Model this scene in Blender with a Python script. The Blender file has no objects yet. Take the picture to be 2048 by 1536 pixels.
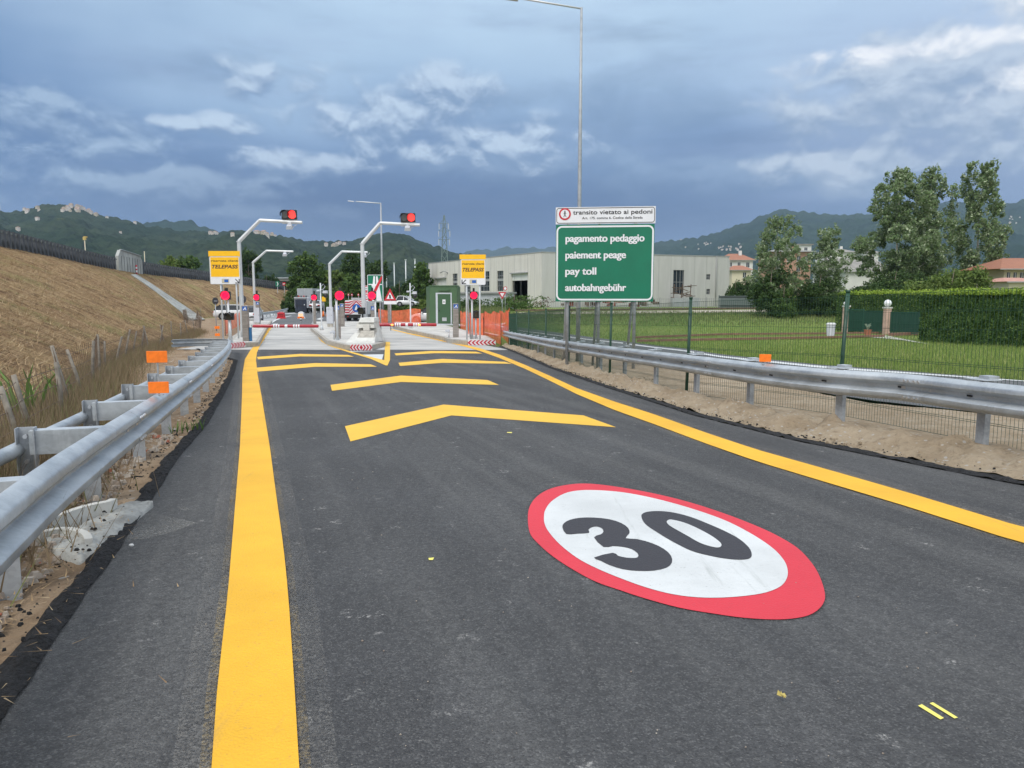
import bpy, math, random
import numpy as np
from mathutils import Vector, Matrix, noise
R = math.radians
F = 1490.0; PITCH = math.atan((768-592)/F); EYE = 1.35
sc = bpy.context.scene
# ---------------- camera
cd = bpy.data.cameras.new('camera'); cam = bpy.data.objects.new('camera', cd); sc.collection.objects.link(cam)
cam.location = (0, 0, EYE); cam.rotation_euler = (math.pi/2-PITCH, 0, 0)
cd.sensor_width = 36; cd.lens = 36*F/2048; cd.clip_start = .05; cd.clip_end = 30000
sc.camera = cam
sc.view_settings.view_transform = 'Standard'; sc.view_settings.look = 'None'
sc.view_settings.exposure = 0.0; sc.view_settings.gamma = 1
# ---------------- node helper
class NT:
    def __init__(s, tree): s.t = tree; s.n = tree.nodes; s.l = tree.links
    def put(s, inp, v):
        if v is None: return
        if hasattr(v, 'links') or isinstance(v, bpy.types.NodeSocket): s.l.new(v, inp)
        else:
            if hasattr(inp.default_value, '__len__') and not hasattr(v, '__len__'): v = (v,)*len(inp.default_value)
            if hasattr(inp.default_value, '__len__') and len(inp.default_value) == 4 and len(v) == 3: v = (*v, 1)
            inp.default_value = v
    def node(s, typ, outs=0, props={}, **kw):
        n = s.n.new(typ)
        for k, v in props.items(): setattr(n, k, v)
        for k, v in kw.items():
            k = k.replace('_', ' ') if k not in n.inputs else k
            if k.startswith('i') and k[1:].isdigit(): s.put(n.inputs[int(k[1:])], v)
            else: s.put(n.inputs[k], v)
        return n.outputs[outs]
    def math(s, op, a, b=None, c=None, clamp=False):
        n = s.n.new('ShaderNodeMath'); n.operation = op; n.use_clamp = clamp
        s.put(n.inputs[0], a); s.put(n.inputs[1], b)
        if c is not None: s.put(n.inputs[2], c)
        return n.outputs[0]
    def sm(s, v, a, b, x=0., y=1.):
        return s.node('ShaderNodeMapRange', 0, {'interpolation_type': 'SMOOTHSTEP'}, Value=v, From_Min=a, From_Max=b, To_Min=x, To_Max=y)
    def mix(s, f, a, b, blend='MIX'):
        n = s.n.new('ShaderNodeMix'); n.data_type = 'RGBA'; n.blend_type = blend; n.clamp_factor = True
        s.put(n.inputs[0], f); s.put(n.inputs[6], a); s.put(n.inputs[7], b); return n.outputs[2]
    def noise(s, vec, scale, detail=4, rough=.55, dist=0., out=0):
        return s.node('ShaderNodeTexNoise', out, Vector=vec, Scale=scale, Detail=detail, Roughness=rough, Distortion=dist)
    def vor(s, vec, scale, feature='F1', out=0):
        return s.node('ShaderNodeTexVoronoi', out, {'feature': feature}, Vector=vec, Scale=scale)
    def vscale(s, vec, v):
        return s.node('ShaderNodeVectorMath', 0, {'operation': 'MULTIPLY'}, i0=vec, i1=v)
    def comb(s, x, y, z): return s.node('ShaderNodeCombineXYZ', 0, X=x, Y=y, Z=z)
def lin(r, g, b):
    f = lambda c: (c/255/12.92 if c/255 <= .04045 else ((c/255+.055)/1.055)**2.4)
    return (f(r), f(g), f(b), 1)
# ---------------- world: storm sky
SUN_EL, SUN_AZ = 50, 215      # azimuth clockwise from +Y : behind the camera, to the left
W = bpy.data.worlds.new('World'); sc.world = W; W.use_nodes = True
w = NT(W.node_tree)
bg = [n for n in w.n if n.type == 'BACKGROUND'][0]
skyt = w.n.new('ShaderNodeTexSky'); skyt.sky_type = 'NISHITA'; skyt.sun_disc = False
skyt.sun_elevation = R(SUN_EL); skyt.sun_rotation = R(SUN_AZ)
tc = w.node('ShaderNodeTexCoord', 0)
xyz = w.n.new('ShaderNodeSeparateXYZ'); w.l.new(tc, xyz.inputs[0])
u = w.math('ARCTAN2', xyz.outputs[0], xyz.outputs[1])
v = w.math('ARCSINE', xyz.outputs[2])
def pu(px): return math.atan((px-1024)/F)
def pv(py): return math.atan((592-py)/F)
def uv(su, sv, ou=0, ov=0): return w.comb(w.math('MULTIPLY_ADD', u, su, ou), w.math('MULTIPLY_ADD', v, sv, ov), 0.)
big = w.noise(uv(3.0, 7.0, 3.1), 1.0, 3, .5)
bigd = w.math('SUBTRACT', big, .5)
# base deck: vertical tone with slow noise
vv = w.math('ADD', v, w.math('MULTIPLY', bigd, .16))
cr = w.n.new('ShaderNodeValToRGB'); w.l.new(w.sm(vv, -.02, .47), cr.inputs[0])
el = cr.color_ramp.elements
stops = [(0, (104, 136, 172)), (.12, (84, 114, 154)), (.26, (94, 124, 166)), (.43, (120, 150, 188)), (.60, (156, 184, 214)), (.80, (180, 206, 230)), (1, (190, 214, 236))]
el[0].position, el[0].color = 0, lin(*stops[0][1]); el[1].position, el[1].color = 1, lin(*stops[-1][1])
for p, c in stops[1:-1]: e = el.new(p); e.color = lin(*c)
base = cr.outputs[0]
# darker towards the left, brighter to the right
base = w.mix(w.sm(w.math('ADD', u, w.math('MULTIPLY', bigd, .5)), -.20, -.95), base, lin(80, 118, 168))
rb = w.math('MULTIPLY', w.sm(w.math('ADD', u, w.math('MULTIPLY', bigd, .3)), .12, .62), w.sm(v, .05, .2))
base = w.mix(w.math('MULTIPLY', rb, .55), base, lin(186, 202, 228))
streak = w.noise(uv(5, 26, 1.7), 1.0, 5, .6)
base = w.mix(w.sm(streak, .42, .75, 0, .32), base, lin(150, 172, 205))
streak2 = w.noise(uv(4, 17, 8.7, 2), 1.0, 5, .55)
base = w.mix(w.sm(streak2, .5, .78, 0, .35), base, lin(76, 102, 142))
# cumulus banks
def ell(px, py, rx, ry, dv=0.):
    a = w.math('DIVIDE', w.math('SUBTRACT', u, pu(px)), rx/F); b = w.math('DIVIDE', w.math('SUBTRACT', v, pv(py)-dv), ry/F)
    d = w.math('SQRT', w.math('ADD', w.math('MULTIPLY', a, a), w.math('MULTIPLY', b, b)))
    return w.sm(d, 1.3, .0)
def bank(blobs, seed, light, shade, amt, sc_=16.):
    def dens(dv):
        m = None
        for b in blobs:
            e = ell(*b, dv=dv); m = e if m is None else w.math('MAXIMUM', m, e)
        ov = seed*.7+dv*sc_*1.6
        n1 = w.noise(uv(sc_, sc_*1.6, seed, ov), 1.0, 9, .56, .3); n2 = w.noise(uv(sc_*.42, sc_*.7, seed+5, ov*.44), 1.0, 3, .5)
        return w.math('ADD', w.math('MULTIPLY', w.math('SUBTRACT', n1, .5), 2.1), w.math('ADD', w.math('MULTIPLY', w.math('SUBTRACT', n2, .5), 1.1), m)), m
    d0, m0 = dens(0.); da, _ = dens(.011)
    al = w.math('MULTIPLY', w.sm(d0, .30, .92), w.sm(m0, .02, .3))
    lit = w.sm(w.math('SUBTRACT', d0, da), -.34, .52, 0., 1.)
    core = w.sm(d0, .5, 1.3, 0, .22)
    lit = w.math('ADD', lit, core, clamp=True)
    return w.math('MULTIPLY', al, amt), w.mix(lit, shade, light)
for args in [
    ([(1250, 230, 420, 80), (1400, 370, 560, 60), (1050, 340, 360, 60)], 15.9, lin(140, 166, 196), lin(104, 132, 168), .65, 10.),
    ([(110, 320, 330, 95), (330, 400, 400, 62), (30, 290, 250, 70), (560, 440, 340, 40)], 4.3, lin(160, 184, 210), lin(98, 128, 168), .85, 16.),
    ([(760, 270, 260, 100), (900, 195, 140, 70), (930, 300, 320, 75), (520, 195, 80, 55), (640, 200, 80, 60), (640, 345, 180, 55), (470, 285, 110, 30), (380, 288, 90, 24)], 9.1, lin(190, 209, 229), lin(116, 144, 180), .92, 17.),
    ([(1650, 270, 220, 90), (1800, 230, 230, 120), (1960, 270, 220, 130), (1640, 370, 240, 70), (2080, 330, 180, 90)], 22.4, lin(192, 206, 222), lin(134, 157, 186), .85, 15.),
    ([(2070, 110, 190, 110), (2060, 230, 170, 90), (1900, 180, 330, 46)], 31.7, lin(236, 240, 246), lin(182, 197, 215), 1., 14.)]:
    a_, c_ = bank(*args)
    base = w.mix(a_, base, c_)
# dark rain curtain low in the middle
dk = w.math('MULTIPLY', ell(860, 440, 680, 100), .85)
base = w.mix(dk, base, lin(64, 92, 136))
# physically bright Nishita scaled to picture levels, cloud deck over it
sk = w.mix(1., skyt.outputs[0], (.10, .10, .10, 1), 'MULTIPLY')
up = w.sm(v, .46, 1.0)
deck = w.mix(up, base, (1.4, 1.46, 1.55, 1))     # unseen deck overhead, brightened to light the scene
deck = w.mix(w.sm(xyz.outputs[1], .1, -.5, 0, .8), deck, (1.3, 1.32, 1.34, 1))  # unseen sky behind the camera, brightened for the same purpose
col = w.mix(.965, sk, deck)
w.l.new(col, bg.inputs[0]); bg.inputs[1].default_value = 1.12
sc.world = W
# ---------------- sun
sl = bpy.data.lights.new('sun', 'SUN'); so = bpy.data.objects.new('sun', sl); sc.collection.objects.link(so)
sl.energy = 1.9; sl.angle = R(22); sl.color = (1, .95, .87)
d = Vector((math.sin(R(SUN_AZ))*math.cos(R(SUN_EL)), math.cos(R(SUN_AZ))*math.cos(R(SUN_EL)), math.sin(R(SUN_EL))))
so.rotation_euler = d.to_track_quat('Z', 'Y').to_euler()
# ================= geometry helpers
SL = -.0322
def sst(a, b, x):
    t = min(1, max(0, (x-a)/(b-a))); return t*t*(3-2*t)
def zr(Y):
    if Y < 36: return SL*max(Y, -30)
    if Y < 48: t = Y-36; return SL*(36+t-t*t/24)
    return SL*42
def gh(X, Y):
    z = zr(Y)
    if Y > 55: z += 1.0*sst(60, 108, Y)*sst(-.16, -.06, X/Y)
    return z
cR = Matrix.Rotation(-PITCH, 3, 'X')
def ray(px, py): return cR @ Vector(((px-1024)/F, 1, (768-py)/F))
def P(px, py, Y):
    r = ray(px, py); return Vector((r.x*Y/r.y, Y, EYE+r.z*Y/r.y))
def G(px, py, dz=0, f=gh):
    r = ray(px, py); Y = 10.
    lo, hi = .3, 3000.
    for i in range(60):
        m = (lo+hi)/2; p = P(px, py, m)
        if p.z > f(p.x, m)+dz: lo = m
        else: hi = m
    p = P(px, py, lo); p.z = f(p.x, p.y)+dz; return p
class Fr:       # frame at the foot of a thing: local metres for offsets
    def __init__(s, px, py, dz=0, Y=None):
        if Y: q = P(px, py, Y); s.o = Vector((q.x, Y, gh(q.x, Y)+dz))
        else: s.o = G(px, py, dz)
        s.Y = s.o.y; s.m = s.Y/F
    def x(s, px): return P(px, 600, s.Y).x-s.o.x
    def z(s, py): return P(1024, py, s.Y).z-s.o.z
def onplane(px, py, A, B):
    r = ray(px, py); dx, dy = B[0]-A[0], B[1]-A[1]; L = math.hypot(dx, dy)
    # A + s*d = t*r
    det = dx*(-r.y)+dy*r.x
    s_ = (-A[0]*(-r.y)-A[1]*r.x)/det
    X, Y = A[0]+s_*dx, A[1]+s_*dy
    return s_*L, EYE+r.z*Y/r.y
def spline(pts, step=.5):
    pts = [Vector(p) for p in pts]; out = []
    for i in range(len(pts)-1):
        p0 = pts[max(i-1, 0)]; p1 = pts[i]; p2 = pts[i+1]; p3 = pts[min(i+2, len(pts)-1)]
        n = max(1, int((p2-p1).length/step))
        for k in range(n):
            t = k/n
            out.append(.5*((2*p1)+(p2-p0)*t+(2*p0-5*p1+4*p2-p3)*t*t+(3*p1-p0-3*p2+p3)*t**3))
    out.append(pts[-1]); return out
def closed_spline(pts, n=4):
    pts = [Vector(p) for p in pts]; N = len(pts); out = []
    for i in range(N):
        p0, p1, p2, p3 = pts[i-1], pts[i], pts[(i+1) % N], pts[(i+2) % N]
        for k in range(n):
            t = k/n
            out.append(.5*((2*p1)+(p2-p0)*t+(2*p0-5*p1+4*p2-p3)*t*t+(3*p1-p0-3*p2+p3)*t**3))
    return out
COL = sc.collection
class MB:
    def __init__(s): s.v = []; s.f = []; s.mi = []
    def add(s, vs, fs, mi=0):
        b = len(s.v); s.v += [tuple(q) for q in vs]; s.f += [tuple(b+i for i in f) for f in fs]; s.mi += [mi]*len(fs); return s
    def box(s, c, size, rz=0, mi=0, taper=1., tilt=None):
        x, y, z = size[0]/2, size[1]/2, size[2]/2
        vs = [Vector((sx*x*(taper if sz > 0 else 1), sy*y*(taper if sz > 0 else 1), sz*z)) for sz in (-1, 1) for sx, sy in ((-1, -1), (1, -1), (1, 1), (-1, 1))]
        M = Matrix.Rotation(rz, 3, 'Z')
        if tilt: M = M @ Matrix.Rotation(tilt[1], 3, tilt[0])
        vs = [M @ q + Vector(c) for q in vs]
        return s.add(vs, [(0, 3, 2, 1), (4, 5, 6, 7), (0, 1, 5, 4), (1, 2, 6, 5), (2, 3, 7, 6), (3, 0, 4, 7)], mi)
    def bb(s, x0, x1, y0, y1, z0, z1, mi=0): return s.box(((x0+x1)/2, (y0+y1)/2, (z0+z1)/2), (abs(x1-x0), abs(y1-y0), abs(z1-z0)), 0, mi)
    def tube(s, pts, r, n=8, mi=0, caps=True):
        pts = [Vector(p) for p in pts]; rs = r if hasattr(r, '__len__') else [r]*len(pts)
        rings = []; ref = None
        for i, p in enumerate(pts):
            a = pts[max(i-1, 0)]; b = pts[min(i+1, len(pts)-1)]; t = (b-a).normalized()
            if ref is None or abs(ref.dot(t)) > .95: ref = Vector((1, 0, 0)) if abs(t.x) < .8 else Vector((0, 1, 0))
            e1 = (ref-t*ref.dot(t)).normalized(); e2 = t.cross(e1); ref = e1
            rings.append([p+(e1*math.cos(2*math.pi*k/n)+e2*math.sin(2*math.pi*k/n))*rs[i] for k in range(n)])
        vs = [q for g in rings for q in g]
        fs = [(i*n+k, i*n+(k+1) % n, (i+1)*n+(k+1) % n, (i+1)*n+k) for i in range(len(pts)-1) for k in range(n)]
        if caps: fs += [tuple(range(n))[::-1], tuple((len(pts)-1)*n+k for k in range(n))]
        return s.add(vs, fs, mi)
    def bar(s, p0, p1, w_, h_, mi=0):
        p0, p1 = Vector(p0), Vector(p1); t = (p1-p0).normalized()
        up = Vector((0, 0, 1)) if abs(t.z) < .95 else Vector((0, 1, 0))
        e1 = t.cross(up).normalized()*w_/2; e2 = e1.cross(t).normalized()*h_/2
        vs = [p+a*e1+b*e2 for p in (p0, p1) for a, b in ((-1, -1), (1, -1), (1, 1), (-1, 1))]
        return s.add(vs, [(0, 3, 2, 1), (4, 5, 6, 7), (0, 1, 5, 4), (1, 2, 6, 5), (2, 3, 7, 6), (3, 0, 4, 7)], mi)
    def prism(s, poly, y0, y1, mi=0):       # poly in XZ, extruded along Y (y0 front)
        n = len(poly); vs = [(a, y0, b) for a, b in poly]+[(a, y1, b) for a, b in poly]
        fs = [tuple(range(n)), tuple(range(2*n-1, n-1, -1))]+[(i, i+n, (i+1) % n+n, (i+1) % n) for i in range(n)]
        return s.add(vs, fs, mi)
    def prismz(s, poly, z0, z1, mi=0):
        n = len(poly); vs = [(a[0], a[1], z0) for a in poly]+[(a[0], a[1], z1) for a in poly]
        fs = [tuple(range(n))[::-1], tuple(range(n, 2*n))]+[(i, (i+1) % n, (i+1) % n+n, i+n) for i in range(n)]
        return s.add(vs, fs, mi)
    def ball(s, c, r, n=12, m=8, mi=0, sq=(1, 1, 1)):
        vs = []
        for i in range(m+1):
            th = math.pi*i/m
            for k in range(n):
                ph = 2*math.pi*k/n; vs.append((c[0]+r*sq[0]*math.sin(th)*math.cos(ph), c[1]+r*sq[1]*math.sin(th)*math.sin(ph), c[2]+r*sq[2]*math.cos(th)))
        return s.add(vs, [(i*n+k, (i+1)*n+k, (i+1)*n+(k+1) % n, i*n+(k+1) % n) for i in range(m) for k in range(n)], mi)
    def disc(s, c, r, th=.02, n=24, mi=0):  # disc facing -Y
        return s.tube([(c[0], c[1], c[2]), (c[0], c[1]+th, c[2])], r, n, mi)
    def rrect(s, x0, x1, z0, z1, r, y0, y1, mi=0):
        return s.prism(rr(x0, x1, z0, z1, r), y0, y1, mi)
    def build(s, name, mats, parent=None, smooth=False, loc=None, bevel=0):
        me = bpy.data.meshes.new(name); me.from_pydata(s.v, [], s.f)
        mats = mats if isinstance(mats, (list, tuple)) else [mats]
        for m in mats: me.materials.append(m)
        if len(mats) > 1: me.polygons.foreach_set('material_index', s.mi)
        if smooth: me.polygons.foreach_set('use_smooth', [True]*len(me.polygons))
        me.update(); o = bpy.data.objects.new(name, me); COL.objects.link(o)
        if parent: o.parent = parent
        if loc: o.location = loc
        if smooth == 'auto':
            try: me.set_sharp_from_angle(angle=R(35))
            except Exception: pass
        if bevel:
            b = o.modifiers.new('b', 'BEVEL'); b.width = bevel; b.segments = 2; b.limit_method = 'ANGLE'
        return o
def rr(x0, x1, z0, z1, r, n=5):
    out = []
    for cx, cz, a in ((x1-r, z0+r, -90), (x1-r, z1-r, 0), (x0+r, z1-r, 90), (x0+r, z0+r, 180)):
        for k in range(n+1):
            t = R(a+90*k/n); out.append((cx+r*math.cos(t), cz+r*math.sin(t)))
    return out
def tag(o, label=None, cat=None, group=None, kind=None):
    if label: o['label'] = label
    if cat: o['category'] = cat
    if group: o['group'] = group
    if kind: o['kind'] = kind
    return o
def thing(name, label, cat, loc=(0, 0, 0), rz=0, group=None):
    o = bpy.data.objects.new(name, None); COL.objects.link(o); o.location = loc; o.rotation_euler = (0, 0, rz); o.empty_display_size = .2
    return tag(o, label, cat, group)
def dup(root, loc, rz=None, label=None, scale=None):
    r = root.copy(); COL.objects.link(r); r.location = loc
    if rz is not None: r.rotation_euler = (0, 0, rz)
    if label: r['label'] = label
    if scale: r.scale = scale if hasattr(scale, '__len__') else (scale,)*3
    kids = {}
    for ob in list(bpy.data.objects): 
        if ob.parent: kids.setdefault(ob.parent.name, []).append(ob)
    for ch in kids.get(root.name, []):
        c = ch.copy(); COL.objects.link(c); c.parent = r
        for g in kids.get(ch.name, []):
            d_ = g.copy(); COL.objects.link(d_); d_.parent = c
    return r
def npmesh(name, V, Fq, mat, parent=None, smooth=False, attr=None):
    me = bpy.data.meshes.new(name); V = np.asarray(V, dtype=np.float32); Fq = np.asarray(Fq, dtype=np.int32); k = Fq.shape[1]
    me.vertices.add(len(V)); me.vertices.foreach_set('co', V.ravel())
    me.loops.add(Fq.size); me.loops.foreach_set('vertex_index', Fq.ravel())
    me.polygons.add(len(Fq)); me.polygons.foreach_set('loop_start', np.arange(0, Fq.size, k, dtype=np.int32))
    me.materials.append(mat)
    if smooth: me.polygons.foreach_set('use_smooth', [True]*len(Fq))
    me.update(calc_edges=True); me.validate()
    o = bpy.data.objects.new(name, me); COL.objects.link(o)
    if parent: o.parent = parent
    return o
def text(body, x0, x1, zb, h, y, mat, parent, bold=0., shear=0., name='lettering', sp=1., fitw=True, heavy=0.):
    cu = bpy.data.curves.new('t', 'FONT'); cu.body = body; cu.size = 1; cu.offset = bold; cu.shear = shear; cu.space_character = sp
    o = bpy.data.objects.new('t', cu); COL.objects.link(o)
    dg = bpy.context.evaluated_depsgraph_get(); me = bpy.data.meshes.new_from_object(o.evaluated_get(dg)); bpy.data.objects.remove(o)
    me.name = name; n = len(me.vertices); co = np.empty(n*3, dtype=np.float32); me.vertices.foreach_get('co', co); co = co.reshape(-1, 3)
    mn, mx = co[:, 0].min(), co[:, 0].max(); s_ = h/.7
    sx = (x1-x0)/(mx-mn) if fitw else s_
    out = np.stack([(co[:, 0]-mn)*sx+x0, np.full(n, y), co[:, 1]*s_+zb], 1).astype(np.float32)
    me.vertices.foreach_set('co', out.ravel()); me.materials.clear(); me.materials.append(mat); me.update()
    if heavy:
        me2 = me.copy(); import bmesh; bm = bmesh.new(); bm.from_mesh(me)
        for j, dx in enumerate((-heavy, heavy)):
            me2.vertices.foreach_set('co', (out+np.array([dx, .0008*(j+1), 0], dtype=np.float32)).ravel()); bm.from_mesh(me2)
        bm.to_mesh(me); bm.free()
    ob = bpy.data.objects.new(name, me); COL.objects.link(ob); ob.parent = parent; return ob
# ---------------- materials
def mat(name, c, rough=.7, metal=0., var=0., vs=3., bump=0., bs=40., c2=None, coat=0., emit=None, es=0., spec=None, stretch=None, trans=None, det=5):
    m = bpy.data.materials.new(name); m.use_nodes = True; t = NT(m.node_tree); b = t.n['Principled BSDF']
    tcn = t.node('ShaderNodeTexCoord', 3)
    vec = t.vscale(tcn, stretch) if stretch else tcn
    base_ = c
    if var or c2:
        n = t.noise(vec, vs, det, .6)
        cc2 = c2 if c2 else tuple(x*(1-var) for x in c[:3])
        c1 = c if c2 else tuple(min(1, x*(1+var)) for x in c[:3])
        base_ = t.mix(t.sm(n, .32, .68), cc2, c1)
    t.put(b.inputs['Base Color'], base_); b.inputs['Roughness'].default_value = rough; b.inputs['Metallic'].default_value = metal
    if spec is not None: b.inputs['Specular IOR Level'].default_value = spec
    if coat: b.inputs['Coat Weight'].default_value = coat
    if bump:
        n2 = t.noise(vec, bs, 4, .6)
        bn = t.node('ShaderNodeBump', 0, Strength=bump, Distance=.02, Height=n2); t.l.new(bn, b.inputs['Normal'])
    if emit: t.put(b.inputs['Emission Color'], emit); b.inputs['Emission Strength'].default_value = es
    return m
def asphalt(name, c0, c1, worn=.5):
    m = bpy.data.materials.new(name); m.use_nodes = True; t = NT(m.node_tree); b = t.n['Principled BSDF']
    o = t.node('ShaderNodeTexCoord', 3)
    base_ = t.mix(t.sm(t.noise(o, .35, 5, .6), .35, .68), c0, c1)
    tr = t.noise(t.vscale(t.node('ShaderNodeMapping', 0, Vector=o, Rotation=(0, 0, R(-19))), (2.2, .10, 1)), 1.0, 4, .6)   # wheel wear along the lane
    base_ = t.mix(t.sm(tr, .42, .70, 0, worn), base_, (.135, .135, .132, 1)); tr2 = t.noise(t.node('ShaderNodeMapping', 0, Vector=o, Rotation=(0, 0, R(-24)), Scale=(9., .22, 1)), 1.0, 5, .65); base_ = t.mix(t.sm(tr2, .5, .72, 0, worn*.6), base_, (.038, .039, .041, 1))
    v1 = t.vor(o, 150.); grain = t.sm(v1, .0, .75)
    cell = t.vor(o, 150., out=1)
    g2 = t.node('ShaderNodeSeparateColor', 0, Color=cell)
    base_ = t.mix(t.sm(g2, .72, .98, 0, .24), base_, (.30, .30, .29, 1))
    base_ = t.mix(t.sm(g2, .25, .0, 0, .42), base_, (.022, .022, .024, 1))
    n3 = t.noise(o, 28, 5, .75); base_ = t.mix(t.sm(n3, .44, .60, 0, .38), base_, (.03, .031, .033, 1))
    sp = t.noise(o, 5.5, 3, .5); sp2 = t.noise(o, 46, 4, .7)
    spot = t.math('MULTIPLY', t.sm(sp, .64, .74), t.sm(sp2, .5, .62)); base_ = t.mix(t.math('MULTIPLY', spot, .65), base_, (.45, .44, .42, 1))
    t.l.new(base_, b.inputs['Base Color']); b.inputs['Roughness'].default_value = .82; b.inputs['Specular IOR Level'].default_value = .35
    h = t.math('ADD', t.math('MULTIPLY', grain, -1.), t.math('MULTIPLY', n3, 1.2))
    t.l.new(t.node('ShaderNodeBump', 0, Strength=.75, Distance=.006, Height=h), b.inputs['Normal'])
    return m
def paint(name, c, wear=.35, dirt=(.25, .24, .22, 1), seeds=0., gr=90.):
    m = bpy.data.materials.new(name); m.use_nodes = True; t = NT(m.node_tree); b = t.n['Principled BSDF']
    o = t.node('ShaderNodeTexCoord', 3)
    n = t.noise(o, 1.1, 5, .65); base_ = t.mix(t.sm(n, .3, .7, 0, wear), c, tuple(x*.78 for x in c[:3]))
    n2 = t.noise(o, 38, 4, .7); base_ = t.mix(t.sm(n2, .60, .74, 0, wear*.8), base_, dirt)
    n4 = t.noise(t.node('ShaderNodeMapping', 0, Vector=o, Rotation=(0, 0, R(-19)), Scale=(7., .5, 1)), 1.4, 5, .65); base_ = t.mix(t.sm(n4, .6, .74, 0, wear*.6), base_, dirt)
    t.l.new(base_, b.inputs['Base Color']); b.inputs['Roughness'].default_value = .6; b.inputs['Specular IOR Level'].default_value = .3
    v1 = t.vor(o, gr); t.l.new(t.node('ShaderNodeBump', 0, Strength=.5, Distance=.004, Height=t.math('ADD', v1, n2)), b.inputs['Normal'])
    return m
def dustmat(name, c, amt=.6):
    m = bpy.data.materials.new(name); m.use_nodes = True; t = NT(m.node_tree); b = t.n['Principled BSDF']
    o = t.node('ShaderNodeTexCoord', 3); n = t.noise(o, 70, 4, .8); n2 = t.noise(o, 1.2, 3, .6)
    t.put(b.inputs['Base Color'], c); b.inputs['Roughness'].default_value = .9
    t.l.new(t.math('MULTIPLY', t.math('MULTIPLY', t.sm(n, .42, .68), t.sm(n2, .25, .7)), amt), b.inputs['Alpha']); return m
def soilmat(name, ca, cb, cc, gs=6., bump=1.2, peb=14.):
    m = bpy.data.materials.new(name); m.use_nodes = True; t = NT(m.node_tree); b = t.n['Principled BSDF']
    o = t.node('ShaderNodeTexCoord', 3)
    n = t.noise(o, gs*.25, 6, .65); n2 = t.noise(o, gs*2.5, 6, .7)
    base_ = t.mix(t.sm(n, .35, .65), ca, cb); base_ = t.mix(t.sm(n2, .5, .72, 0, .7), base_, cc)
    vv_ = t.vor(o, peb); cell = t.node('ShaderNodeSeparateColor', 0, Color=t.vor(o, peb, out=1))
    base_ = t.mix(t.math('MULTIPLY', t.sm(cell, .8, .9), t.sm(vv_, .42, .3)), base_, (.42, .39, .35, 1))
    t.l.new(base_, b.inputs['Base Color']); b.inputs['Roughness'].default_value = .95; b.inputs['Specular IOR Level'].default_value = .1
    h = t.math('ADD', n2, t.math('MULTIPLY', n, 1.5)); t.l.new(t.node('ShaderNodeBump', 0, Strength=.9, Distance=.05*bump, Height=h), b.inputs['Normal'])
    return m
m_asph = asphalt('asphalt', (.058, .059, .061, 1), (.084, .086, .089, 1))
m_asph2 = asphalt('asphalt_old', (.11, .115, .12, 1), (.15, .155, .16, 1), .3)
m_bead = mat('fresh_asphalt', (.026, .026, .028, 1), .9, var=.6, vs=26, bump=3., bs=60)
m_yel = paint('yellow_paint', (.80, .44, .030, 1), .75, (.42, .25, .08, 1)); m_yel2 = paint('yellow_paint_new', (.80, .48, .05, 1), .5, (.5, .33, .1, 1))
m_wht = paint('white_paint', (.62, .64, .64, 1), .85, (.30, .32, .30, 1)); m_red = paint('red_paint', (.62, .042, .062, 1), .5, (.30, .05, .06, 1))
m_blk = paint('black_paint', (.042, .040, .046, 1), .2, (.08, .08, .085, 1))
m_dusty = dustmat('paint_overspray', (.50, .47, .42, 1), .22); m_dusto = dustmat('yellow_overspray', (.62, .42, .10, 1), .26)
m_conc = mat('concrete', (.46, .45, .42, 1), .85, var=.22, vs=.9, bump=.3, bs=30)
m_concn = mat('concrete_new', (.52, .52, .49, 1), .85, var=.14, vs=2., bump=.25, bs=50)
m_concl = mat('concrete_lane', (.50, .49, .46, 1), .8, c2=(.29, .29, .28, 1), vs=.7, stretch=(.5, 2.2, 1), bump=.2, bs=30, det=7)
m_kerb = mat('kerb_concrete', (.36, .34, .30, 1), .85, var=.18, vs=4., bump=.3, bs=60)
m_cem = mat('fresh_cement', (.30, .305, .29, 1), .9, var=.25, vs=7., bump=1.0, bs=22)
m_soil = soilmat('soil', (.24, .17, .11, 1), (.34, .26, .18, 1), (.17, .12, .08, 1)); m_sand = soilmat('sandy_soil', (.30, .235, .16, 1), (.40, .33, .24, 1), (.19, .14, .095, 1), 6., 1.3, 22.)
def grassmat(name, a, b_, c, s1=.12, s2=2.2, bump=1.):
    m = bpy.data.materials.new(name); m.use_nodes = True; t = NT(m.node_tree); b = t.n['Principled BSDF']
    o = t.node('ShaderNodeTexCoord', 3); n = t.noise(o, s1, 5, .6); n2 = t.noise(o, s2, 6, .75)
    base_ = t.mix(t.sm(n, .36, .66), a, b_); base_ = t.mix(t.sm(n2, .4, .7, 0, .65), base_, c)
    t.l.new(base_, b.inputs['Base Color']); b.inputs['Roughness'].default_value = .95; b.inputs['Specular IOR Level'].default_value = .1
    t.l.new(t.node('ShaderNodeBump', 0, Strength=.8, Distance=.15*bump, Height=n2), b.inputs['Normal']); return m
m_field = grassmat('field_grass', (.12, .19, .045, 1), (.22, .27, .08, 1), (.08, .14, .03, 1), .09)
m_far = grassmat('far_ground', (.05, .10, .03, 1), (.08, .13, .045, 1), (.03, .07, .02, 1), .01, .2)
m_bank0 = grassmat('dry_bank', (.50, .37, .20, 1), (.35, .235, .13, 1), (.19, .125, .065, 1), .28, 3.2, 2.6)
m_bank = bpy.data.materials.new('dry_bank_mown'); m_bank.use_nodes = True; t = NT(m_bank.node_tree); b = t.n['Principled BSDF']
o = t.node('ShaderNodeTexCoord', 3); ns = t.node('ShaderNodeMapping', 0, Vector=o, Rotation=(0, 0, R(25)), Scale=(.45, 1.6, 1))
n1 = t.noise(ns, .5, 6, .65); n2 = t.noise(o, 3.4, 7, .75); n3 = t.noise(o, .22, 4, .6); n4 = t.noise(o, .9, 5, .7)
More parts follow.
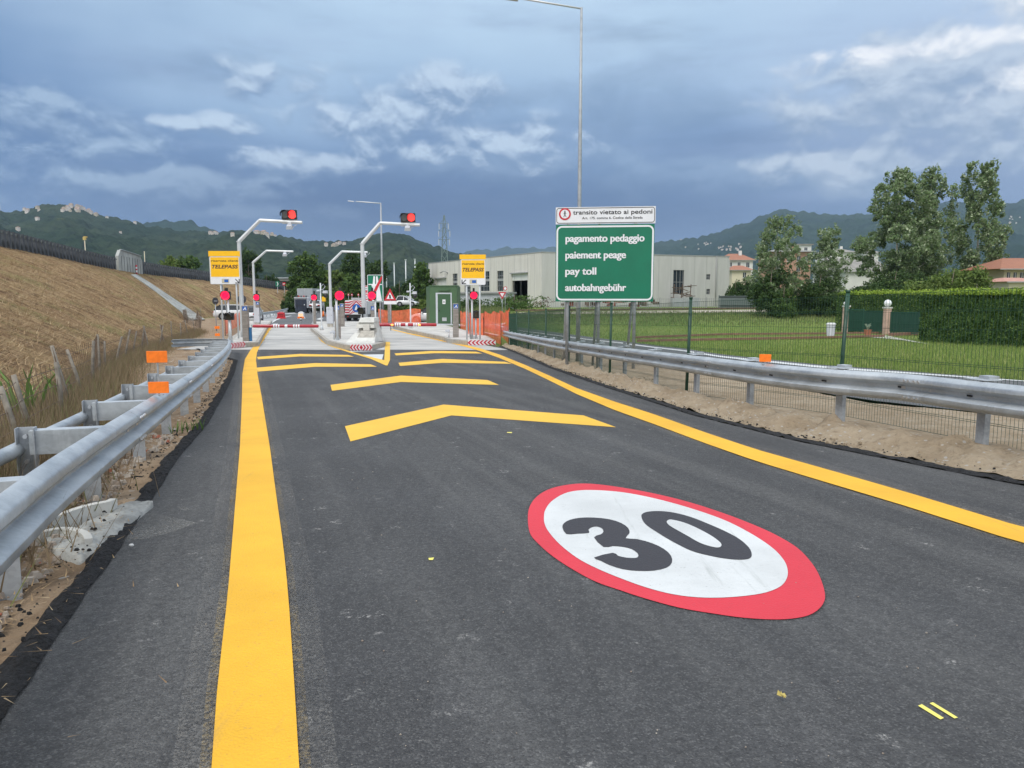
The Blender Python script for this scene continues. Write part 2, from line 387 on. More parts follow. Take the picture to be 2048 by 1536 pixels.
c_ = t.mix(t.sm(n1, .36, .64), (.48, .35, .195, 1), (.29, .19, .11, 1)); c_ = t.mix(t.sm(n2, .42, .66, 0, .75), c_, (.17, .112, .065, 1)); c_ = t.mix(t.sm(n4, .52, .64, 0, .8), c_, (.13, .08, .05, 1))
c_ = t.mix(t.math('MULTIPLY', t.sm(n3, .50, .66), t.sm(n2, .35, .6, 1, .2)), c_, (.25, .25, .10, 1))
t.l.new(c_, b.inputs['Base Color']); b.inputs['Roughness'].default_value = 1; b.inputs['Specular IOR Level'].default_value = .05
t.l.new(t.node('ShaderNodeBump', 0, Strength=1., Distance=.3, Height=t.math('ADD', n2, t.math('MULTIPLY', n4, 1.2))), b.inputs['Normal'])
# ---------------- ground sheet to the horizon
def axis(a, pts):
    out = [a]
    for lim, st in pts:
        while out[-1] < lim-1e-6: out.append(min(lim, out[-1]+st))
    return out
ys = axis(-60, [(-8, 8), (36, 1.5), (48, .75), (120, 3), (300, 20), (900, 100), (9000, 900)])
xs = axis(-9000, [(-900, 900), (-200, 70), (-60, 10), (60, 1.6), (200, 10), (900, 70), (9000, 900)])
V = [(x, y, gh(x, max(y, .1))-(.16 if y < 44 and x < 2.6 else .05)) for y in ys for x in xs]; nx = len(xs)
Q = [(j*nx+i, j*nx+i+1, (j+1)*nx+i+1, (j+1)*nx+i) for j in range(len(ys)-1) for i in range(nx-1)]
ground = npmesh('ground', V, Q, m_field, smooth=True); tag(ground, kind='structure')
def resamp(pts, n):
    pts = [Vector(p) for p in pts]; L = [0]
    for a, b in zip(pts, pts[1:]): L.append(L[-1]+(b-a).length)
    out = []
    for k in range(n):
        t = L[-1]*k/(n-1); i = 0
        while i < len(L)-2 and L[i+1] < t: i += 1
        f = (t-L[i])/max(1e-9, L[i+1]-L[i]); out.append(pts[i].lerp(pts[i+1], min(1, max(0, f))))
    return out
def strip(name, A, B, mat_, dz, parent=None, step=.8, cols=2, kind=None, f=gh, px=True, nz=None, smooth=False, n=None):
    if px: A = [G(*p) for p in A]; B = [G(*p) for p in B]
    A = [Vector((p[0], p[1], 0)) for p in A]; B = [Vector((p[0], p[1], 0)) for p in B]
    LA = sum((b-a).length for a, b in zip(A, A[1:])); n = n or max(3, int(LA/step)+1)
    A = resamp(A, n); B = resamp(B, n); m = MB(); vs = []
    for a, b in zip(A, B):
        for k in range(cols):
            p = a.lerp(b, k/(cols-1)); z = f(p.x, p.y)+dz
            if nz: z += nz(p.x, p.y, k/(cols-1))
            vs.append((p.x, p.y, z))
    fs = [(i*cols+k, i*cols+k+1, (i+1)*cols+k+1, (i+1)*cols+k) for i in range(n-1) for k in range(cols-1)]
    m.add(vs, fs); o = m.build(name, mat_, parent, smooth)
    # make normals point up
    me = o.data
    if me.polygons[len(me.polygons)//2].normal.z < 0: me.flip_normals()
    if kind: tag(o, kind=kind)
    return o
def patch(name, pxs, mat_, dz, parent=None, kind=None, px=True, sub=False, hole=None):
    """flat marking: outline on the ground, triangulated; rows follow the road"""
    import mathutils.geometry as mg
    pts = [G(*p) for p in pxs] if px else [Vector(p) for p in pxs]
    loops = [[Vector((p[0], p[1], 0)) for p in pts]]
    if hole: loops.append([Vector((p[0], p[1], 0)) for p in hole])
    tri = mg.tessellate_polygon(loops); allp = [p for l in loops for p in l]
    m = MB(); m.add([(p.x, p.y, gh(p.x, p.y)+dz) for p in allp], [tuple(t) for t in tri]); o = m.build(name, mat_, parent)
    import bmesh
    bm = bmesh.new(); bm.from_mesh(o.data); bmesh.ops.recalc_face_normals(bm, faces=bm.faces)
    if bm.faces[:] and bm.faces[0].normal.z < 0: bmesh.ops.reverse_faces(bm, faces=bm.faces)
    bm.to_mesh(o.data); bm.free()
    if kind: tag(o, kind=kind)
    return o
# ---------------- road (near ramp)
# asphalt edges in plan (x, y)
def gp(*a): return [(*G(*p)[:2],) for p in a]
edgeL = gp((0, 1425), (75, 1320), (150, 1205), (215, 1120), (290, 1010), (345, 925), (410, 850), (445, 790), (465, 750), (473, 722), (455, 702))
edgeR = [(6.4, -4), (6.3, 0), (5.6, 3)]+gp((2048, 975), (1800, 926), (1600, 886), (1400, 836), (1200, 772), (1100, 737), (1035, 708), (1000, 694))
edgeL[-1] = (-14.6, 34.6)
d_e = Vector(edgeL[0])-Vector(edgeL[2]); edgeL = [tuple(Vector(edgeL[0])+d_e*6), tuple(Vector(edgeL[0])+d_e*1.5)]+edgeL
road = strip('road', edgeL, edgeR, m_asph, .02, px=False, step=.5, cols=12, n=90, kind='structure')
# toll paving : concrete
conc_l0 = gp((440, 706), (470, 690), (520, 645)); conc_r = gp((1010, 697), (900, 668), (770, 645))
toll_paving = strip('toll_paving', [(-15.4, 34.0)]+gp((455, 680), (500, 648)), gp((1022, 701), (930, 680), (775, 648)), m_concl, .0225, px=False, cols=8, n=40, kind='structure')
far_road = strip('far_road', gp((470, 651), (525, 628), (560, 616), (590, 610)), gp((870, 651), (800, 632), (745, 620), (660, 610)), m_asph2, .026, px=False, cols=8, n=40, kind='structure')
# joint seam between the asphalt and the slab
strip('slab_joint', gp((462, 706), (700, 701), (1020, 701)), gp((462, 708), (700, 703), (1020, 703)), m_asph, .0248, parent=toll_paving, px=False)
def yl(name, A, B, mt=None, dz=.028, w=True, **k):
    o = strip(name, A, B, mt or m_yel, dz+.0005, parent=road, step=.4, **k); return o
Lo = [(414, 1700), (425, 1536), (436, 1380), (456, 1200), (464, 1100), (472, 1000), (480, 900), (484, 800), (485, 750), (490, 720), (500, 703), (510, 690), (522, 675), (534, 656)]
Li = [(608, 1700), (598, 1536), (589, 1380), (577, 1200), (567, 1100), (553, 1000), (540, 900), (524, 800), (515, 750), (512, 722), (514, 706), (521, 690), (531, 675), (543, 656)]
Ro = [(2500, 1175), (2048, 1064), (1819, 993), (1665, 948), (1512, 904), (1409, 869), (1307, 832), (1230, 807), (1153, 779), (1102, 755), (1051, 732), (1000, 711), (961, 698), (929, 690), (898, 683), (859, 675), (820, 667.5), (780, 658)]
Ri = [(2500, 1215), (2048, 1097), (1819, 1022), (1665, 975), (1512, 928), (1409, 891), (1307, 852), (1230, 824), (1153, 791), (1102, 765), (1051, 740), (1000, 718), (961, 703.5), (929, 694), (898, 686.3), (859, 677.5), (820, 669.5), (780, 659.5)]
def widen(A, B, k): # k>1 widens about the middle
    return [((a[0]+b[0])/2+(a[0]-b[0])/2*k, (a[1]+b[1])/2+(a[1]-b[1])/2*k) for a, b in zip(A, B)]
for A, B in ((Lo, Li), (Ro, Ri)):
    # faint overspray either side of each painted line
    strip('line_overspray', widen(A, B, 1.9), widen(B, A, 1.9), m_dusty, .0245, parent=road, step=.4)
    strip('line_overspray', widen(A, B, 1.28), widen(B, A, 1.28), m_dusto, .0265, parent=road, step=.4)
tag(yl('edge_line', Lo, Li), 'solid yellow line along the left edge')
tag(yl('edge_line', Ro, Ri), 'solid yellow line curving along the right edge')
yl('edge_line', [(620.5, 652), (643, 684), (662, 694), (704, 708), (741, 719), (772, 733)], [(626, 652), (650, 684), (668, 693.5), (706, 705.5), (741, 715), (769, 722)], m_yel2)
yl('edge_line', [(770.5, 685), (768.5, 722), (772, 733)], [(780, 685), (780, 722), (775, 733)], m_yel2, dz=.031)
chev = [[(690, 856), (887, 812), (1167, 834), (1232, 858), (903, 834), (701, 887)],
        [(661, 772), (802, 753), (975, 762), (998, 772), (802, 766), (664, 784)],
        [(512, 737), (630, 727.5), (741, 730), (754, 735), (630, 735), (515, 745)],
        [(797, 727), (885, 719), (1010, 725), (1024, 729), (885, 727), (800, 733.5)],
        [(514, 715), (600, 709), (696, 711), (708, 714.5), (600, 714), (516, 720)],
        [(789, 708), (868, 702.5), (952, 704.5), (965, 708), (868, 707.5), (792, 712)]]
for i, c in enumerate(chev):
    # split at the apex so that each half is convex
    d_ = patch('chevron_marking', c, m_yel2, .0235, parent=road)
    if i == 0:
        cc = [G(*p) for p in c]; cx = sum(p.x for p in cc)/6; cy = sum(p.y for p in cc)/6
        pass #patch('chevron_overspray', [(c[0][0]-8, c[0][1]-2), (886, 807), (1168, 829), (1262, 860), (903, 840), (697, 893)], m_blk, .026, parent=road)
# white hatching in the nose
patch('nose_hatching', [(694, 701.5), (768, 700.5), (768, 703), (701, 704.5)], m_wht, .0235, parent=road)
patch('nose_hatching', [(686, 697.5), (768, 697), (768, 699), (690, 699.6)], m_wht, .0255, parent=road)
patch('nose_hatching', [(719, 710.5), (767, 709.5), (764, 721), (758, 722)], m_wht, .0235, parent=road)
# --- speed limit roundel, traced on the road surface
def zp(l): return [(x/2.926+1000, y/2.926+940) for x, y in l]
RO = [(163,300),(175,230),(220,170),(300,125),(420,100),(540,98),(700,118),(900,155),(1100,205),(1300,270),(1480,340),(1620,405),(1740,480),(1820,565),(1870,650),(1900,750),(1890,810),(1840,862),(1760,892),(1620,905),(1430,895),(1250,870),(1050,835),(850,780),(700,730),(560,680),(430,610),(310,530),(220,450),(175,390)]
RI = [(257,300),(265,255),(300,205),(370,160),(450,140),(560,137),(720,150),(900,185),(1100,240),(1300,310),(1450,385),(1580,470),(1650,540),(1680,600),(1678,660),(1640,710),(1560,745),(1450,765),(1300,777),(1150,775),(1000,755),(850,715),(700,660),(560,600),(450,540),(350,460),(285,385),(262,340)]
D3 = [(365,360),(375,335),(410,315),(470,303),(550,302),(640,312),(710,335),(750,365),(757,395),(735,425),(800,430),(890,455),(960,490),(1000,530),(1005,570),(975,600),(900,618),(810,620),(720,610),(640,585),(590,560),(550,540),(660,512),(690,530),(740,541),(790,543),(808,535),(805,515),(770,490),(720,477),(660,472),(605,477),(550,420),(590,402),(605,385),(595,365),(565,355),(535,360),(517,375),(520,393),(450,398),(388,400)]
D0 = [(827,295),(840,275),(880,265),(950,264),(1030,275),(1120,300),(1220,340),(1320,385),(1400,430),(1455,480),(1472,520),(1460,545),(1410,553),(1330,548),(1230,530),(1120,500),(1010,445),(920,390),(850,340)]
D0i = [(975,330),(985,318),(1010,317),(1080,335),(1160,370),(1240,415),(1285,450),(1295,470),(1280,482),(1240,478),(1170,455),(1100,415),(1030,375),(990,350)]
def smooth(l, n=4): return [(p.x, p.y) for p in closed_spline([(a, b, 0) for a, b in zp(l)], n)]
so_ = smooth(RO); cxm = sum(p[0] for p in so_)/len(so_); cym = sum(p[1] for p in so_)/len(so_)
big_ = [(cxm+(a-cxm)*1.016-1.5, cym+(b-cym)*1.016+1) for a, b in so_]
spd = patch('speed_limit_roundel', so_, m_red, .0245, parent=road)
patch('roundel_undercoat', big_, dustmat('roundel_halo', (.03, .031, .034, 1), .75), .0225, parent=spd)
patch('roundel_field', smooth(RI), m_wht, .0265, parent=spd)
patch('numeral', smooth(D3, 2), m_blk, .0285, parent=spd)
patch('numeral', smooth(D0), m_blk, .0285, parent=spd)
patch('numeral_counter', smooth(D0i), m_wht, .0305, parent=spd)
# small yellow survey strokes
for pl in ([(1835, 1424), (1843, 1421), (1887, 1449), (1880, 1452)], [(1858, 1419), (1865, 1417), (1915, 1448), (1908, 1450)], [(857, 1124), (868, 1123), (866, 1128), (858, 1128)], [(1014, 868), (1024, 868), (1024, 870), (1014, 869.5)]):
    patch('survey_mark', pl, mat('survey_yellow', (.75, .68, .15, 1)), .0235, parent=road)
# far road markings
def wl(A, B, par=None, **k): return strip('lane_line', A, B, m_wht, .036, parent=par or far_road, **k)
wl([(541, 647), (548, 641), (560, 636), (580, 632)], [(544, 647), (553, 641), (564, 636.5), (584, 632)])
for i in range(7):
    y = 645-i*2.6; patch('hatching', [(522, y), (546+i*2.0, y), (548+i*2.2, y-1.2), (522, y-1.2)], m_wht, .033, parent=far_road)
wl([(632, 626), (634, 619), (640, 613)], [(633.5, 626), (635.5, 619), (642, 613)])
wl([(540, 629), (600, 625.5), (640, 626)], [(540, 630.2), (600, 627), (640, 627)])
patch('lane_arrow', [(632, 639), (641, 636), (647, 638), (640, 640)], m_wht, .034, parent=far_road)
patch('stop_bar', [(629, 648.5), (632, 645.5), (668, 645), (668, 648.5)], m_wht, .034, parent=far_road)
patch('stop_bar', [(500, 651), (500, 648.2), (556, 648.2), (556, 651)], m_wht, .034, parent=far_road)
# ---------------- side road on the right
sideroad = strip('side_road', gp((905, 640), (960, 652), (1035, 668), (1250, 713), (1500, 762), (1700, 800))+[(8.2, 7.5), (8.8, 2), (9, -6)],
                 gp((945, 630), (1000, 650), (1040, 655.5), (1122, 667), (1246, 683), (1366, 698), (1440, 710), (1645, 732))+[(11.9, 15.5), (12.8, 8), (13.2, -6)], m_asph2, .035, px=False, cols=5, n=60, kind='structure')
strip('lane_line', gp((1030, 660.2), (1122, 672.5), (1246, 686.5))+[], gp((1030, 661.6), (1122, 674.3), (1246, 689))+[], m_wht, .047, parent=sideroad, px=False)
strip('lane_line', gp((1252, 687.5), (1366, 702), (1440, 714), (1645, 735.5))+[(11.35, 15.5), (12.3, 8), (12.6, -4)], gp((1252, 690), (1366, 704.5), (1440, 717), (1645, 739.5))+[(11.17, 15.5), (12.12, 8), (12.42, -4)], m_wht, .047, parent=sideroad, px=False, step=1.)
for pts in ([(918, 637.5), (985, 632.5), (986, 634), (918, 639.3)], [(918, 652), (1010, 648), (1010, 649.6), (918, 653.8)], [(965, 632), (1040, 634.5), (1040, 635.6), (962, 633.6)], [(968, 665), (998, 671), (996, 672.6), (968, 667)], [(990, 651), (1010, 646.5), (1012, 648), (1000, 651.5), (1010, 655), (1004, 656)]):
    patch('lane_line', pts, m_wht, .049, parent=sideroad)
# ---------------- asphalt bead + verges
def offs(pl, d_):
    pl = [Vector((p[0], p[1], 0)) for p in pl]; out = []
    for i, p in enumerate(pl):
        t = (pl[min(i+1, len(pl)-1)]-pl[max(i-1, 0)]).normalized(); out.append(p+Vector((-t.y, t.x, 0))*d_)
    return out
def nzf(a, s, seed=0): return lambda x, y, k: a*noise.fractal(Vector((x*s, y*s, seed)), .8, 2., 5)
def edge_n(pl, amp, s, seed):   # ragged plan outline
    pl = resamp([Vector((p[0], p[1], 0)) for p in pl], 260); out = []
    for i, p in enumerate(pl):
        t = (pl[min(i+1, 259)]-pl[max(i-1, 0)]).normalized(); out.append(p+Vector((-t.y, t.x, 0))*amp*noise.fractal(Vector((p.x*s, p.y*s, seed)), .8, 2, 4))
    return out
beadL = edge_n(offs(edgeL, -.04), .012, 3, 5); beadL2 = edge_n(offs(edgeL, .11), .05, 3.2, 9)
strip('asphalt_bead', beadL, beadL2, m_bead, .0, parent=road, px=False, cols=7, n=900, nz=lambda x, y, k: .030+.012*math.sin(math.pi*min(1, k*1.15))-.03*max(0, k-.8)*5+.016*noise.fractal(Vector((x*24, y*24, 2)), .7, 2, 4))
beadR = edge_n(offs(edgeR, .04), .02, 3, 15); beadR2 = edge_n(offs(edgeR, -.15), .04, 2.2, 19)
strip('asphalt_bead', beadR, beadR2, m_bead, .0, parent=road, px=False, cols=7, n=620, nz=lambda x, y, k: .030+.012*math.sin(math.pi*min(1, k*1.15))-.03*max(0, k-.8)*5+.016*noise.fractal(Vector((x*24, y*24, 7)), .7, 2, 4))
FOOT = [(-3.0, -8), (-3.7, 2), (-6, 8.7), (-12.2, 22), (-19, 40), (-26, 61), (-37.5, 86), (-39.5, 120), (-44, 165)]
CREST = [(-26, -8, 7.6), (-28, 2, 7.3), (-30, 10, 7.0), (-35, 28, 6.3), (-38.5, 45, 5.75), (-41, 60, 5.35), (-46.5, 92, 4.25), (-50.2, 124, 3.85), (-48.5, 162, 2.6)]
verge_edge = [(p[0]+.9, p[1]) for p in FOOT[:4]]+[(-16.5, 36)]
lv = strip('left_verge', offs(edgeL, .07), [(-6, -8), (-5.2, 1.), (-7.2, 9), (-10.0, 15), (-13.4, 22.5), (-19.6, 37)], m_soil, .0, px=False, cols=40, n=260, kind='structure', smooth=True,
     nz=lambda x, y, k: .0+.05*noise.fractal(Vector((x*1.6, y*1.6, 3)), .7, 2, 5)+.03*noise.fractal(Vector((x*9, y*9, 3)), .7, 2, 3)-.03*min(1, k*8))
lv2 = strip('left_ground', gp((530, 641), (505, 650), (480, 668), (450, 690))+[(-15.2, 35.5)], [(-38, 90), (-36, 80), (-33, 72), (-26.8, 60), (-21, 44), (-17.5, 33)], m_soil, .0, px=False, cols=24, n=60, kind='structure', smooth=True, nz=lambda x, y, k: -.01+.06*noise.fractal(Vector((x*1.2, y*1.2, 3)), .7, 2, 5))
lv3 = strip('far_verge', gp((520, 640), (560, 622), (590, 612))+[(-38, 140)], [(-34.5, 74), (-37, 84), (-38.5, 110), (-42, 145)], m_soil, -.005, px=False, cols=10, n=40, kind='structure')
rvR = gp((1030, 690), (1100, 700), (1250, 726), (1500, 772), (1700, 812))+[(8.5, 7.5), (9.1, 2), (9.3, -5)]
rv = strip('right_verge', offs(edgeR, -.10), offs(rvR, .5)[::-1], m_sand, .0, px=False, cols=40, n=320, kind='structure', smooth=True,
     nz=lambda x, y, k: .02+.17*math.exp(-((k-.14)/.10)**2)*(.75+.5*noise.fractal(Vector((x*2, y*2, 8)), .8, 2, 4))+.085*noise.fractal(Vector((x*6, y*6, 3)), .7, 2, 5)*math.exp(-((k-.12)/.18)**2)+.012*noise.noise(Vector((x*5, y*5, 0))))
# ================= embankment
def pl_at(L, t):
    t = max(0, min(len(L)-1.0001, t)); i = int(t); f = t-i; a, b = L[i], L[i+1]; return tuple(a[k]+(b[k]-a[k])*f for k in range(len(a)))
def foot(t):
    i = int(max(0, min(len(FOOT)-1.0001, t))); P_ = [Vector((*p, 0)) for p in FOOT]; t = max(0, min(len(FOOT)-1.0001, t)); f = t-i
    p0, p1, p2, p3 = P_[max(i-1, 0)], P_[i], P_[i+1], P_[min(i+2, len(P_)-1)]
    q = .5*((2*p1)+(p2-p0)*f+(2*p0-5*p1+4*p2-p3)*f*f+(3*p1-p0-3*p2+p3)*f**3); return Vector((q.x, q.y, gh(q.x, max(q.y, .1))-.06))
def crest(t):
    P_ = [Vector(p) for p in CREST]; t = max(0, min(len(CREST)-1.0001, t)); i = int(t); f = t-i
    p0, p1, p2, p3 = P_[max(i-1, 0)], P_[i], P_[i+1], P_[min(i+2, len(P_)-1)]
    return .5*((2*p1)+(p2-p0)*f+(2*p0-5*p1+4*p2-p3)*f*f+(3*p1-p0-3*p2+p3)*f**3)
def emb(t, v_):
    a, b = foot(t), crest(t); p = a.lerp(b, min(v_, 1)); p.z += .45*math.sin(math.pi*min(1, max(0, v_)))**1 * 1.0
    p.z += .10*noise.fractal(Vector((p.x*.35, p.y*.35, 1)), .8, 2, 4)*min(1, v_*5)+.045*noise.fractal(Vector((p.x*2.1, p.y*2.1, 4)), .7, 2, 4)*min(1, v_*5); return p
NT_, NV_ = 640, 90
V = []; 
for i in range(NT_):
    t = 8*i/(NT_-1)
    for j in range(NV_+3):
        if j <= NV_: p = emb(t, j/NV_)
        else:
            p = crest(t); p = Vector((p.x-(6 if j == NV_+1 else 22), p.y, p.z+(.1 if j == NV_+1 else -7)))
        V.append(tuple(p))
k_ = NV_+3
Q = [(i*k_+j, (i+1)*k_+j, (i+1)*k_+j+1, i*k_+j+1) for i in range(NT_-1) for j in range(k_-1)]
embank = npmesh('embankment', V, Q, m_bank, smooth=True); tag(embank, kind='structure')
# ================= hills (polar height fields, true distances)
def hillmat(name, a, b_, c, s1, fld=.5):
    m = bpy.data.materials.new(name); m.use_nodes = True; t = NT(m.node_tree); b = t.n['Principled BSDF']
    o = t.node('ShaderNodeTexCoord', 3); n = t.noise(o, s1*.12, 5, .6); n2 = t.noise(o, s1, 5, .7); vo = t.vor(o, s1*1.6)
    base_ = t.mix(t.sm(n, .36, .66), a, b_); base_ = t.mix(t.sm(n2, .42, .68, 0, .7), base_, c)
    n3 = t.noise(o, s1*.35, 4, .6); base_ = t.mix(t.sm(n3, .66, .74, 0, fld), base_, (.16, .17, .07, 1))
    t.l.new(base_, b.inputs['Base Color']); b.inputs['Roughness'].default_value = 1; b.inputs['Specular IOR Level'].default_value = 0
    t.l.new(t.node('ShaderNodeBump', 0, Strength=1., Distance=4.5, Height=t.math('SUBTRACT', t.math('MULTIPLY', n2, 1.6), vo)), b.inputs['Normal']); return m
m_hill = hillmat('hill_woods', (.022, .040, .024, 1), (.044, .062, .034, 1), (.007, .016, .012, 1), .05)
m_hill2 = hillmat('hill_woods_far', (.014, .034, .022, 1), (.026, .050, .026, 1), (.008, .022, .014, 1), .022, .2)
HR = {}
def ridge(name, prof, D0, D1, m_, tree, nr=90, step=3.0, seed=0, rough=1., fold=.16):
    px0, px1 = prof[0][0], prof[-1][0]; n = int((px1-px0)/step)+1; V = []
    def top(px):
        for a, b in zip(prof, prof[1:]):
            if a[0] <= px <= b[0]:
                f = (px-a[0])/(b[0]-a[0]); f = f*f*(3-2*f)*.5+f*.5; return a[1]+(b[1]-a[1])*f
        return prof[-1][1]
    for i in range(n):
        px = px0+(px1-px0)*i/(n-1); ty = top(px)
        for j in range(nr+2):
            k = min(1, j/nr); D = D0+(D1-D0)*k if j <= nr else D1*1.15
            X = (px-1024)/F*D
            zt = (592-ty)/F*D1+EYE; z0 = -2.
            fo = noise.fractal(Vector((X/D1*9+seed, D/D1*5, seed)), .9, 2, 5)
            s_ = k**1.15
            z = z0+(zt-z0)*(s_+fold*fo*math.sin(math.pi*min(1, k))*1.3)
            q = Vector((X/tree, D/tree, seed)); c = noise.voronoi(q)[0][0]
            z += tree*rough*(.55-c)*min(1, k*6)*.55 + tree*.35*noise.noise(q*.6)*min(1, k*5)
            if j > nr: z = zt-80
            V.append((X, D, z))
    k_ = nr+2; Q = [(i*k_+j, (i+1)*k_+j, (i+1)*k_+j+1, i*k_+j+1) for i in range(n-1) for j in range(k_-1)]
    o = npmesh(name, V, Q, m_, smooth=True); tag(o, kind='structure')
    HR[name] = (D0, D1, top); return o
far_ridge = ridge('distant_mountains', [(-300, 560), (820, 535), (900, 512), (960, 503), (1040, 497), (1090, 498), (1180, 494), (1300, 500), (1420, 540)], 4200, 6500, m_hill2, 60, 30, 4, 5, fold=.05)
right_hill = ridge('mountains_right', [(1120, 555), (1240, 510), (1310, 490), (1370, 481), (1430, 470), (1480, 452), (1525, 432), (1560, 424), (1590, 428), (1640, 434), (1700, 436), (1780, 430), (1850, 416), (1885, 409), (1920, 413), (1980, 414), (2048, 407), (2200, 390), (2500, 420)], 1500, 3600, m_hill2, 34, 90, 3.2, 11)
back_hill = ridge('hill_behind', [(240, 470), (300, 452), (340, 447), (370, 445), (395, 446), (418, 456), (440, 466), (480, 474), (560, 480), (640, 500)], 2000, 2900, m_hill2, 26, 40, 3, 23)
left_hill = ridge('wooded_hill_left', [(-500, 455), (-120, 430), (-20, 432), (10, 424), (30, 430), (60, 428), (100, 418), (140, 414), (175, 420), (200, 432), (240, 440), (280, 449), (320, 460), (380, 466), (430, 468), (480, 464), (520, 466), (560, 474), (600, 482), (650, 487), (700, 486), (735, 480), (765, 470), (785, 467), (805, 471), (840, 483), (880, 498), (930, 510), (1000, 530), (1080, 560)], 650, 1700, m_hill, 15, 130, 2.6, 41)
# ================= leaves
def leafmat(name, a, b_, c=None, back=None):
    m = bpy.data.materials.new(name); m.use_nodes = True; t = NT(m.node_tree); b = t.n['Principled BSDF']
    at = t.n.new('ShaderNodeNewGeometry'); r = at.outputs['Random Per Island']
    base_ = t.mix(r, a, b_)
    if c: base_ = t.mix(t.sm(r, .78, .95), base_, c)
    if back: base_ = t.mix(t.math('MULTIPLY', at.outputs['Backfacing'], .8), base_, back)
    t.l.new(base_, b.inputs['Base Color']); b.inputs['Roughness'].default_value = .65; b.inputs['Specular IOR Level'].default_value = .25
    b.inputs['Subsurface Weight'].default_value = 0
    tr = t.n.new('ShaderNodeBsdfTranslucent'); t.l.new(base_, tr.inputs[0]); mx = t.n.new('ShaderNodeMixShader'); mx.inputs[0].default_value = .25
    out = [n for n in t.n if n.type == 'OUTPUT_MATERIAL'][0]; t.l.new(b.outputs[0], mx.inputs[1]); t.l.new(tr.outputs[0], mx.inputs[2]); t.l.new(mx.outputs[0], out.inputs[0]); return m
L_dark = leafmat('leaf_dark', (.030, .065, .018, 1), (.055, .10, .026, 1), (.085, .14, .035, 1))
L_mid = leafmat('leaf_mid', (.050, .10, .022, 1), (.085, .15, .035, 1), (.13, .19, .05, 1))
L_lite = leafmat('leaf_light', (.085, .14, .030, 1), (.14, .20, .045, 1), (.19, .24, .07, 1))
L_pop = leafmat('leaf_poplar', (.10, .165, .062, 1), (.17, .24, .10, 1), (.42, .48, .33, 1), (.30, .36, .22, 1))
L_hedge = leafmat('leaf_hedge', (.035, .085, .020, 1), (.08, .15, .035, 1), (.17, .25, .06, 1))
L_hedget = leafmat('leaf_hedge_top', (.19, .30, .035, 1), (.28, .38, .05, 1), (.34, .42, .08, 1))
m_bark = mat('bark', (.16, .13, .10, 1), .9, var=.3, vs=6, bump=.8, bs=12); m_barkp = mat('bark_poplar', (.30, .29, .25, 1), .9, var=.3, vs=6, bump=.8, bs=12)
def leafcloud(name, blobs, n, size, mat_, parent, seed, ncl=20, cl=.36, shell=.5, asp=.6):
    rg = np.random.default_rng(seed); B = np.array(blobs, dtype=float); wgt = (B[:, 3]*B[:, 4]*B[:, 5])**.62; wgt /= wgt.sum()
    pts = []; nrm = []
    for b, k in zip(B, (wgt*n).astype(int)+1):
        d_ = rg.normal(size=(ncl, 3)); d_ /= np.linalg.norm(d_, axis=1)[:, None]; cr_ = rg.uniform(.45, .95, (ncl, 1))
        cc = d_*cr_; idx = rg.integers(0, ncl, k); cs = rg.uniform(.6, 1.25, ncl)[idx][:, None]
        e = rg.normal(size=(k, 3)); e /= np.linalg.norm(e, axis=1)[:, None]; rad = rg.uniform(0, 1, (k, 1))**shell*cl*cs
        q = cc[idx]+e*rad; pts.append(q*b[3:6]+b[:3]); nrm.append(e)
    p = np.concatenate(pts); e = np.concatenate(nrm); k = len(p)
    e = e+rg.normal(size=(k, 3))*.55; e /= np.linalg.norm(e, axis=1)[:, None]
    a = np.cross(e, rg.normal(size=(k, 3))); a /= np.linalg.norm(a, axis=1)[:, None]; c = np.cross(e, a)
    s_ = size*rg.uniform(.6, 1.35, (k, 1))
    Vv = np.stack([p-a*s_, p-c*s_*asp, p+a*s_, p+c*s_*asp], 1).reshape(-1, 3); Qq = np.arange(4*k).reshape(-1, 4)
    return npmesh(name, Vv, Qq, mat_, parent)
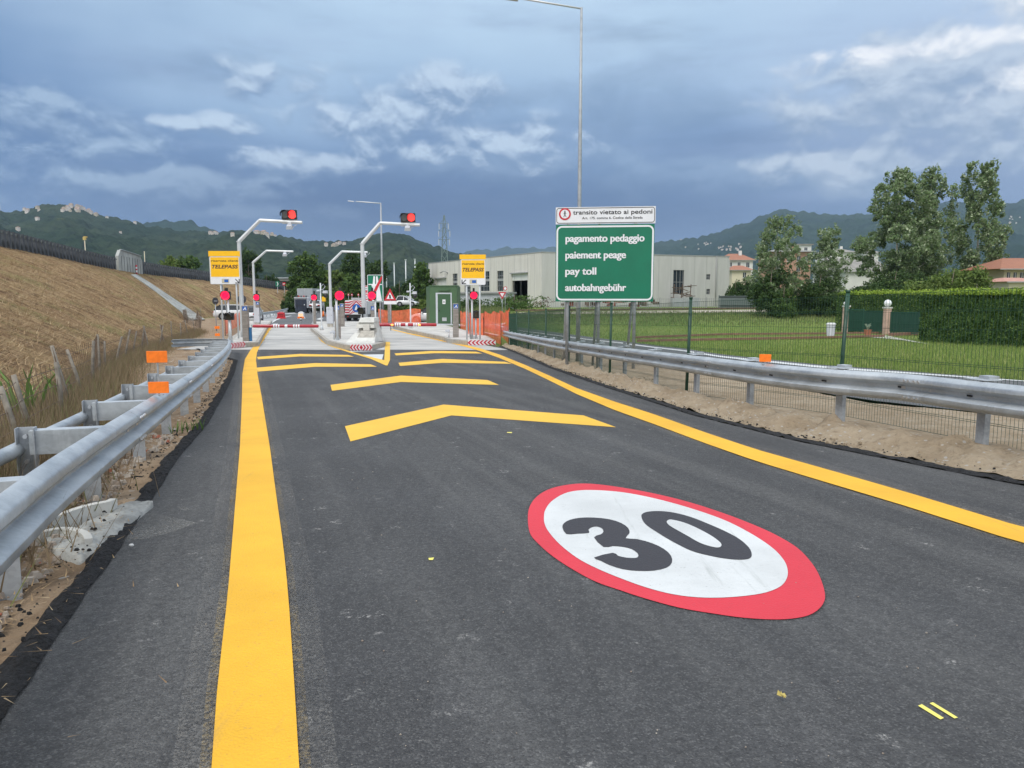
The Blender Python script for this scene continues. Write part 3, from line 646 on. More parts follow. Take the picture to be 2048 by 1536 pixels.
def tree(label, loc, H, Wd, mat_, seed, kind='round', n=3500, leaf=.16, cat='tree', name='tree', group=None, trunk=.18, base=.18, bark=None):
    rg = random.Random(seed); root = thing(name, label, cat, loc, 0, group)
    blobs = []; tr = MB(); w2 = Wd/2
    if kind == 'round':
        for i in range(11):
            a = rg.uniform(0, 6.28); r = rg.uniform(.15, .62)*w2; z = H*(base+(1-base)*rg.uniform(.22, .82)); k = 1-.5*abs(z/H-.5)
            blobs.append((r*math.cos(a)*k, r*math.sin(a)*k, z, w2*rg.uniform(.42, .58), w2*rg.uniform(.42, .58), H*rg.uniform(.16, .22)))
        for i in range(5): a = i*1.3; blobs.append((w2*.5*math.cos(a), w2*.5*math.sin(a), H*.2, w2*.5, w2*.5, H*.17))
        blobs.append((0, 0, H*.85, w2*.4, w2*.4, H*.14))
    elif kind == 'bush':
        for i in range(16):
            a = i*2.4; r = (.08+.66*(i/15)**.6)*w2; z = H*(.15+.6*((i*.618)%1))*(1-.3*(r/w2))
            blobs.append((r*math.cos(a), r*math.sin(a), z, w2*rg.uniform(.32, .48), w2*rg.uniform(.32, .48), H*rg.uniform(.22, .32)))
    elif kind == 'poplar':
        for i in range(40):
            k = (i+.5)/40; z = H*(base+(1-base)*k*.95); env = w2*min(1, 1.25*math.sin(math.pi*min(1, .16+k*.76))**.8)
            a = i*2.4+rg.uniform(-.4, .4); r = env*rg.uniform(.15, .82); s_ = (1-.42*k)
            blobs.append((r*math.cos(a), r*math.sin(a), z, w2*.36*s_, w2*.36*s_, H*rg.uniform(.06, .10)))
        blobs.append((0, 0, H*.95, w2*.14, w2*.14, H*.06))
    tr.tube([(0, 0, -.3), (w2*.02, 0, H*.3), (-w2*.03, w2*.02, H*.62), (0, 0, H*.88)], [trunk, trunk*.72, trunk*.42, trunk*.1], 8)
    for b in blobs[:14]:
        z0 = max(H*.12, b[2]-H*.22); tr.tube([(0, 0, z0), (b[0]*.55, b[1]*.55, (z0+b[2])/2+H*.02), (b[0], b[1], b[2])], [trunk*.38, trunk*.22, trunk*.06], 5)
    tr.build('trunk', bark or m_bark, root, True)
    leafcloud('crown', blobs, n, leaf, mat_, root, seed)
    return root
# ================= object materials
def galvmat(name, c, met=.55, rough=.5):
    m = bpy.data.materials.new(name); m.use_nodes = True; t = NT(m.node_tree); b = t.n['Principled BSDF']
    o = t.node('ShaderNodeTexCoord', 3); n = t.noise(t.vscale(o, (1.2, 1.2, 3)), 2.2, 5, .6); sp = t.vor(o, 45., out=1); s2 = t.node('ShaderNodeSeparateColor', 0, Color=sp)
    base_ = t.mix(t.sm(n, .3, .7), tuple(x*.80 for x in c[:3]), tuple(min(1, x*1.12) for x in c[:3])); base_ = t.mix(t.sm(s2, .2, .9, 0, .16), base_, (.62, .66, .70, 1))
    dr = t.noise(t.vscale(o, (6, 6, .6)), 1., 4, .7); base_ = t.mix(t.sm(dr, .55, .75, 0, .35), base_, (.70, .73, .75, 1))
    t.l.new(base_, b.inputs['Base Color']); b.inputs['Metallic'].default_value = met
    t.l.new(t.sm(n, .3, .7, rough-.1, rough+.12), b.inputs['Roughness'])
    t.l.new(t.node('ShaderNodeBump', 0, Strength=.12, Distance=.01, Height=n), b.inputs['Normal']); return m
m_galv = galvmat('galvanised_steel', (.44, .475, .50, 1)); m_galvd = galvmat('galvanised_post', (.36, .385, .41, 1), .45, .6)
m_gant = mat('gantry_steel', (.56, .59, .61, 1), .45, .25, var=.05, vs=1.5)
m_bolt = mat('bolt', (.55, .57, .60, 1), .35, .8); m_hole = mat('slot_hole', (.03, .03, .03, 1), .9)
m_oref = mat('orange_reflector', (.95, .20, .01, 1), .45, var=.1, vs=20); m_orefd = mat('orange_frame', (.75, .13, .01, 1), .5)
m_gpost = mat('green_post', (.010, .055, .032, 1), .4, var=.2, vs=3); m_gwire = mat('green_wire', (.012, .05, .03, 1), .5)
m_green = mat('sign_green', (.0, .155, .085, 1), .38, var=.08, vs=1.2); m_white = mat('sign_white', (.74, .76, .80, 1), .4, var=.03, vs=3); m_ink = mat('sign_black', (.014, .014, .018, 1), .5)
m_signy = mat('sign_yellow', (.90, .50, .008, 1), .4, var=.03, vs=3); m_signr = mat('sign_red', (.52, .015, .03, 1), .4); m_signb = mat('sign_blue', (.015, .11, .42, 1), .4)
m_back = mat('sign_back', (.05, .05, .055, 1), .6); m_alu = mat('aluminium', (.52, .54, .56, 1), .45, .7, var=.06, vs=5)
m_steel = mat('brushed_steel', (.33, .305, .28, 1), .42, .75, var=.18, vs=1.5, stretch=(1, 1, 6)); m_cab = mat('cabinet_grey', (.50, .53, .58, 1), .5, var=.05, vs=3)
m_plast = mat('black_plastic', (.016, .017, .017, 1), .45); m_rubber = mat('rubber', (.015, .015, .016, 1), .8)
m_lens = mat('red_lens_lit', (.5, .0, .02, 1), .4, emit=(1, .0, .055, 1), es=1.6); m_lensc = mat('red_lens_ring', (.5, .02, .03, 1), .4, emit=(1, .06, .10, 1), es=1.7); m_lenso = mat('red_lens_head', (.5, .02, .01, 1), .4, emit=(1, .05, .045, 1), es=1.6)
m_offl = mat('lens_off', (.05, .05, .04, 1), .2, coat=.5); m_amb = mat('amber_lit', (.8, .3, .05, 1), .4, emit=(1, .42, .10, 1), es=1.5)
m_boomr = mat('boom_red', (.36, .008, .022, 1), .35, coat=.3); m_boomw = mat('boom_white', (.72, .73, .75, 1), .4); m_blue = mat('blue_post', (.02, .12, .27, 1), .5)
m_kred = mat('hazard_red', (.48, .012, .035, 1), .4)
# ================= W-beam guardrails
WB = [(-.005, .748), (.012, .757), (.026, .754), (.076, .722), (.085, .708), (.085, .672), (.076, .660), (.006, .632), (.0, .625), (.0, .585), (.006, .578), (.076, .550), (.085, .538), (.085, .502), (.076, .488), (.026, .456), (.012, .453), (-.005, .462)]
def sweep(path, prof, side, thick=.005):
    """profile (n, z) swept along path of xy points; side = +1: n points to the right of travel"""
    m = MB(); loop = prof+[(a-thick, b) for a, b in prof[::-1]]; k = len(loop); vs = []
    for i, p in enumerate(path):
        t = (path[min(i+1, len(path)-1)]-path[max(i-1, 0)]).normalized(); nr_ = Vector((t.y, -t.x, 0))*side
        for a, b in loop: q = p+nr_*a; vs.append((q.x, q.y, p.z+b))
    m.add(vs, [(i*k+j, (i+1)*k+j, (i+1)*k+(j+1) % k, i*k+(j+1) % k) for i in range(len(path)-1) for j in range(k)]+[(q*k+j, q*k+j+1, q*k+k-2-j, q*k+k-1-j) for q in (0, len(path)-1) for j in range(len(prof)-1)])
    return m
def roadpath(pts, step=.35):
    p = spline([(a, b, 0) for a, b in pts], step)
    return [Vector((q.x, q.y, gh(q.x, q.y))) for q in p]
def frame_at(path, s):
    L = 0
    for a, b in zip(path, path[1:]):
        l = (b-a).length
        if L+l >= s: f = (s-L)/l; t = (b-a).normalized(); return a.lerp(b, f), t
        L += l
    return path[-1], (path[-1]-path[-2]).normalized()
def plen(path): return sum((b-a).length for a, b in zip(path, path[1:]))
railL = gp(*[(*q, .595) for q in ((0, 987), (100, 917), (200, 855), (300, 795), (400, 733), (438, 706), (455, 689))])
railL = [(railL[0][0]+1.15*1.0, railL[0][1]-2.6), (railL[0][0]+.42, railL[0][1]-1.1)]+railL+[gp((457, 679, .595))[0]]
print('railL', [(round(a, 2), round(b, 2)) for a, b in railL])
gl = thing('guardrail', 'galvanised steel guardrail with spacers and rear bar along the left yellow line', 'guardrail', (0, 0, 0))
pathL = roadpath(railL)
WBL = [(a, b-.16) for a, b in WB]; sweep(pathL, WBL, 1).build('beam', m_galv, gl, 'auto')
e0 = railL[-1]; endL = roadpath([e0, (e0[0]-.45, e0[1]+.8), (e0[0]-1.1, e0[1]+1.2), (e0[0]-1.8, e0[1]+.9), (e0[0]-2.1, e0[1]-.2)], .15)
sweep(endL, WBL, 1).build('beam_end', m_galv, gl, 'auto')
Lt = plen(pathL); s = 1.15; rear = []
sps = []
pos_ = [(-2.43, 3.62)]
while s < Lt-1: sps.append(s); s += 1.87
sps = [x for x in sps]
# shift so that a post stands at the measured spot
def nearest_s(path, x, y):
    best = min(range(len(path)), key=lambda i: (path[i].x-x)**2+(path[i].y-y)**2); return plen(path[:best+1])
fp_ = G(25, 1190); s0 = nearest_s(pathL, fp_.x+.12, fp_.y+.05)
sps = [s0+1.87*k for k in range(-2, 40) if .2 < s0+1.87*k < Lt-.3]
pc = 0
for s in sps:
    p, t = frame_at(pathL, s); n_ = Vector((-t.y, t.x, 0)); rz = math.atan2(t.y, t.x)
    c = p+n_*.50; c.z -= .16
    m = MB()      # C-section post
    for (dx, dy, sx, sy) in ((0, .055, .12, .008), (0, -.055, .12, .008)):
        pass
    m.box((c.x, c.y, c.z+.2), (.008, .12, 1.12), rz)
    for sg in (-1, 1):
        q = c+n_*.056*sg+t*(-.035); m.box((q.x, q.y, q.z+.2), (.078, .007, 1.12), rz)
    for zz in (.76, .58, .41):
        q = c-t*.037+n_*0; m.tube([(q.x, q.y, q.z+zz-.06), (q.x-t.x*.03, q.y-t.y*.03, q.z+zz-.06)], .016, 6, 1)
    m.build('post', [m_galvd, m_bolt], gl); pc += 1
    m = MB(); q = p+n_*.25; q.z -= .16; m.box((q.x, q.y, q.z+.735), (.10, .46, .006), rz); q2 = q-t*.05; m.box((q2.x, q2.y, q2.z+.65), (.006, .46, .17), rz)
    m.build('spacer', m_galv, gl)
    # lower foot plate stub under the beam
    m = MB(); q = p+n_*.10; q.z -= .16; m.box((q.x, q.y, q.z+.20), (.10, .007, .62), rz); q3 = q-t*.047; m.box((q3.x, q3.y, q3.z+.20), (.007, .11, .62), rz); m.build('foot', m_galvd, gl)
    rear.append(c+n_*.075+Vector((0, 0, .60)))
rr_ = [q+Vector((0, 0, 0)) for q in rear]
MB().tube(spline(rr_, .6), .052, 10).build('rear_bar', m_galv, gl, True)
def splices(path, par, side, s_list, mt, dz=0.):
    for s in s_list:
        p, t = frame_at(path, s); p.z += dz; n_ = Vector((t.y, -t.x, 0))*side; m = MB()
        for ds in (-.10, -.04, .04, .10):
            for zz in (.505, .69):
                q = p+t*ds+n_*.086; m.tube([(q.x, q.y, q.z+zz), (q.x+n_.x*.014, q.y+n_.y*.014, q.z+zz)], .015, 8)
        for ds in (-.2, .2):
            q = p+t*ds+n_*.005; m.box((q.x, q.y, q.z+.605), (.06, .012, .026), math.atan2(t.y, t.x))
        i0 = s-.18; seg = []; bm_ = m
        k = 0
        while k <= 6: seg.append(frame_at(path, i0+.06*k)[0]); k += 1
        m2 = sweep(seg, [(a+.004, b+dz) for a, b in WB], side, .003); m2.add(bm_.v, bm_.f, 1); m2.build('splice_plate', [mt, m_bolt], par, 'auto')
splices(pathL, gl, 1, [s0+1.87*1.5+3.74*k for k in range(0, 8)], m_galv, -.16)
railR = gp(*[(*q, .755) for q in ((2048, 772), (1900, 757), (1800, 747), (1680, 739.5), (1530, 727), (1360, 708), (1200, 690), (1100, 677.5), (1050, 669), (1008, 661))])
railR = [(railR[0][0]+1.5, railR[0][1]-5), (railR[0][0]+.65, railR[0][1]-2.3)]+railR
print('railR', [(round(a, 2), round(b, 2)) for a, b in railR])
gr_ = thing('guardrail', 'long galvanised guardrail on square posts curving along the right yellow line', 'guardrail', (0, 0, 0))
pathR = roadpath(railR)
sweep(pathR, WB, -1).build('beam', m_galv, gr_, 'auto')
LR = plen(pathR); fp_ = G(1922, 918); sR = nearest_s(pathR, fp_.x-.05, fp_.y)
feetR = [sR+1.9*k for k in range(-4, 30) if .1 < sR+1.9*k < LR-.1]
for s in feetR:
    p, t = frame_at(pathR, s); n_ = Vector((t.y, -t.x, 0)); rz = math.atan2(t.y, t.x); c = p+n_*.10
    m = MB(); m.box((c.x, c.y, c.z+.24), (.10, .006, 1.04), rz)
    for sg in (-1, 1): q = c+t*.048*sg+n_*.03; m.box((q.x, q.y, q.z+.24), (.006, .062, 1.04), rz)
    m.build('post', m_galvd, gr_)
    m = MB(); q = p+n_*.09; m.box((q.x, q.y, q.z+.772), (.26, .20, .006), rz); q = p+n_*.16; m.box((q.x, q.y, q.z+.79), (.12, .12, .03), rz); m.build('cap_plate', m_galv, gr_)
splices(pathR, gr_, -1, [sR-3.2+4.0*k for k in range(0, 9)], m_galv)
m = MB()
for s in [sR-1.9*.5+1.0*k for k in range(0, 26)]:
    p, t = frame_at(pathR, s); n_ = Vector((-t.y, t.x, 0)); q = p+n_*.006; m.box((q.x, q.y, q.z+.605), (.07, .008, .018), math.atan2(t.y, t.x))
m.build('slots', m_hole, gr_)
# delineators
def delin(label, loc, w_, h_, zs, rz=0, stem=.0, group='orange delineator plates on the guardrails'):
    r = thing('delineator', label, 'reflector', loc, rz, group)
    top = max(zs)
    MB().bb(-.008, .008, .004, .014, -.02, top+.01).bb(-.04, .04, -.02, .03, -.012, -.004).build('stem', m_galvd, r)
    for z in zs:
        MB().rrect(-w_/2, w_/2, z-h_/2, z+h_/2, .008, -.006, .004).build('reflector_plate', m_oref, r, bevel=.002)
    return r
pD, _ = frame_at(pathL, nearest_s(pathL, -2.95, 6.35)); D_ = pD.y
f1 = P(318, 788, G(318, 788, .62).y)
delin('two orange plates one above the other on the left guardrail', (f1.x, f1.y, f1.z), .19, .115, (.065, .37), R(12))
pf = P(435, 672, 35.2); delin('small pair of orange plates at the far end of the left guardrail', (pf.x, 35.2, pf.z), .22, .13, (.06, .40), R(16))
pf = P(1530, 727, 10.2); delin('single orange plate on top of the right guardrail', (pf.x, 10.2, pf.z), .155, .105, (.075,), R(-14))
# ================= green mesh fence on the right
fz = gp((1673, 836), (1372, 792), (1219, 757), (1137, 735), (1091, 718), (1057, 706), (1033, 698), (1018, 691))
fz = [(fz[0][0]+1.25, fz[0][1]-7.), (fz[0][0]+.95, fz[0][1]-4.9), (fz[0][0]+.55, fz[0][1]-2.5)]+fz
print('fz', [(round(a, 2), round(b, 2)) for a, b in fz])
fen = thing('mesh_fence', 'green wire mesh fence on green posts behind the right guardrail', 'fence', (0, 0, 0))
for i, (x, y) in enumerate(fz):
    if i < 3: continue
    z = gh(x, y); lean = {3: .07, 4: .04, 5: .02}.get(i, .01)
    MB().tube([(x, y, z-.3), (x+lean, y, z+1.74)], .028, 8).tube([(x+lean, y, z+1.72), (x+lean*1.02, y, z+1.76)], .032, 8).build('post', m_gpost, fen, True)
for i in range(len(fz)-1):
    a, b = Vector((*fz[i], 0)), Vector((*fz[i+1], 0)); L = (b-a).length; n = int(L/.05); m = MB(); r_ = .0021 if i < 4 else .0026
    def wz(q): return gh(q.x, q.y)
    for k in range(n):
        q = a.lerp(b, k/n); z = wz(q); o_ = .006
        m.add([(q.x-r_, q.y, z+.05), (q.x+r_, q.y, z+.05), (q.x, q.y+r_*1.7, z+.05), (q.x-r_, q.y, z+1.68), (q.x+r_, q.y, z+1.68), (q.x, q.y+r_*1.7, z+1.68)], [(0, 1, 4, 3), (1, 2, 5, 4), (2, 0, 3, 5)])
    for h in (.05, .25, .27, .65, .85, .87, 1.25, 1.45, 1.47, 1.67):
        m.bar((a.x, a.y, wz(a)+h), (b.x, b.y, wz(b)+h), .0045, .0045)
    m.build('mesh_panel', m_gwire, fen)
# ================= big green toll sign
fr = Fr(1212, 702, 0, 20.5); X0 = fr.x
sg = thing('toll_sign', 'large green motorway sign listing pay toll in four languages under a white pedestrian ban panel', 'road sign', fr.o, R(-7))
zb, zt, zm = fr.z(603), fr.z(413.5), fr.z(448); xl, xr = fr.x(1112.5), fr.x(1304.5); wS = (xr-xl); xl, xr = -wS/2-.02, wS/2
off = fr.x(1208.5); sg.location.x += off
mid = (xl+xr)/2
pn = MB().bb(xl, xr, 0, .03, zb, zm-.01).build('green_panel', m_green, sg)
MB().bb(xl+.02, xr-.02, .031, .05, zb+.3, zb+.36).bb(xl+.02, xr-.02, .031, .05, zm-.5, zm-.44).bb(xl+.02, xr-.02, .031, .05, (zb+zm)/2, (zb+zm)/2+.06).build('stiffener', m_alu, sg)
def frame_ring(x0, x1, z0, z1, r, t_, y0, y1, mt, par, name='border'):
    o_, i_ = rr(x0, x1, z0, z1, r), rr(x0+t_, x1-t_, z0+t_, z1-t_, max(.005, r-t_)); n = len(o_); m = MB()
    vs = [(a, y0, b) for a, b in o_]+[(a, y0, b) for a, b in i_]+[(a, y1, b) for a, b in o_]+[(a, y1, b) for a, b in i_]; fs = []
    for k in range(n):
        j = (k+1) % n; fs += [(k, j, n+j, n+k), (k, 2*n+k, 2*n+j, j), (n+k, n+j, 3*n+j, 3*n+k)]
    m.add(vs, fs); return m.build(name, mt, par)
s_ = wS/192.
frame_ring(xl+1*s_, xr-1*s_, zb+2*s_, zm-3*s_, 11*s_, 3.3*s_, -.006, .001, m_white, pn)
def X(px): return xl+(px-1112.5)*s_
def Z(py): return zb+(603-py)*s_
for body, x0, x1, y in (('pagamento pedaggio', 1132, 1286.5, 485), ('paiement peage', 1132, 1251, 517.5), ('pay toll', 1132, 1193, 549.5), ('autobahngebühr', 1132, 1252.5, 582)):
    text(body, X(x0), X(x1), Z(y), 14.2*s_, -.0085, m_white, pn, bold=.012, heavy=.5*s_)
tp = MB().bb(xl-.01, xr+.02, 0, .03, zm+.008, zt).build('white_panel', m_white, sg)
zt2, zm2 = zt, zm+.008
frame_ring(xl+.01, xr+.0, zm2+.02, zt2-.02, 5*s_, 1.1*s_, -.006, .001, m_ink, tp)
text('transito vietato ai pedoni', X(1146), X(1301), Z(431.5), 8.3*s_, -.007, m_ink, tp, bold=.012)
text('Art. 175. comma 6. Codice della Strada', X(1164), X(1282.5), Z(441), 4.6*s_, -.007, m_ink, tp, bold=.008)
cx_, cz_ = X(1130), Z(430.5)
MB().disc((cx_, -.008, cz_), 11.8*s_, .007, 32).build('ban_roundel', m_signr, tp); MB().disc((cx_, -.011, cz_), 8.6*s_, .002, 32).build('roundel_field', m_white, tp)
q_ = s_*1.
m = MB().disc((cx_, -.014, cz_+5.4*q_), 1.25*q_, .002, 12)
for a, b, w_ in (((0, 4.3), (0, -.3), 2.0), ((0, 0), (-2.2, -6.2), 1.2), ((0, 0), (2.4, -6.), 1.2), ((0, 3.8), (-2.6, .2), .9), ((0, 3.8), (2.6, .6), .9)):
    m.bar((cx_+a[0]*q_, -.013, cz_+a[1]*q_), (cx_+b[0]*q_, -.013, cz_+b[1]*q_), w_*q_, .002) if False else m.prism([(cx_+(a[0]-w_/2)*q_, cz_+a[1]*q_), (cx_+(b[0]-w_/2)*q_, cz_+b[1]*q_), (cx_+(b[0]+w_/2)*q_, cz_+b[1]*q_), (cx_+(a[0]+w_/2)*q_, cz_+a[1]*q_)], -.014, -.011)
m.build('walking_figure', m_ink, tp)
for px in (1136, 1198.5, 1270):
    x = X(px); MB().tube([(x, .09, -.2), (x, .09, zt-.1)], .045, 10).build('post', m_galvd, sg, True)
    MB().tube([(x-.17, 1.5, -.2), (x-.02, .12, zb+.55)], .036, 8).build('brace', m_galvd, sg, True)
# ================= tall street lamps
def lamp(label, fr, r0, r1, ztop, arm, armz, name='street_lamp', head=.5, group=None):
    r = thing(name, label, 'street lamp', fr.o, 0, group)
    MB().tube([(0, 0, -.3), (0, 0, ztop*.3), (0, 0, ztop*.65), (0, 0, ztop)], [r0, r0*.8+r1*.2, (r0+r1)/2, r1], 12).box((0, 0, .5), (r0*1.2, r0*2.1, .35)).build('pole', m_galvd, r, True)
    MB().tube([(0, 0, ztop-.03), (arm*.9, 0, ztop+armz*.9)], r1*.75, 10).build('arm', m_gant, r, True)
    sg_ = 1 if arm > 0 else -1
    MB().box((arm+sg_*head*.3, 0, ztop+armz), (head, .22, .09), 0, taper=.8, tilt=('Y', -sg_*.12)).build('lamp_head', m_cab, r, bevel=.02)
    return r
fl = Fr(1156, 690, 0, 24.); lamp('very tall galvanised street lamp rising behind the green toll sign', fl, .075, .036, fl.z(15), fl.x(1030)*1.02, fl.z(-5)-fl.z(15), head=.7)
fl = Fr(766, 630, 0, 78); lamp('tall slim street lamp beside the green end of motorway sign', fl, .13, .07, fl.z(406), fl.x(711), fl.z(402.5)-fl.z(406), head=.7)
fl = Fr(597, 600, 0, 150); lamp('small street lamp above the parked trucks, in front of the trees', fl, .12, .08, fl.z(528), fl.x(609), .15, head=.9)
for i, (px, top, Y) in enumerate(((774, 533, 260), (789.5, 528.5, 240), (812.5, 522, 220), (831, 521, 220))):
    fl = Fr(px, 600, 0, Y); r = thing('light_mast', ['leftmost and shortest of the four far light masts above the trees', 'second from the left of the four far light masts above the trees', 'third from the left of the four far light masts above the trees', 'rightmost of the four far light masts above the trees'][i], 'light mast', fl.o, 0, 'light masts above the far trees')
    MB().tube([(0, 0, 0), (0, 0, fl.z(top))], .16, 8).build('pole', m_gant, r, True); MB().tube([(0, 0, fl.z(top)), (0, 0, fl.z(top)+.5)], [.16, .35], 8).build('lamp_head', m_cab, r)
fl = Fr(202, 540, 0, 82); fl.o.z = 4.2; fl.o.x = crest(5.9).x-.3
r = thing('floodlight', 'yellow topped floodlight on a thin pole beside the concrete shelter on the bank', 'floodlight', fl.o)
MB().tube([(0, 0, -.5), (0, 0, fl.z(480))], .05, 8).build('pole', mat('pale_pole', (.55, .5, .38, 1), .6), r, True); MB().box((0, 0, fl.z(477)), (.28, .2, .32)).box((.14, -.05, fl.z(474)), (.3, .25, .12)).build('lamp_head', mat('yellow_head', (.55, .42, .15, 1), .5), r)
# ================= toll zone
AZ = R(16)
IDZ = .25
def IG(px, py): return G(px, py, IDZ)
def island(label, pts, fine=None):
    q = [IG(*p) for p in pts]; o = thing('traffic_island', label, 'traffic island', (q[0].x, q[0].y, gh(q[0].x, q[0].y)))
    z0 = o.location.z; m = MB(); k = MB(); n = len(q)
    ins = []
    cx = sum(p.x for p in q)/n; cy = sum(p.y for p in q)/n
    top = [(p.x-o.location.x, p.y-o.location.y, gh(p.x, p.y)+IDZ-z0) for p in q]
    import mathutils.geometry as mg
    # inner surface a little inside the kerb
    inn = []
    for i in range(n):
        a, b, c = Vector(top[i-1]), Vector(top[i]), Vector(top[(i+1) % n]); d1 = (b-a).xy.normalized(); d2 = (c-b).xy.normalized()
        nn = Vector((-d1.y-d2.y, d1.x+d2.x)).normalized(); sgn = 1 if (Vector((cx, cy))-Vector((q[i].x, q[i].y))).dot(nn) > 0 else -1
        inn.append((b.x+nn.x*.16*sgn, b.y+nn.y*.16*sgn, b.z))
    for i in range(n):
        j = (i+1) % n; a, b, c, d_ = top[i], top[j], inn[j], inn[i]
        k.add([(*a[:2], a[2]-.4), (*b[:2], b[2]-.4), b, a, c, d_], [(0, 1, 2, 3), (3, 2, 4, 5)])
    k.build('kerb', m_kerb, o)
    tri = mg.tessellate_polygon([[Vector(p) for p in inn]]); m.add([(a, b, c+.006) for a, b, c in inn], [tuple(t) for t in tri]); m.build('paved_top', m_conc, o)
    tag(o, kind='structure'); 
    for kk in ('category',):
        if kk in o: pass
    return o
iL = island('concrete island with the left yellow sign', [(459, 687.5), (517, 684), (526, 668), (534, 655), (544, 641), (497, 641), (484, 657), (470, 671)])
iC = island('concrete island between the two lanes with the concrete nose', [(653, 680.5), (690, 689.5), (700, 690.5), (745, 690.5), (771, 683), (763, 668), (757, 655), (752, 643), (628, 643), (621, 655), (636, 667)])
iR = island('concrete island with the right yellow sign', [(785, 651), (820, 660), (885, 673.5), (898, 678), (935, 682), (992, 681.5), (975, 672), (915, 656), (890, 650), (860, 645), (790, 643)])
# hazard plates on the kerb noses
def hazard(label, p0, p1, py0, py1, pat):
    a, b = IG(*p0), IG(*p1); d_ = (b-a); d_.z = 0; L = d_.length; rz = math.atan2(d_.y, d_.x); nn = Vector((d_.y, -d_.x, 0)).normalized()
    o = thing('hazard_plate', label, 'hazard plate', (a.x+nn.x*.03, a.y+nn.y*.03, gh(a.x, a.y)+.03), rz, 'red and white chevron plates on the island kerbs')
    H = .26; MB().bb(0, L, -.01, .012, 0, H).build('plate', m_boomw, o); m = MB(); k = abs(len(pat))
    w_ = L/len(pat)
    for i, c in enumerate(pat):
        x = i*w_; s_ = .34*w_ if c == '>' else (-.34*w_ if c == '<' else 0)
        if c == 'o': m.prism([(x+w_/2-.55*w_, H/2), (x+w_/2, .01), (x+w_/2+.55*w_, H/2), (x+w_/2, H-.01)], -.016, -.011)
        else:
            xx = x+w_*.2; t_ = w_*.52; m.prism([(xx-s_, 0.004), (xx-s_+t_, 0.004), (xx+t_+s_, H/2), (xx-s_+t_, H-.004), (xx-s_, H-.004), (xx+s_, H/2)], -.016, -.011)
    m.build('chevron_stripes', m_kred, o); return o
hazard('left chevron plate with stripes pointing right, against the left island kerb', (460.5, 687.8), (489, 686.1), 0, 0, '>>>>>')
hazard('middle chevron plate with a diamond in its centre, on the centre island kerb', (701, 690.6), (744.5, 690.6), 0, 0, '<<<o>>>')
hazard('right chevron plate with stripes pointing left, on the right island kerb', (936, 682.0), (991, 681.6), 0, 0, '<<<<<<<')
# gantries
def gantry(label, fr, zt, bx, bz, ex, ez, sig=None, sx=0, r0=.12, ant=None, rz=0):
    o = thing('gantry', label, 'gantry', fr.o, rz, 'cranked grey gantry poles over the toll lanes')
    MB().tube([(0, 0, -.05), (0, 0, zt*.5), (0, 0, zt)], [r0*1.12, r0*1.02, r0*.92], 8).tube([(0, 0, zt-.03), (0, 0, zt+.02)], r0*1.25, 8).build('pole', m_gant, o)
    m = MB(); m.box((0, 0, .012), (.52, .52, .024))
    for k in range(4):
        a = k*math.pi/2; m.add([(math.cos(a)*r0, math.sin(a)*r0-.006, 0), (math.cos(a)*.24, math.sin(a)*.24-.006, 0), (math.cos(a)*r0, math.sin(a)*r0-.006, .42), (math.cos(a)*r0, math.sin(a)*r0+.006, 0), (math.cos(a)*.24, math.sin(a)*.24+.006, 0), (math.cos(a)*r0, math.sin(a)*r0+.006, .42)], [(0, 1, 2), (3, 5, 4), (0, 3, 4, 1), (1, 4, 5, 2), (2, 5, 3, 0)])
    m.build('base_plate', m_gant, o)
    MB().tube([(0, 0, zt), (bx, 0, bz)], [r0*.95, r0*.82], 8).tube([(bx-.01, 0, bz), (ex, 0, ez)], [r0*.78, r0*.72], 8).tube([(ex, 0, ez), (ex+.01, 0, ez)], r0*.8, 8).build('arm', m_gant, o)
    if sig:
        x0, x1, z0, z1 = sig; h = (z1-z0); w_ = (x1-x0)
        sh = MB().bb(x0, x1, -.12, .12, z0, z1).build('signal_head', m_plast, o, bevel=.02)
        MB().bb(x0-.01, x1+.01, -.02, .02, ez+.05, z0).bb(x0, x1, .0, .05, ez-.08, ez+.1).box(((x0+x1)/2+.1, .05, ez+.12), (w_*.8, .1, .12)).build('signal_bracket', m_alu, o)
        MB().disc((x0+w_*.74, -.15, z0+h*.5), h*.44, .03, 24).build('red_lens', m_lenso, sh); MB().disc((x0+w_*.25, -.14, z0+h*.5), h*.38, .02, 24).build('dark_lens', m_offl, sh)
        m = MB()
        for cx in (x0+w_*.74, x0+w_*.25):
            rr0 = h*.46; n = 14; vs = []; 
            for k in range(n+1):
                a = math.pi*(-.1+1.2*k/n); vs += [(cx+rr0*math.cos(a), -.12, z0+h*.5+rr0*math.sin(a)), (cx+rr0*math.cos(a), -.34, z0+h*.5+rr0*math.sin(a)*1.0)]
            m.add(vs, [(2*k, 2*k+1, 2*k+3, 2*k+2) for k in range(n)])
        m.build('visor', m_plast, sh)
    if ant:
        x, z = ant; MB().box((x, -.1, z), (.38, .3, .22), 0, taper=.75, tilt=('X', R(30))).box((x, -.05, z+.16), (.22, .12, .2)).build('antenna', m_cab, o, bevel=.02)
        MB().tube([(x+.2, 0, z+.02), (x+.33, 0, z+.1), (x+.42, 0, z+.16), (x+.38, 0, ez)], .018, 6).build('cable', m_cab, o, True)
    return o
def gan(label, px, py, dz, ztop, b, e, sig=None, ant=None, r0=.12, Y=None):
    f = Fr(px, py, dz, Y); sg = (f.x(sig[0]), f.x(sig[1]), f.z(sig[3]), f.z(sig[2])) if sig else None
    return gantry(label, f, f.z(ztop), f.x(b[0]), f.z(b[1]), f.x(e[0]), f.z(e[1]), sg, 0, r0, (f.x(ant[0]), f.z(ant[1])) if ant else None)
gan('tall gantry pole with red overhead signal next to the left yellow sign', 486, 675, IDZ, 483, (526, 440.5), (609, 445), (570, 599, 420, 439), (585, 454), .125)
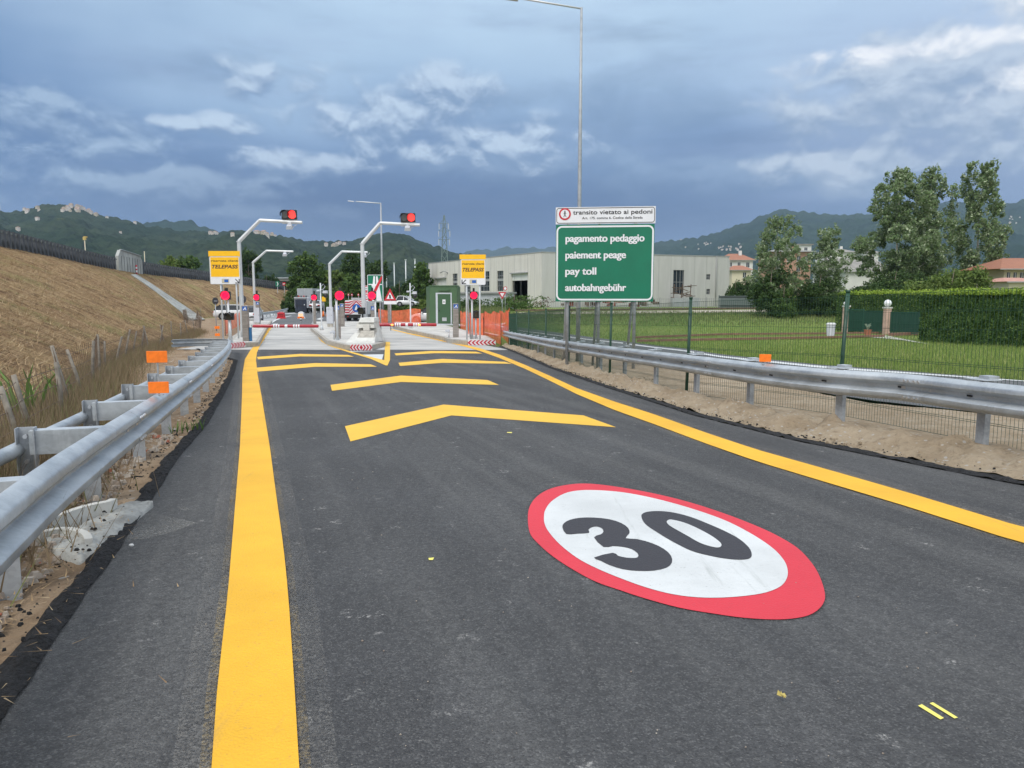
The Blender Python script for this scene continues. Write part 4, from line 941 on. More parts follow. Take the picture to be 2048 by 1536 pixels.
gan('shorter gantry pole with an empty arm behind the left barrier', 511, 647, IDZ, 525, (536.5, 501.5), (589.6, 503), None, (573.5, 509), .115)
gan('shorter gantry pole with an empty arm left of the centre pole', 662.5, 652, IDZ, 528, (686.5, 503), (737, 504.5), None, (731, 511), .115)
yb = G(722, 676, IDZ).y+1.5
fg = Fr(728, 640, 0, yb); 
g4 = gan('tall gantry pole with a red signal standing on the concrete nose', 728, 640, 0, 487.5, (763.5, 446), (841.5, 450), (804.5, 833, 426.5, 444.5), (818, 457), .125, Y=yb)
dzp = fg.z(638)
# lift its foot to the top of the concrete block: pole starts there
for ch in list(bpy.data.objects):
    if ch.parent == g4 and ch.name.startswith('base_plate'): ch.location.z = dzp
for ch in list(bpy.data.objects):
    if ch.parent == g4 and ch.name.startswith('pole'):
        for v_ in ch.data.vertices:
            if v_.co.z < .2: v_.co.z = dzp-.05
# stainless columns
def column(label, px0, px1, py0, py1, logo=False, dz=IDZ, Y=None, logopx=.1):
    f = Fr((px0+px1)/2, py1, dz, Y); w_ = f.x(px1)-f.x(px0); H = f.z(py0)
    o = thing('steel_column', label, 'equipment column', f.o, AZ*.3, 'brushed steel toll equipment columns')
    MB().bb(-w_/2, w_/2, -w_*.45, w_*.45, 0, H).build('housing', m_steel, o, bevel=.012)
    MB().bb(-w_*.42, w_*.42, -w_*.47, -w_*.44, H*.05, H*.93).build('door', m_steel, o, bevel=.004)
    if logo:
        lg = MB().bb(-w_*.35, w_*.42, -w_*.49, -w_*.475, H*.86, H*.975).build('logo_plate', m_signb, o)
        MB().prism([(-w_*.25, H*.875), (w_*.16, H*.965), (w_*.32, H*.875), (w_*.18, H*.875), (w_*.10, H*.92), (-w_*.08, H*.875)], -w_*.5, -w_*.492).build('logo_mark', m_boomw, lg)
    return o
column('front steel column with a blue logo, right of the left yellow sign', 487, 499, 611, 683, True)
column('steel column behind the left barrier, beside the first grey cabinet', 513.6, 520.6, 603, 648, True)
column('steel column at the left corner of the centre island behind a signal post', 671, 681.5, 610, 678, True)
column('steel column at the back of the centre island, in front of the striped truck', 681, 689, 607, 653, True)
column('steel column at the right side of the centre island', 742.5, 751, 611, 677, True)
column('steel column at the back left of the island, beside the far red signal', 627.8, 632.5, 600, 648)
column('steel column behind the right lane, below the warning triangle', 776, 783.5, 603, 646, dz=.25)
column('steel column with a blue logo, right of the green cabin', 906, 917.5, 607, 675, True)
# cabinets (barrier housings)
def cabinet(label, px0, px1, py0, py1, pyb):
    f = Fr((px0+px1)/2, pyb, IDZ); w_ = f.x(px1)-f.x(px0); o = thing('barrier_cabinet', label, 'cabinet', f.o, AZ*.3, 'grey barrier cabinets on the islands')
    MB().bb(-w_*.42, w_*.42, -w_*.4, w_*.4, 0, f.z(py1)).build('plinth', m_kerb, o)
    b = MB().bb(-w_/2, w_/2, -w_*.45, w_*.45, f.z(py1), f.z(py0)).build('housing', m_cab, o, bevel=.02)
    MB().bb(-w_*.22, w_*.02, -w_*.47, -w_*.44, f.z(py0+5), f.z(py0+2.5)).build('vent', m_alu, b); MB().bb(w_*.3, w_*.34, -w_*.48, -w_*.44, f.z((py0+py1)/2+1), f.z((py0+py1)/2-1)).build('lock', m_plast, b)
cabinet('grey barrier cabinet behind the left boom, at the foot of the short gantry pole', 509.5, 520.5, 615.5, 645, 648)
cabinet('larger grey barrier cabinet on the centre island at the foot of the short gantry pole', 654.5, 667, 614, 647, 653.5)
# signal posts
def signal(label, px, pyb, py0, py1, rpx, hpx, lit=True, dz=IDZ, horn=None, pw=.05, Y=None, hood=False, cxo=0):
    f = Fr(px, pyb, dz, Y); o = thing('signal_post', label, 'traffic signal', f.o, AZ*.3, 'lane signals on short posts')
    zc = f.z((py0+py1)/2); h = (f.z(py0)-f.z(py1)); w_ = hpx*f.m; cx = cxo*f.m
    MB().tube([(0, 0, 0), (0, 0, zc-h*.5)], pw, 10).tube([(0, 0, zc-h*.5-.02), (0, 0, zc-h*.35)], [pw*1.5, pw*1.1], 10).build('post', m_gant, o, True)
    m = MB().box((0, 0, .01), (.3, .3, .02))
    for k in range(4):
        a = k*math.pi/2+.4; m.add([(math.cos(a)*pw*.7, math.sin(a)*pw*.7, 0), (math.cos(a)*.15, math.sin(a)*.15, 0), (math.cos(a)*pw*.7, math.sin(a)*pw*.7, .3)], [(0, 1, 2)])
    m.build('base_plate', m_gant, o)
    hd = MB().bb(cx-w_/2, cx+w_/2, -.1, .1, zc-h/2, zc+h/2).tube([(cx, 0, zc+h/2), (cx, 0, zc+h/2+.04)], .05, 8).build('signal_head', m_plast, o, bevel=.02)
    r_ = rpx*f.m
    if lit:
        MB().disc((cx, -.15, zc), r_, .04, 28).build('red_lens', m_lens, hd); MB().tube([(cx+r_*.80*math.cos(a), -.155, zc+r_*.80*math.sin(a)) for a in [R(k*15) for k in range(25)]], r_*.035, 5).build('lens_ring', m_lensc, hd)
    else: MB().disc((cx, -.12, zc), r_, .02, 24).build('dark_lens', m_offl, hd)
    m = MB(); n = 14; vs = []; q = r_*1.06
    for k in range(n+1):
        a = math.pi*(-.08+1.16*k/n) if not hood else math.pi*k/n; vs += [(cx+q*math.cos(a), -.09, zc+q*math.sin(a)), (cx+q*math.cos(a), -.09-(.14 if lit else .28), zc+q*math.sin(a))]
    m.add(vs, [(2*k, 2*k+1, 2*k+3, 2*k+2) for k in range(n)]); m.build('visor', m_plast, hd)
    if horn: MB().bb(cx-horn*f.m/2, cx+horn*f.m/2, .02, .2, zc+h/2, zc+h/2+7*f.m).build('siren', m_plast, o, bevel=.02)
    return o
signal('red signal under the left yellow sign', 459.5, 683, 582.5, 599.5, 8.6, 18, True, horn=5.5, cxo=-3.5)
signal('unlit black signal below the left yellow sign, lower than the red one', 461.5, 686.5, 625.5, 640, 6.3, 17, False, hood=True, pw=.065)
signal('small red signal behind the left barrier on the steel column', 515.5, 647, 588, 601.5, 5.6, 11, True, horn=3)
signal('small red signal right of the dark truck', 626.8, 647.5, 588.5, 602, 5.4, 11, True, horn=3, cxo=3)
signal('biggest red signal, on the left corner of the centre island', 675, 681, 582, 600, 8.8, 17, True, horn=4, cxo=7, pw=.06)
signal('red signal right of the centre gantry pole, in front of the green sign', 752, 679, 582.5, 600, 7.6, 15, True, cxo=-6, horn=4)
signal('red signal in front of the warning triangle', 779.5, 646, 588.5, 602, 4.9, 10, True, cxo=3.6)
signal('red signal under the right yellow sign', 944.5, 678.5, 583, 598.5, 7., 15, True, horn=4, cxo=3.5)
signal('unlit black signal under the right yellow sign', 951.8, 678, 621.5, 636.5, 5.6, 15, False, hood=True, cxo=1.5)
yn = G(715, 684, IDZ).y
fn = Fr(717, 660, 0, yb-.5)
o = thing('unlit_signal', 'unlit black signal with a round hood on top of the concrete nose', 'traffic signal', (fn.o.x+fn.x(722.5), yb-.45, fn.o.z+fn.z(638)), 0)
hd = MB().bb(-.21, .21, -.1, .1, .28, .68).build('signal_head', m_plast, o, bevel=.03); MB().disc((0, -.12, .48), .17, .02, 24).build('dark_lens', m_offl, hd)
m = MB(); vs = []
for k in range(15):
    a = math.pi*(k/14); vs += [(.215*math.cos(a), -.09, .5+.2*math.sin(a)), (.215*math.cos(a), -.42, .5+.2*math.sin(a))]
m.add(vs, [(2*k, 2*k+1, 2*k+3, 2*k+2) for k in range(14)]).build('visor', m_plast, hd)
MB().tube([(.05, 0, -.02), (.05, 0, .3)], .05, 8).build('post', m_plast, o, True)
# concrete nose
f = Fr(717, 686, IDZ); zN = f.z
o = thing('concrete_nose', 'stepped concrete crash block on the nose of the centre island', 'concrete block', f.o, 0)
def wedge(m, x0b, x1b, x0t, x1t, y0b, y0t, y1, z0, z1):
    return m.add([(x0b, y0b, z0), (x1b, y0b, z0), (x1b, y1, z0), (x0b, y1, z0), (x0t, y0t, z1), (x1t, y0t, z1), (x1t, y1, z1), (x0t, y1, z1)], [(0, 3, 2, 1), (4, 5, 6, 7), (0, 1, 5, 4), (1, 2, 6, 5), (2, 3, 7, 6), (3, 0, 4, 7)])
X_ = f.x
wedge(MB(), X_(688), X_(747), X_(697), X_(741), 0, 1.3, 2.6, 0, zN(668)-.0).build('sloping_apron', m_concn, o)
wedge(MB(), X_(706.5), X_(742), X_(711), X_(739), .66, 1.05, 2.5, zN(677), zN(663.5)).build('step_face', m_kerb, o)
wedge(MB(), X_(693), X_(744), X_(703), X_(739), 1.5, 1.75, 2.8, zN(668)-.3, zN(658.5)).build('upper_body', m_concn, o)
m = MB(); wedge(m, X_(699), X_(738), X_(702), X_(737), 1.25, 1.35, 2.8, zN(658.5)+.0, zN(647)); wedge(m, X_(704), X_(738), X_(707), X_(736), 1.25, 1.5, 2.8, zN(647)+.002, zN(637.5)); m.build('cap', m_concn, o, bevel=.02)
MB().bb(X_(715), X_(728), 1.2, 1.6, zN(663), zN(651)).build('stem', m_conc, o)
# blue posts, stubs, camera poles
def bpost(label, px0, px1, py0, py1, dz=IDZ, wt=0):
    f = Fr((px0+px1)/2, py1, dz); w_ = f.x(px1)-f.x(px0); H = f.z(py0); o = thing('guard_post', label, 'post', f.o, 0)
    MB().bb(-w_/2, w_/2, -w_/2, w_/2, 0, H*(1-wt)).build('post', m_blue, o, bevel=.01)
    MB().bb(-w_/2, w_/2, -w_/2, w_/2, H*(1-wt)+.002, H*(1-wt)+max(.03, H*wt)).build('cap', m_cab if wt else m_blue, o, bevel=.005)
bpost('blue post beside the front left steel column', 499.6, 504.2, 656, 683); bpost('blue post with a white top beside the concrete nose', 738, 744, 645, 672, wt=.35)
def stub(label, px, py0, py1):
    f = Fr(px, py1, IDZ if px < 800 else 0); H = f.z(py0); o = thing('stub_post', label, 'post', f.o, 0)
    MB().tube([(0, 0, 0), (0, 0, H)], .045, 8).build('post', m_alu, o, True); MB().box((-.08, 0, H-.02), (.26, .14, .12)).box((-.05, 0, H+.05), (.12, .1, .06)).build('sensor', m_cab, o, bevel=.01)
stub('short grey sensor post on the left corner of the centre island', 668.5, 664, 679.5); stub('short grey sensor post at the kerb in front of the right column', 898, 661, 684)
def cpole(label, px, py0, py1, cy):
    f = Fr(px, py1, IDZ); H = f.z(py0); o = thing('camera_pole', label, 'camera pole', f.o, 0, 'thin camera poles')
    MB().tube([(0, 0, 0), (0, 0, .3), (0, 0, H)], [.09, .055, .05], 8).tube([(0, 0, 0), (0, 0, .35)], [.16, .05], 6).build('pole', m_gant, o, True)
    zc = f.z(cy); MB().tube([(.0, 0, zc+.1), (.22, 0, zc+.32), (.34, 0, zc+.15), (.2, 0, zc-.05), (0, 0, zc-.1)], .02, 6).build('cable', m_cab, o, True)
    MB().box((.35, -.05, zc-.25), (.3, .4, .2)).tube([(.1, 0, zc-.3), (.45, 0, zc-.3)], .03, 6).box((-.15, 0, zc-.15), (.22, .3, .12)).build('camera', m_cab, o, bevel=.02); MB().ball((.38, -.1, zc-.5), .17).build('dome', m_plast, o, True)
cpole('thin camera pole left of the centre island cabinet', 643.5, 566, 660, 577); cpole('thin camera pole on the right island, left of the green cabin', 821.5, 566, 657, 579)
# booms
def boom(label, px0, px1, pyc, Y, lights):
    a = P(px0, pyc, Y); L = P(px1, pyc, Y).x-a.x; o = thing('barrier_boom', label, 'barrier boom', (a.x, Y, a.z), 0, 'lowered red and white barrier booms')
    r_ = 3.3*Y/F; MB().tube([(0, 0, 0), (.06, 0, 0), (L-.06, 0, 0), (L, 0, 0)], [r_*.8, r_, r_, r_*.8], 14).build('tube', m_boomr, o, 'auto')
    m = MB()
    for k in (.325, .362, .398, .63, .667, .703): m.tube([(L*k-.045, 0, 0), (L*k+.045, 0, 0)], r_*1.02, 14)
    m.tube([(L*.49, 0, 0), (L*.53, 0, 0)], r_*1.02, 14); m.build('white_bands', m_boomw, o)
    for k in lights: MB().ball((L*k, -r_*.9, 0), r_*.75, 10, 6, sq=(1.3, .5, .8)).build('amber_light', m_amb, o, True)
    MB().bb(-.12, .05, -.05, .3, -.09, .09).build('hub', m_alu, o)
boom('left red boom lowered across the left lane', 506, 637, 652.3, 46, []); boom('right red boom with two lit amber lamps, lowered across the right lane', 752, 873, 649.6, 46.5, [.27, .72])
# yellow lane signs
def ysign(label, f, x0, x1, yh0, yh1, y0, y1, posts, arrow, rz=0):
    o = thing('lane_sign', label, 'road sign', f.o, 0, 'yellow lane signs')
    Xf, Zf = f.x, f.z; mm = f.m
    MB().bb(Xf(x0-1.5), Xf(x1+.5), .0, .02, Zf(yh1), Zf(yh0)).build('header_panel', m_signy, o)
    bd = MB().rrect(Xf(x0), Xf(x1), Zf(y1), Zf(y0), 3*mm, -.02, .02).build('sign_board', m_white, o)
    frame_ring(Xf(x0), Xf(x1), Zf(y1), Zf(y0), 3*mm, .7*mm, -.03, .021, m_alu, bd, 'rim')
    yb_ = Zf(y0+(y1-y0)*.735); MB().bb(Xf(x0+2.2), Xf(x1-2.2), -.026, -.0205, yb_, Zf(y0+2)).build('yellow_field', m_signy, bd)
    text('riservata clienti', Xf(x0+4), Xf(x1-3), Zf(y0+11), 4.*mm, -.029, m_ink, bd, bold=.014)
    text('TELEPASS', Xf(x0+4.5), Xf(x1-3.5), Zf(y0+24.3), 6.9*mm, -.029, mat('lettering_violet', (.035, .01, .035, 1), .5), bd, shear=.25, bold=.028)
    xm = (x0+x1)/2; MB().bb(Xf(xm-7), Xf(xm+7.5), -.026, -.0205, Zf(y1-2.5), Zf(y1-11)).build('tag_symbol', mat('tag_beige', (.50, .47, .36, 1), .5), bd); MB().bb(Xf(xm-2), Xf(xm+6), -.03, -.0265, Zf(y1-4), Zf(y1-9.5)).build('tag_blue', m_signb, bd)
    sg_ = 1 if arrow > 0 else -1; ax = x1-9 if arrow > 0 else x0+2.5+5.; ay = y1-6.5; c = (Xf(ax+ (2.5 if sg_ > 0 else -.5)), Zf(ay)); q = 4.3*mm
    m = MB(); m.prism([(c[0]-sg_*q, c[1]+q*.72), (c[0]-sg_*q*.72, c[1]+q), (c[0]+sg_*q*.9, c[1]-q*.62), (c[0]+sg_*q*.62, c[1]-q*.9)][::sg_], -.0235, -.0205)
    m.prism([(c[0]+sg_*q*.7, c[1]+q*.95), (c[0]+sg_*q*1.1, c[1]+q*.95), (c[0]+sg_*q*1.1, c[1]-q*1.1), (c[0]+sg_*q*.7, c[1]-q*1.1)][::sg_], -.0265, -.0245)
    m.prism([(c[0]-sg_*q*.95, c[1]-q*.7), (c[0]+sg_*q*1.1, c[1]-q*.7), (c[0]+sg_*q*1.1, c[1]-q*1.1), (c[0]-sg_*q*.95, c[1]-q*1.1)][::sg_], -.0295, -.0275); m.build('arrow', m_ink, bd)
    for px in posts: MB().tube([(Xf(px), .07, -.1), (Xf(px), .07, Zf(y0))], .045, 10).build('post', m_gant, o, True)
    for px in posts[:1]: MB().tube([(Xf(px)+.15, 1.0, -.1), (Xf(px)+.02, .12, Zf(y1)+.1)], .035, 8).build('brace', m_galvd, o, True)
ysign('yellow lane sign on the left island, arrow pointing down to the right', Fr(458, 686, IDZ, 41.5), 422.5, 483, 502, 513, 512.5, 568.5, (442, 473), 1)
ysign('yellow lane sign on the right island, arrow pointing down to the left', Fr(946, 680, IDZ), 921.3, 971.5, 509, 518.5, 518.5, 570, (933, 959.5), -1)
# green technical cabin
f = Fr(886, 655, 0); zt = f.z(573); x0, x1 = f.x(859), f.x(914.5)
o = thing('technical_cabin', 'green metal equipment cabin with a white framed door beside the right lane', 'cabin', f.o, 0)
m_cabg = mat('cabin_green', (.060, .125, .058, 1), .55, var=.08, vs=1.5); m_cabg2 = mat('cabin_door_green', (.040, .10, .046, 1), .5)
dp = 2.6
m = MB(); zb = f.z(650)
sk = -.0
xs0 = f.x(843.5)
# the body is turned so its left side shows
m.add([(x0, 0, zb), (x1, 0, zb), (x1+.1, dp, zb), (x0-.55, dp*.9, zb), (x0, 0, zt), (x1, 0, zt), (x1+.1, dp, zt), (x0-.55, dp*.9, zt)], [(0, 3, 2, 1), (4, 5, 6, 7), (0, 1, 5, 4), (1, 2, 6, 5), (2, 3, 7, 6), (3, 0, 4, 7)])
# true left depth comes from the perspective
o.location.x += 0; m.build('body', m_cabg, o, bevel=.02)
MB().bb(x0-.03, x1+.03, -.05, .02, zt+.002, zt+.06).bb(x0-.06, x1+.05, .02, dp*.9, zt+.002, zt+.10).build('roof', m_cabg, o, bevel=.01)
MB().bb(f.x(871.5)+.3, f.x(903.5)-.2, -.12, 0, f.z(581.5), f.z(578.5)).build('canopy', m_cabg, o)
fr_ = MB().bb(f.x(871.5), f.x(903.5), -.03, -.002, f.z(648.5), f.z(585.5)).build('door_frame', m_cab, o)
dr = MB().bb(f.x(875.5), f.x(901), -.05, -.031, f.z(647), f.z(588)).build('door', m_cabg2, o, bevel=.01)
MB().bb(f.x(877), f.x(879.5), -.1, -.051, f.z(622.5), f.z(620.5)).build('handle', m_plast, dr); MB().bb(f.x(885), f.x(891), -.058, -.051, f.z(608), f.z(599)).build('notice', m_boomw, dr)
MB().bb(f.x(884), f.x(893), -.058, -.051, f.z(642), f.z(635)).build('vent', m_alu, dr); MB().prism([(f.x(886.5), f.z(605)), (f.x(889.5), f.z(605)), (f.x(888), f.z(601))], -.064, -.059).build('notice_mark', m_ink, dr)
for x in (x0+.2, (x0+x1)/2, x1-.2): MB().box((x, .3, zb/2), (.25, .25, zb)).build('foot', m_kerb, o)
MB().bb(x0-.6, x1+.5, -1.0, -.2, .22, .30).build('step', m_cab, o)
# orange safety mesh
def omesh(name):
    m = bpy.data.materials.new(name); m.use_nodes = True; t = NT(m.node_tree); b = t.n['Principled BSDF']
    o = t.node('ShaderNodeTexCoord', 3); n = t.noise(o, 2.5, 4, .6); t.l.new(t.mix(n, (.88, .12, .05, 1), (.95, .22, .10, 1)), b.inputs['Base Color']); b.inputs['Roughness'].default_value = .6
    t.l.new(t.sm(n, .3, .7, .50, .74), b.inputs['Alpha']); return m
m_omesh = omesh('orange_mesh')
def netting(label, line, h, posts=2, cat='safety netting', sag=.12):
    pts = [G(*p) for p in line]; o = thing('safety_netting', label, cat, (pts[0].x, pts[0].y, pts[0].z)); O = o.location
    pl = spline(pts, .25); m = MB(); rows = 8; vs = []
    for i, q in enumerate(pl):
        s_ = .03*math.sin(i*.9)+.05*noise.noise(Vector((i*.13, 1, 2)))
        hh = (h[0]+(h[1]-h[0])*i/(len(pl)-1))*(1-sag*abs(math.sin(i*.16)))
        for k in range(rows): vs.append((q.x-O.x+s_*(k/rows)*2, q.y-O.y+.08*noise.noise(Vector((i*.2, k*.4, 5))), gh(q.x, q.y)-O.z+.02+hh*k/(rows-1)))
    m.add(vs, [(i*rows+k, (i+1)*rows+k, (i+1)*rows+k+1, i*rows+k+1) for i in range(len(pl)-1) for k in range(rows-1)]); m.build('net', m_omesh, o)
    for i in range(0, len(pts), 1):
        q = pts[i]; MB().tube([(q.x-O.x, q.y-O.y+.03, -.1), (q.x-O.x, q.y-O.y+.03, (h[0]+h[1])/2+.05)], .018, 6).build('stake', m_plast, o)
    return o
netting('orange plastic safety netting behind the right yellow sign', [(921, 662), (945, 667), (968, 674), (1002, 690)], (1.55, 1.9))
netting('orange plastic safety netting stretched away from the end of the right guardrail', [(1018, 690), (1000, 672), (960, 655), (925, 645)], (2.0, 1.1))
netting('orange plastic safety netting in front of the parked white car behind the right boom', [(757, 648), (775, 649), (800, 650), (842, 651)], (1.45, 1.55))
netting('loose strip of orange netting hanging beside the right signal posts', [(936, 676), (943, 677), (950, 678), (967, 679)], (1.3, 1.35))
netting('orange plastic safety netting behind the left yellow sign', [(451, 672), (463, 660), (482, 650)], (1.1, 1.3))
# round signs seen from behind, left
for lab, px, py, r_, ang in (('small round sign turned edge-on at the left of the left yellow sign', 432.8, 602, 7.2, 62), ('round sign seen from its dark back behind the tall left gantry pole', 486, 598.5, 8.6, 20)):
    f = Fr(px, 655, 0, 58); o = thing('round_sign', lab, 'road sign', f.o, R(ang), 'round signs seen from behind'); z = f.z(py)
    MB().tube([(0, 0, -.1), (0, 0, z-.2)], .035, 8).build('post', m_galvd, o, True); MB().disc((0, -.03, z), r_*f.m, .03, 28).build('plate', m_back, o); MB().bb(-.15, .15, -.07, -.035, z-.03, z+.03).build('clamp', m_alu, o)
# end of motorway sign
f = Fr(751, 640, 0, 60); o = thing('end_of_motorway_sign', 'green end of motorway sign with a road symbol and a red diagonal bar', 'road sign', f.o, 0)
x0, x1, z0, z1 = f.x(735.5), f.x(766.5), f.z(604), f.z(549.5); mm = f.m
p_ = MB().rrect(x0, x1, z0, z1, 2*mm, 0, .04).build('sign_board', m_white, o)
MB().rrect(x0+1*mm, x1-1*mm, z0+1*mm, z1-1*mm, 1.4*mm, -.01, -.001).build('green_field', m_green, p_)
c = (x0+x1)/2+1*mm
m = MB().prism([(c-10*mm, z0+2*mm), (c-1*mm, z0+2*mm), (c-1*mm, z1-3*mm), (c-4*mm, z1-3*mm)], -.02, -.011).prism([(c+1*mm, z0+2*mm), (c+12*mm, z0+2*mm), (c+4*mm, z1-3*mm), (c+1*mm, z1-3*mm)], -.02, -.011)
m.build('motorway_symbol', m_white, p_)
MB().prism([(x0+2*mm, z1-18*mm), (x1-2*mm, z1-18*mm), (x1-2*mm, z1-20*mm), (c+8*mm, z1-20*mm), (c+8*mm, z1-23*mm), (c-8*mm, z1-23*mm), (c-8*mm, z1-20*mm), (x0+2*mm, z1-20*mm)], -.028, -.021).build('bridge_symbol', m_white, p_)
MB().prism([(x0+1*mm, z0+2*mm), (x0+8*mm, z0+2*mm), (x1-1*mm, z1-8*mm), (x1-1*mm, z1-2*mm), (x1-4*mm, z1-4*mm)], -.038, -.03).build('diagonal_bar', m_signr, p_)
for px in (744, 760): MB().tube([(f.x(px), .08, -.1), (f.x(px), .08, z1-.2)], .05, 8).build('post', m_galvd, o, True)
# warning triangle
f = Fr(781, 640, 0, 58); o = thing('warning_sign', 'red bordered warning triangle with a white plate beneath, behind a red signal', 'road sign', f.o, 0); mm = f.m
zt, zb = f.z(577), f.z(601); w_ = 12.3*mm
t_ = MB().prism([(-w_, zb), (w_, zb), (0, zt)], 0, .03).build('triangle', m_signr, o); MB().prism([(-w_*.58, zb+3.2*mm), (w_*.58, zb+3.2*mm), (0, zt-7.5*mm)], -.012, -.002).build('white_field', m_white, t_)
MB().prism([(-1.4*mm, zb+4*mm), (1.8*mm, zb+4*mm), (1.2*mm, zb+11*mm), (-2*mm, zb+12*mm)], -.024, -.014).build('symbol', m_ink, t_)
MB().bb(-w_*1.02, w_*1.02, 0, .03, f.z(608.5), f.z(602)).build('plate', m_white, o); MB().tube([(0, .06, -.1), (0, .06, zt-.3)], .04, 8).build('post', m_galvd, o, True)
# striped double sign
f = Fr(733.5, 640, 0, 63); o = thing('speed_sign_stack', 'striped panel with a red ringed round sign, half hidden behind the green sign', 'road sign', f.o, 0); mm = f.m
b_ = MB().rrect(-4*mm, 6*mm, f.z(602), f.z(571), 2*mm, 0, .03).build('board', m_white, o)
for py in (577, 594): MB().disc((1*mm, -.02, f.z(py)), 5.4*mm, .015, 24).build('red_ring', m_signr, b_); MB().disc((1*mm, -.03, f.z(py)), 3.6*mm, .008, 24).build('ring_field', m_white, b_); text('40', -1.2*mm, 3.3*mm, f.z(py+1.8), 3.6*mm, -.034, m_ink, b_)
MB().bb(-4*mm, 6*mm, -.018, -.004, f.z(586.5), f.z(585)).bb(-4*mm, 6*mm, -.018, -.004, f.z(584), f.z(582.5)).build('stripes', m_signr, b_); MB().tube([(1*mm, .06, 0), (1*mm, .06, f.z(572))], .04, 8).build('post', m_galvd, o, True)
# give way sign + small round sign by the warehouse
f = Fr(1004.5, 628, 0, 78); o = thing('give_way_sign', 'red and white give way triangle in front of the warehouse', 'road sign', f.o, 0); mm = f.m
t_ = MB().prism([(-8*mm, f.z(584)), (0, f.z(598.5)), (8*mm, f.z(584))], 0, .03).build('triangle', m_signr, o); MB().prism([(-4.4*mm, f.z(586.2)), (0, f.z(594)), (4.4*mm, f.z(586.2))], -.012, -.002).build('white_field', m_white, t_); MB().tube([(0, .06, -.1), (0, .06, f.z(585))], .035, 8).build('post', m_galvd, o, True)
f = Fr(1010.5, 620, 0, 90); o = thing('round_sign', 'tiny red ringed round sign above the give way sign', 'road sign', f.o, 0); mm = f.m
d_ = MB().disc((0, 0, f.z(577)), 4*mm, .03).build('ring', m_signr, o); MB().disc((0, -.012, f.z(577)), 2.7*mm, .01).build('white_field', m_white, d_); MB().tube([(0, .06, -.1), (0, .06, f.z(580))], .035, 8).build('post', m_galvd, o, True)
f = Fr(556, 605, 0, 150); o = thing('direction_sign', 'small green sign with a white arrow near the underpass', 'road sign', f.o, 0); mm = f.m
d_ = MB().bb(-3.4*mm, 3.4*mm, 0, .04, f.z(573), f.z(562.5)).build('board', m_green, o); MB().prism([(-1.2*mm, f.z(571.5)), (.4*mm, f.z(571.5)), (2.2*mm, f.z(567.7)), (.4*mm, f.z(564)), (-1.2*mm, f.z(564)), (.6*mm, f.z(567.7))], -.02, -.005).build('arrow', m_white, d_); MB().tube([(0, .06, -.1), (0, .06, f.z(573))], .05, 8).build('post', m_galvd, o, True)
f = Fr(569.5, 605, 0, 150); o = thing('no_entry_sign', 'small red and white round sign right of the small green arrow sign', 'road sign', f.o, 0); mm = f.m
d_ = MB().disc((0, 0, f.z(568)), 3.6*mm, .03).build('disc', m_signr, o); MB().bb(-2.4*mm, 2.4*mm, -.03, -.005, f.z(568.9), f.z(567.1)).build('bar', m_white, d_); MB().tube([(0, .06, -.1), (0, .06, f.z(570))], .05, 8).build('post', m_galvd, o, True)
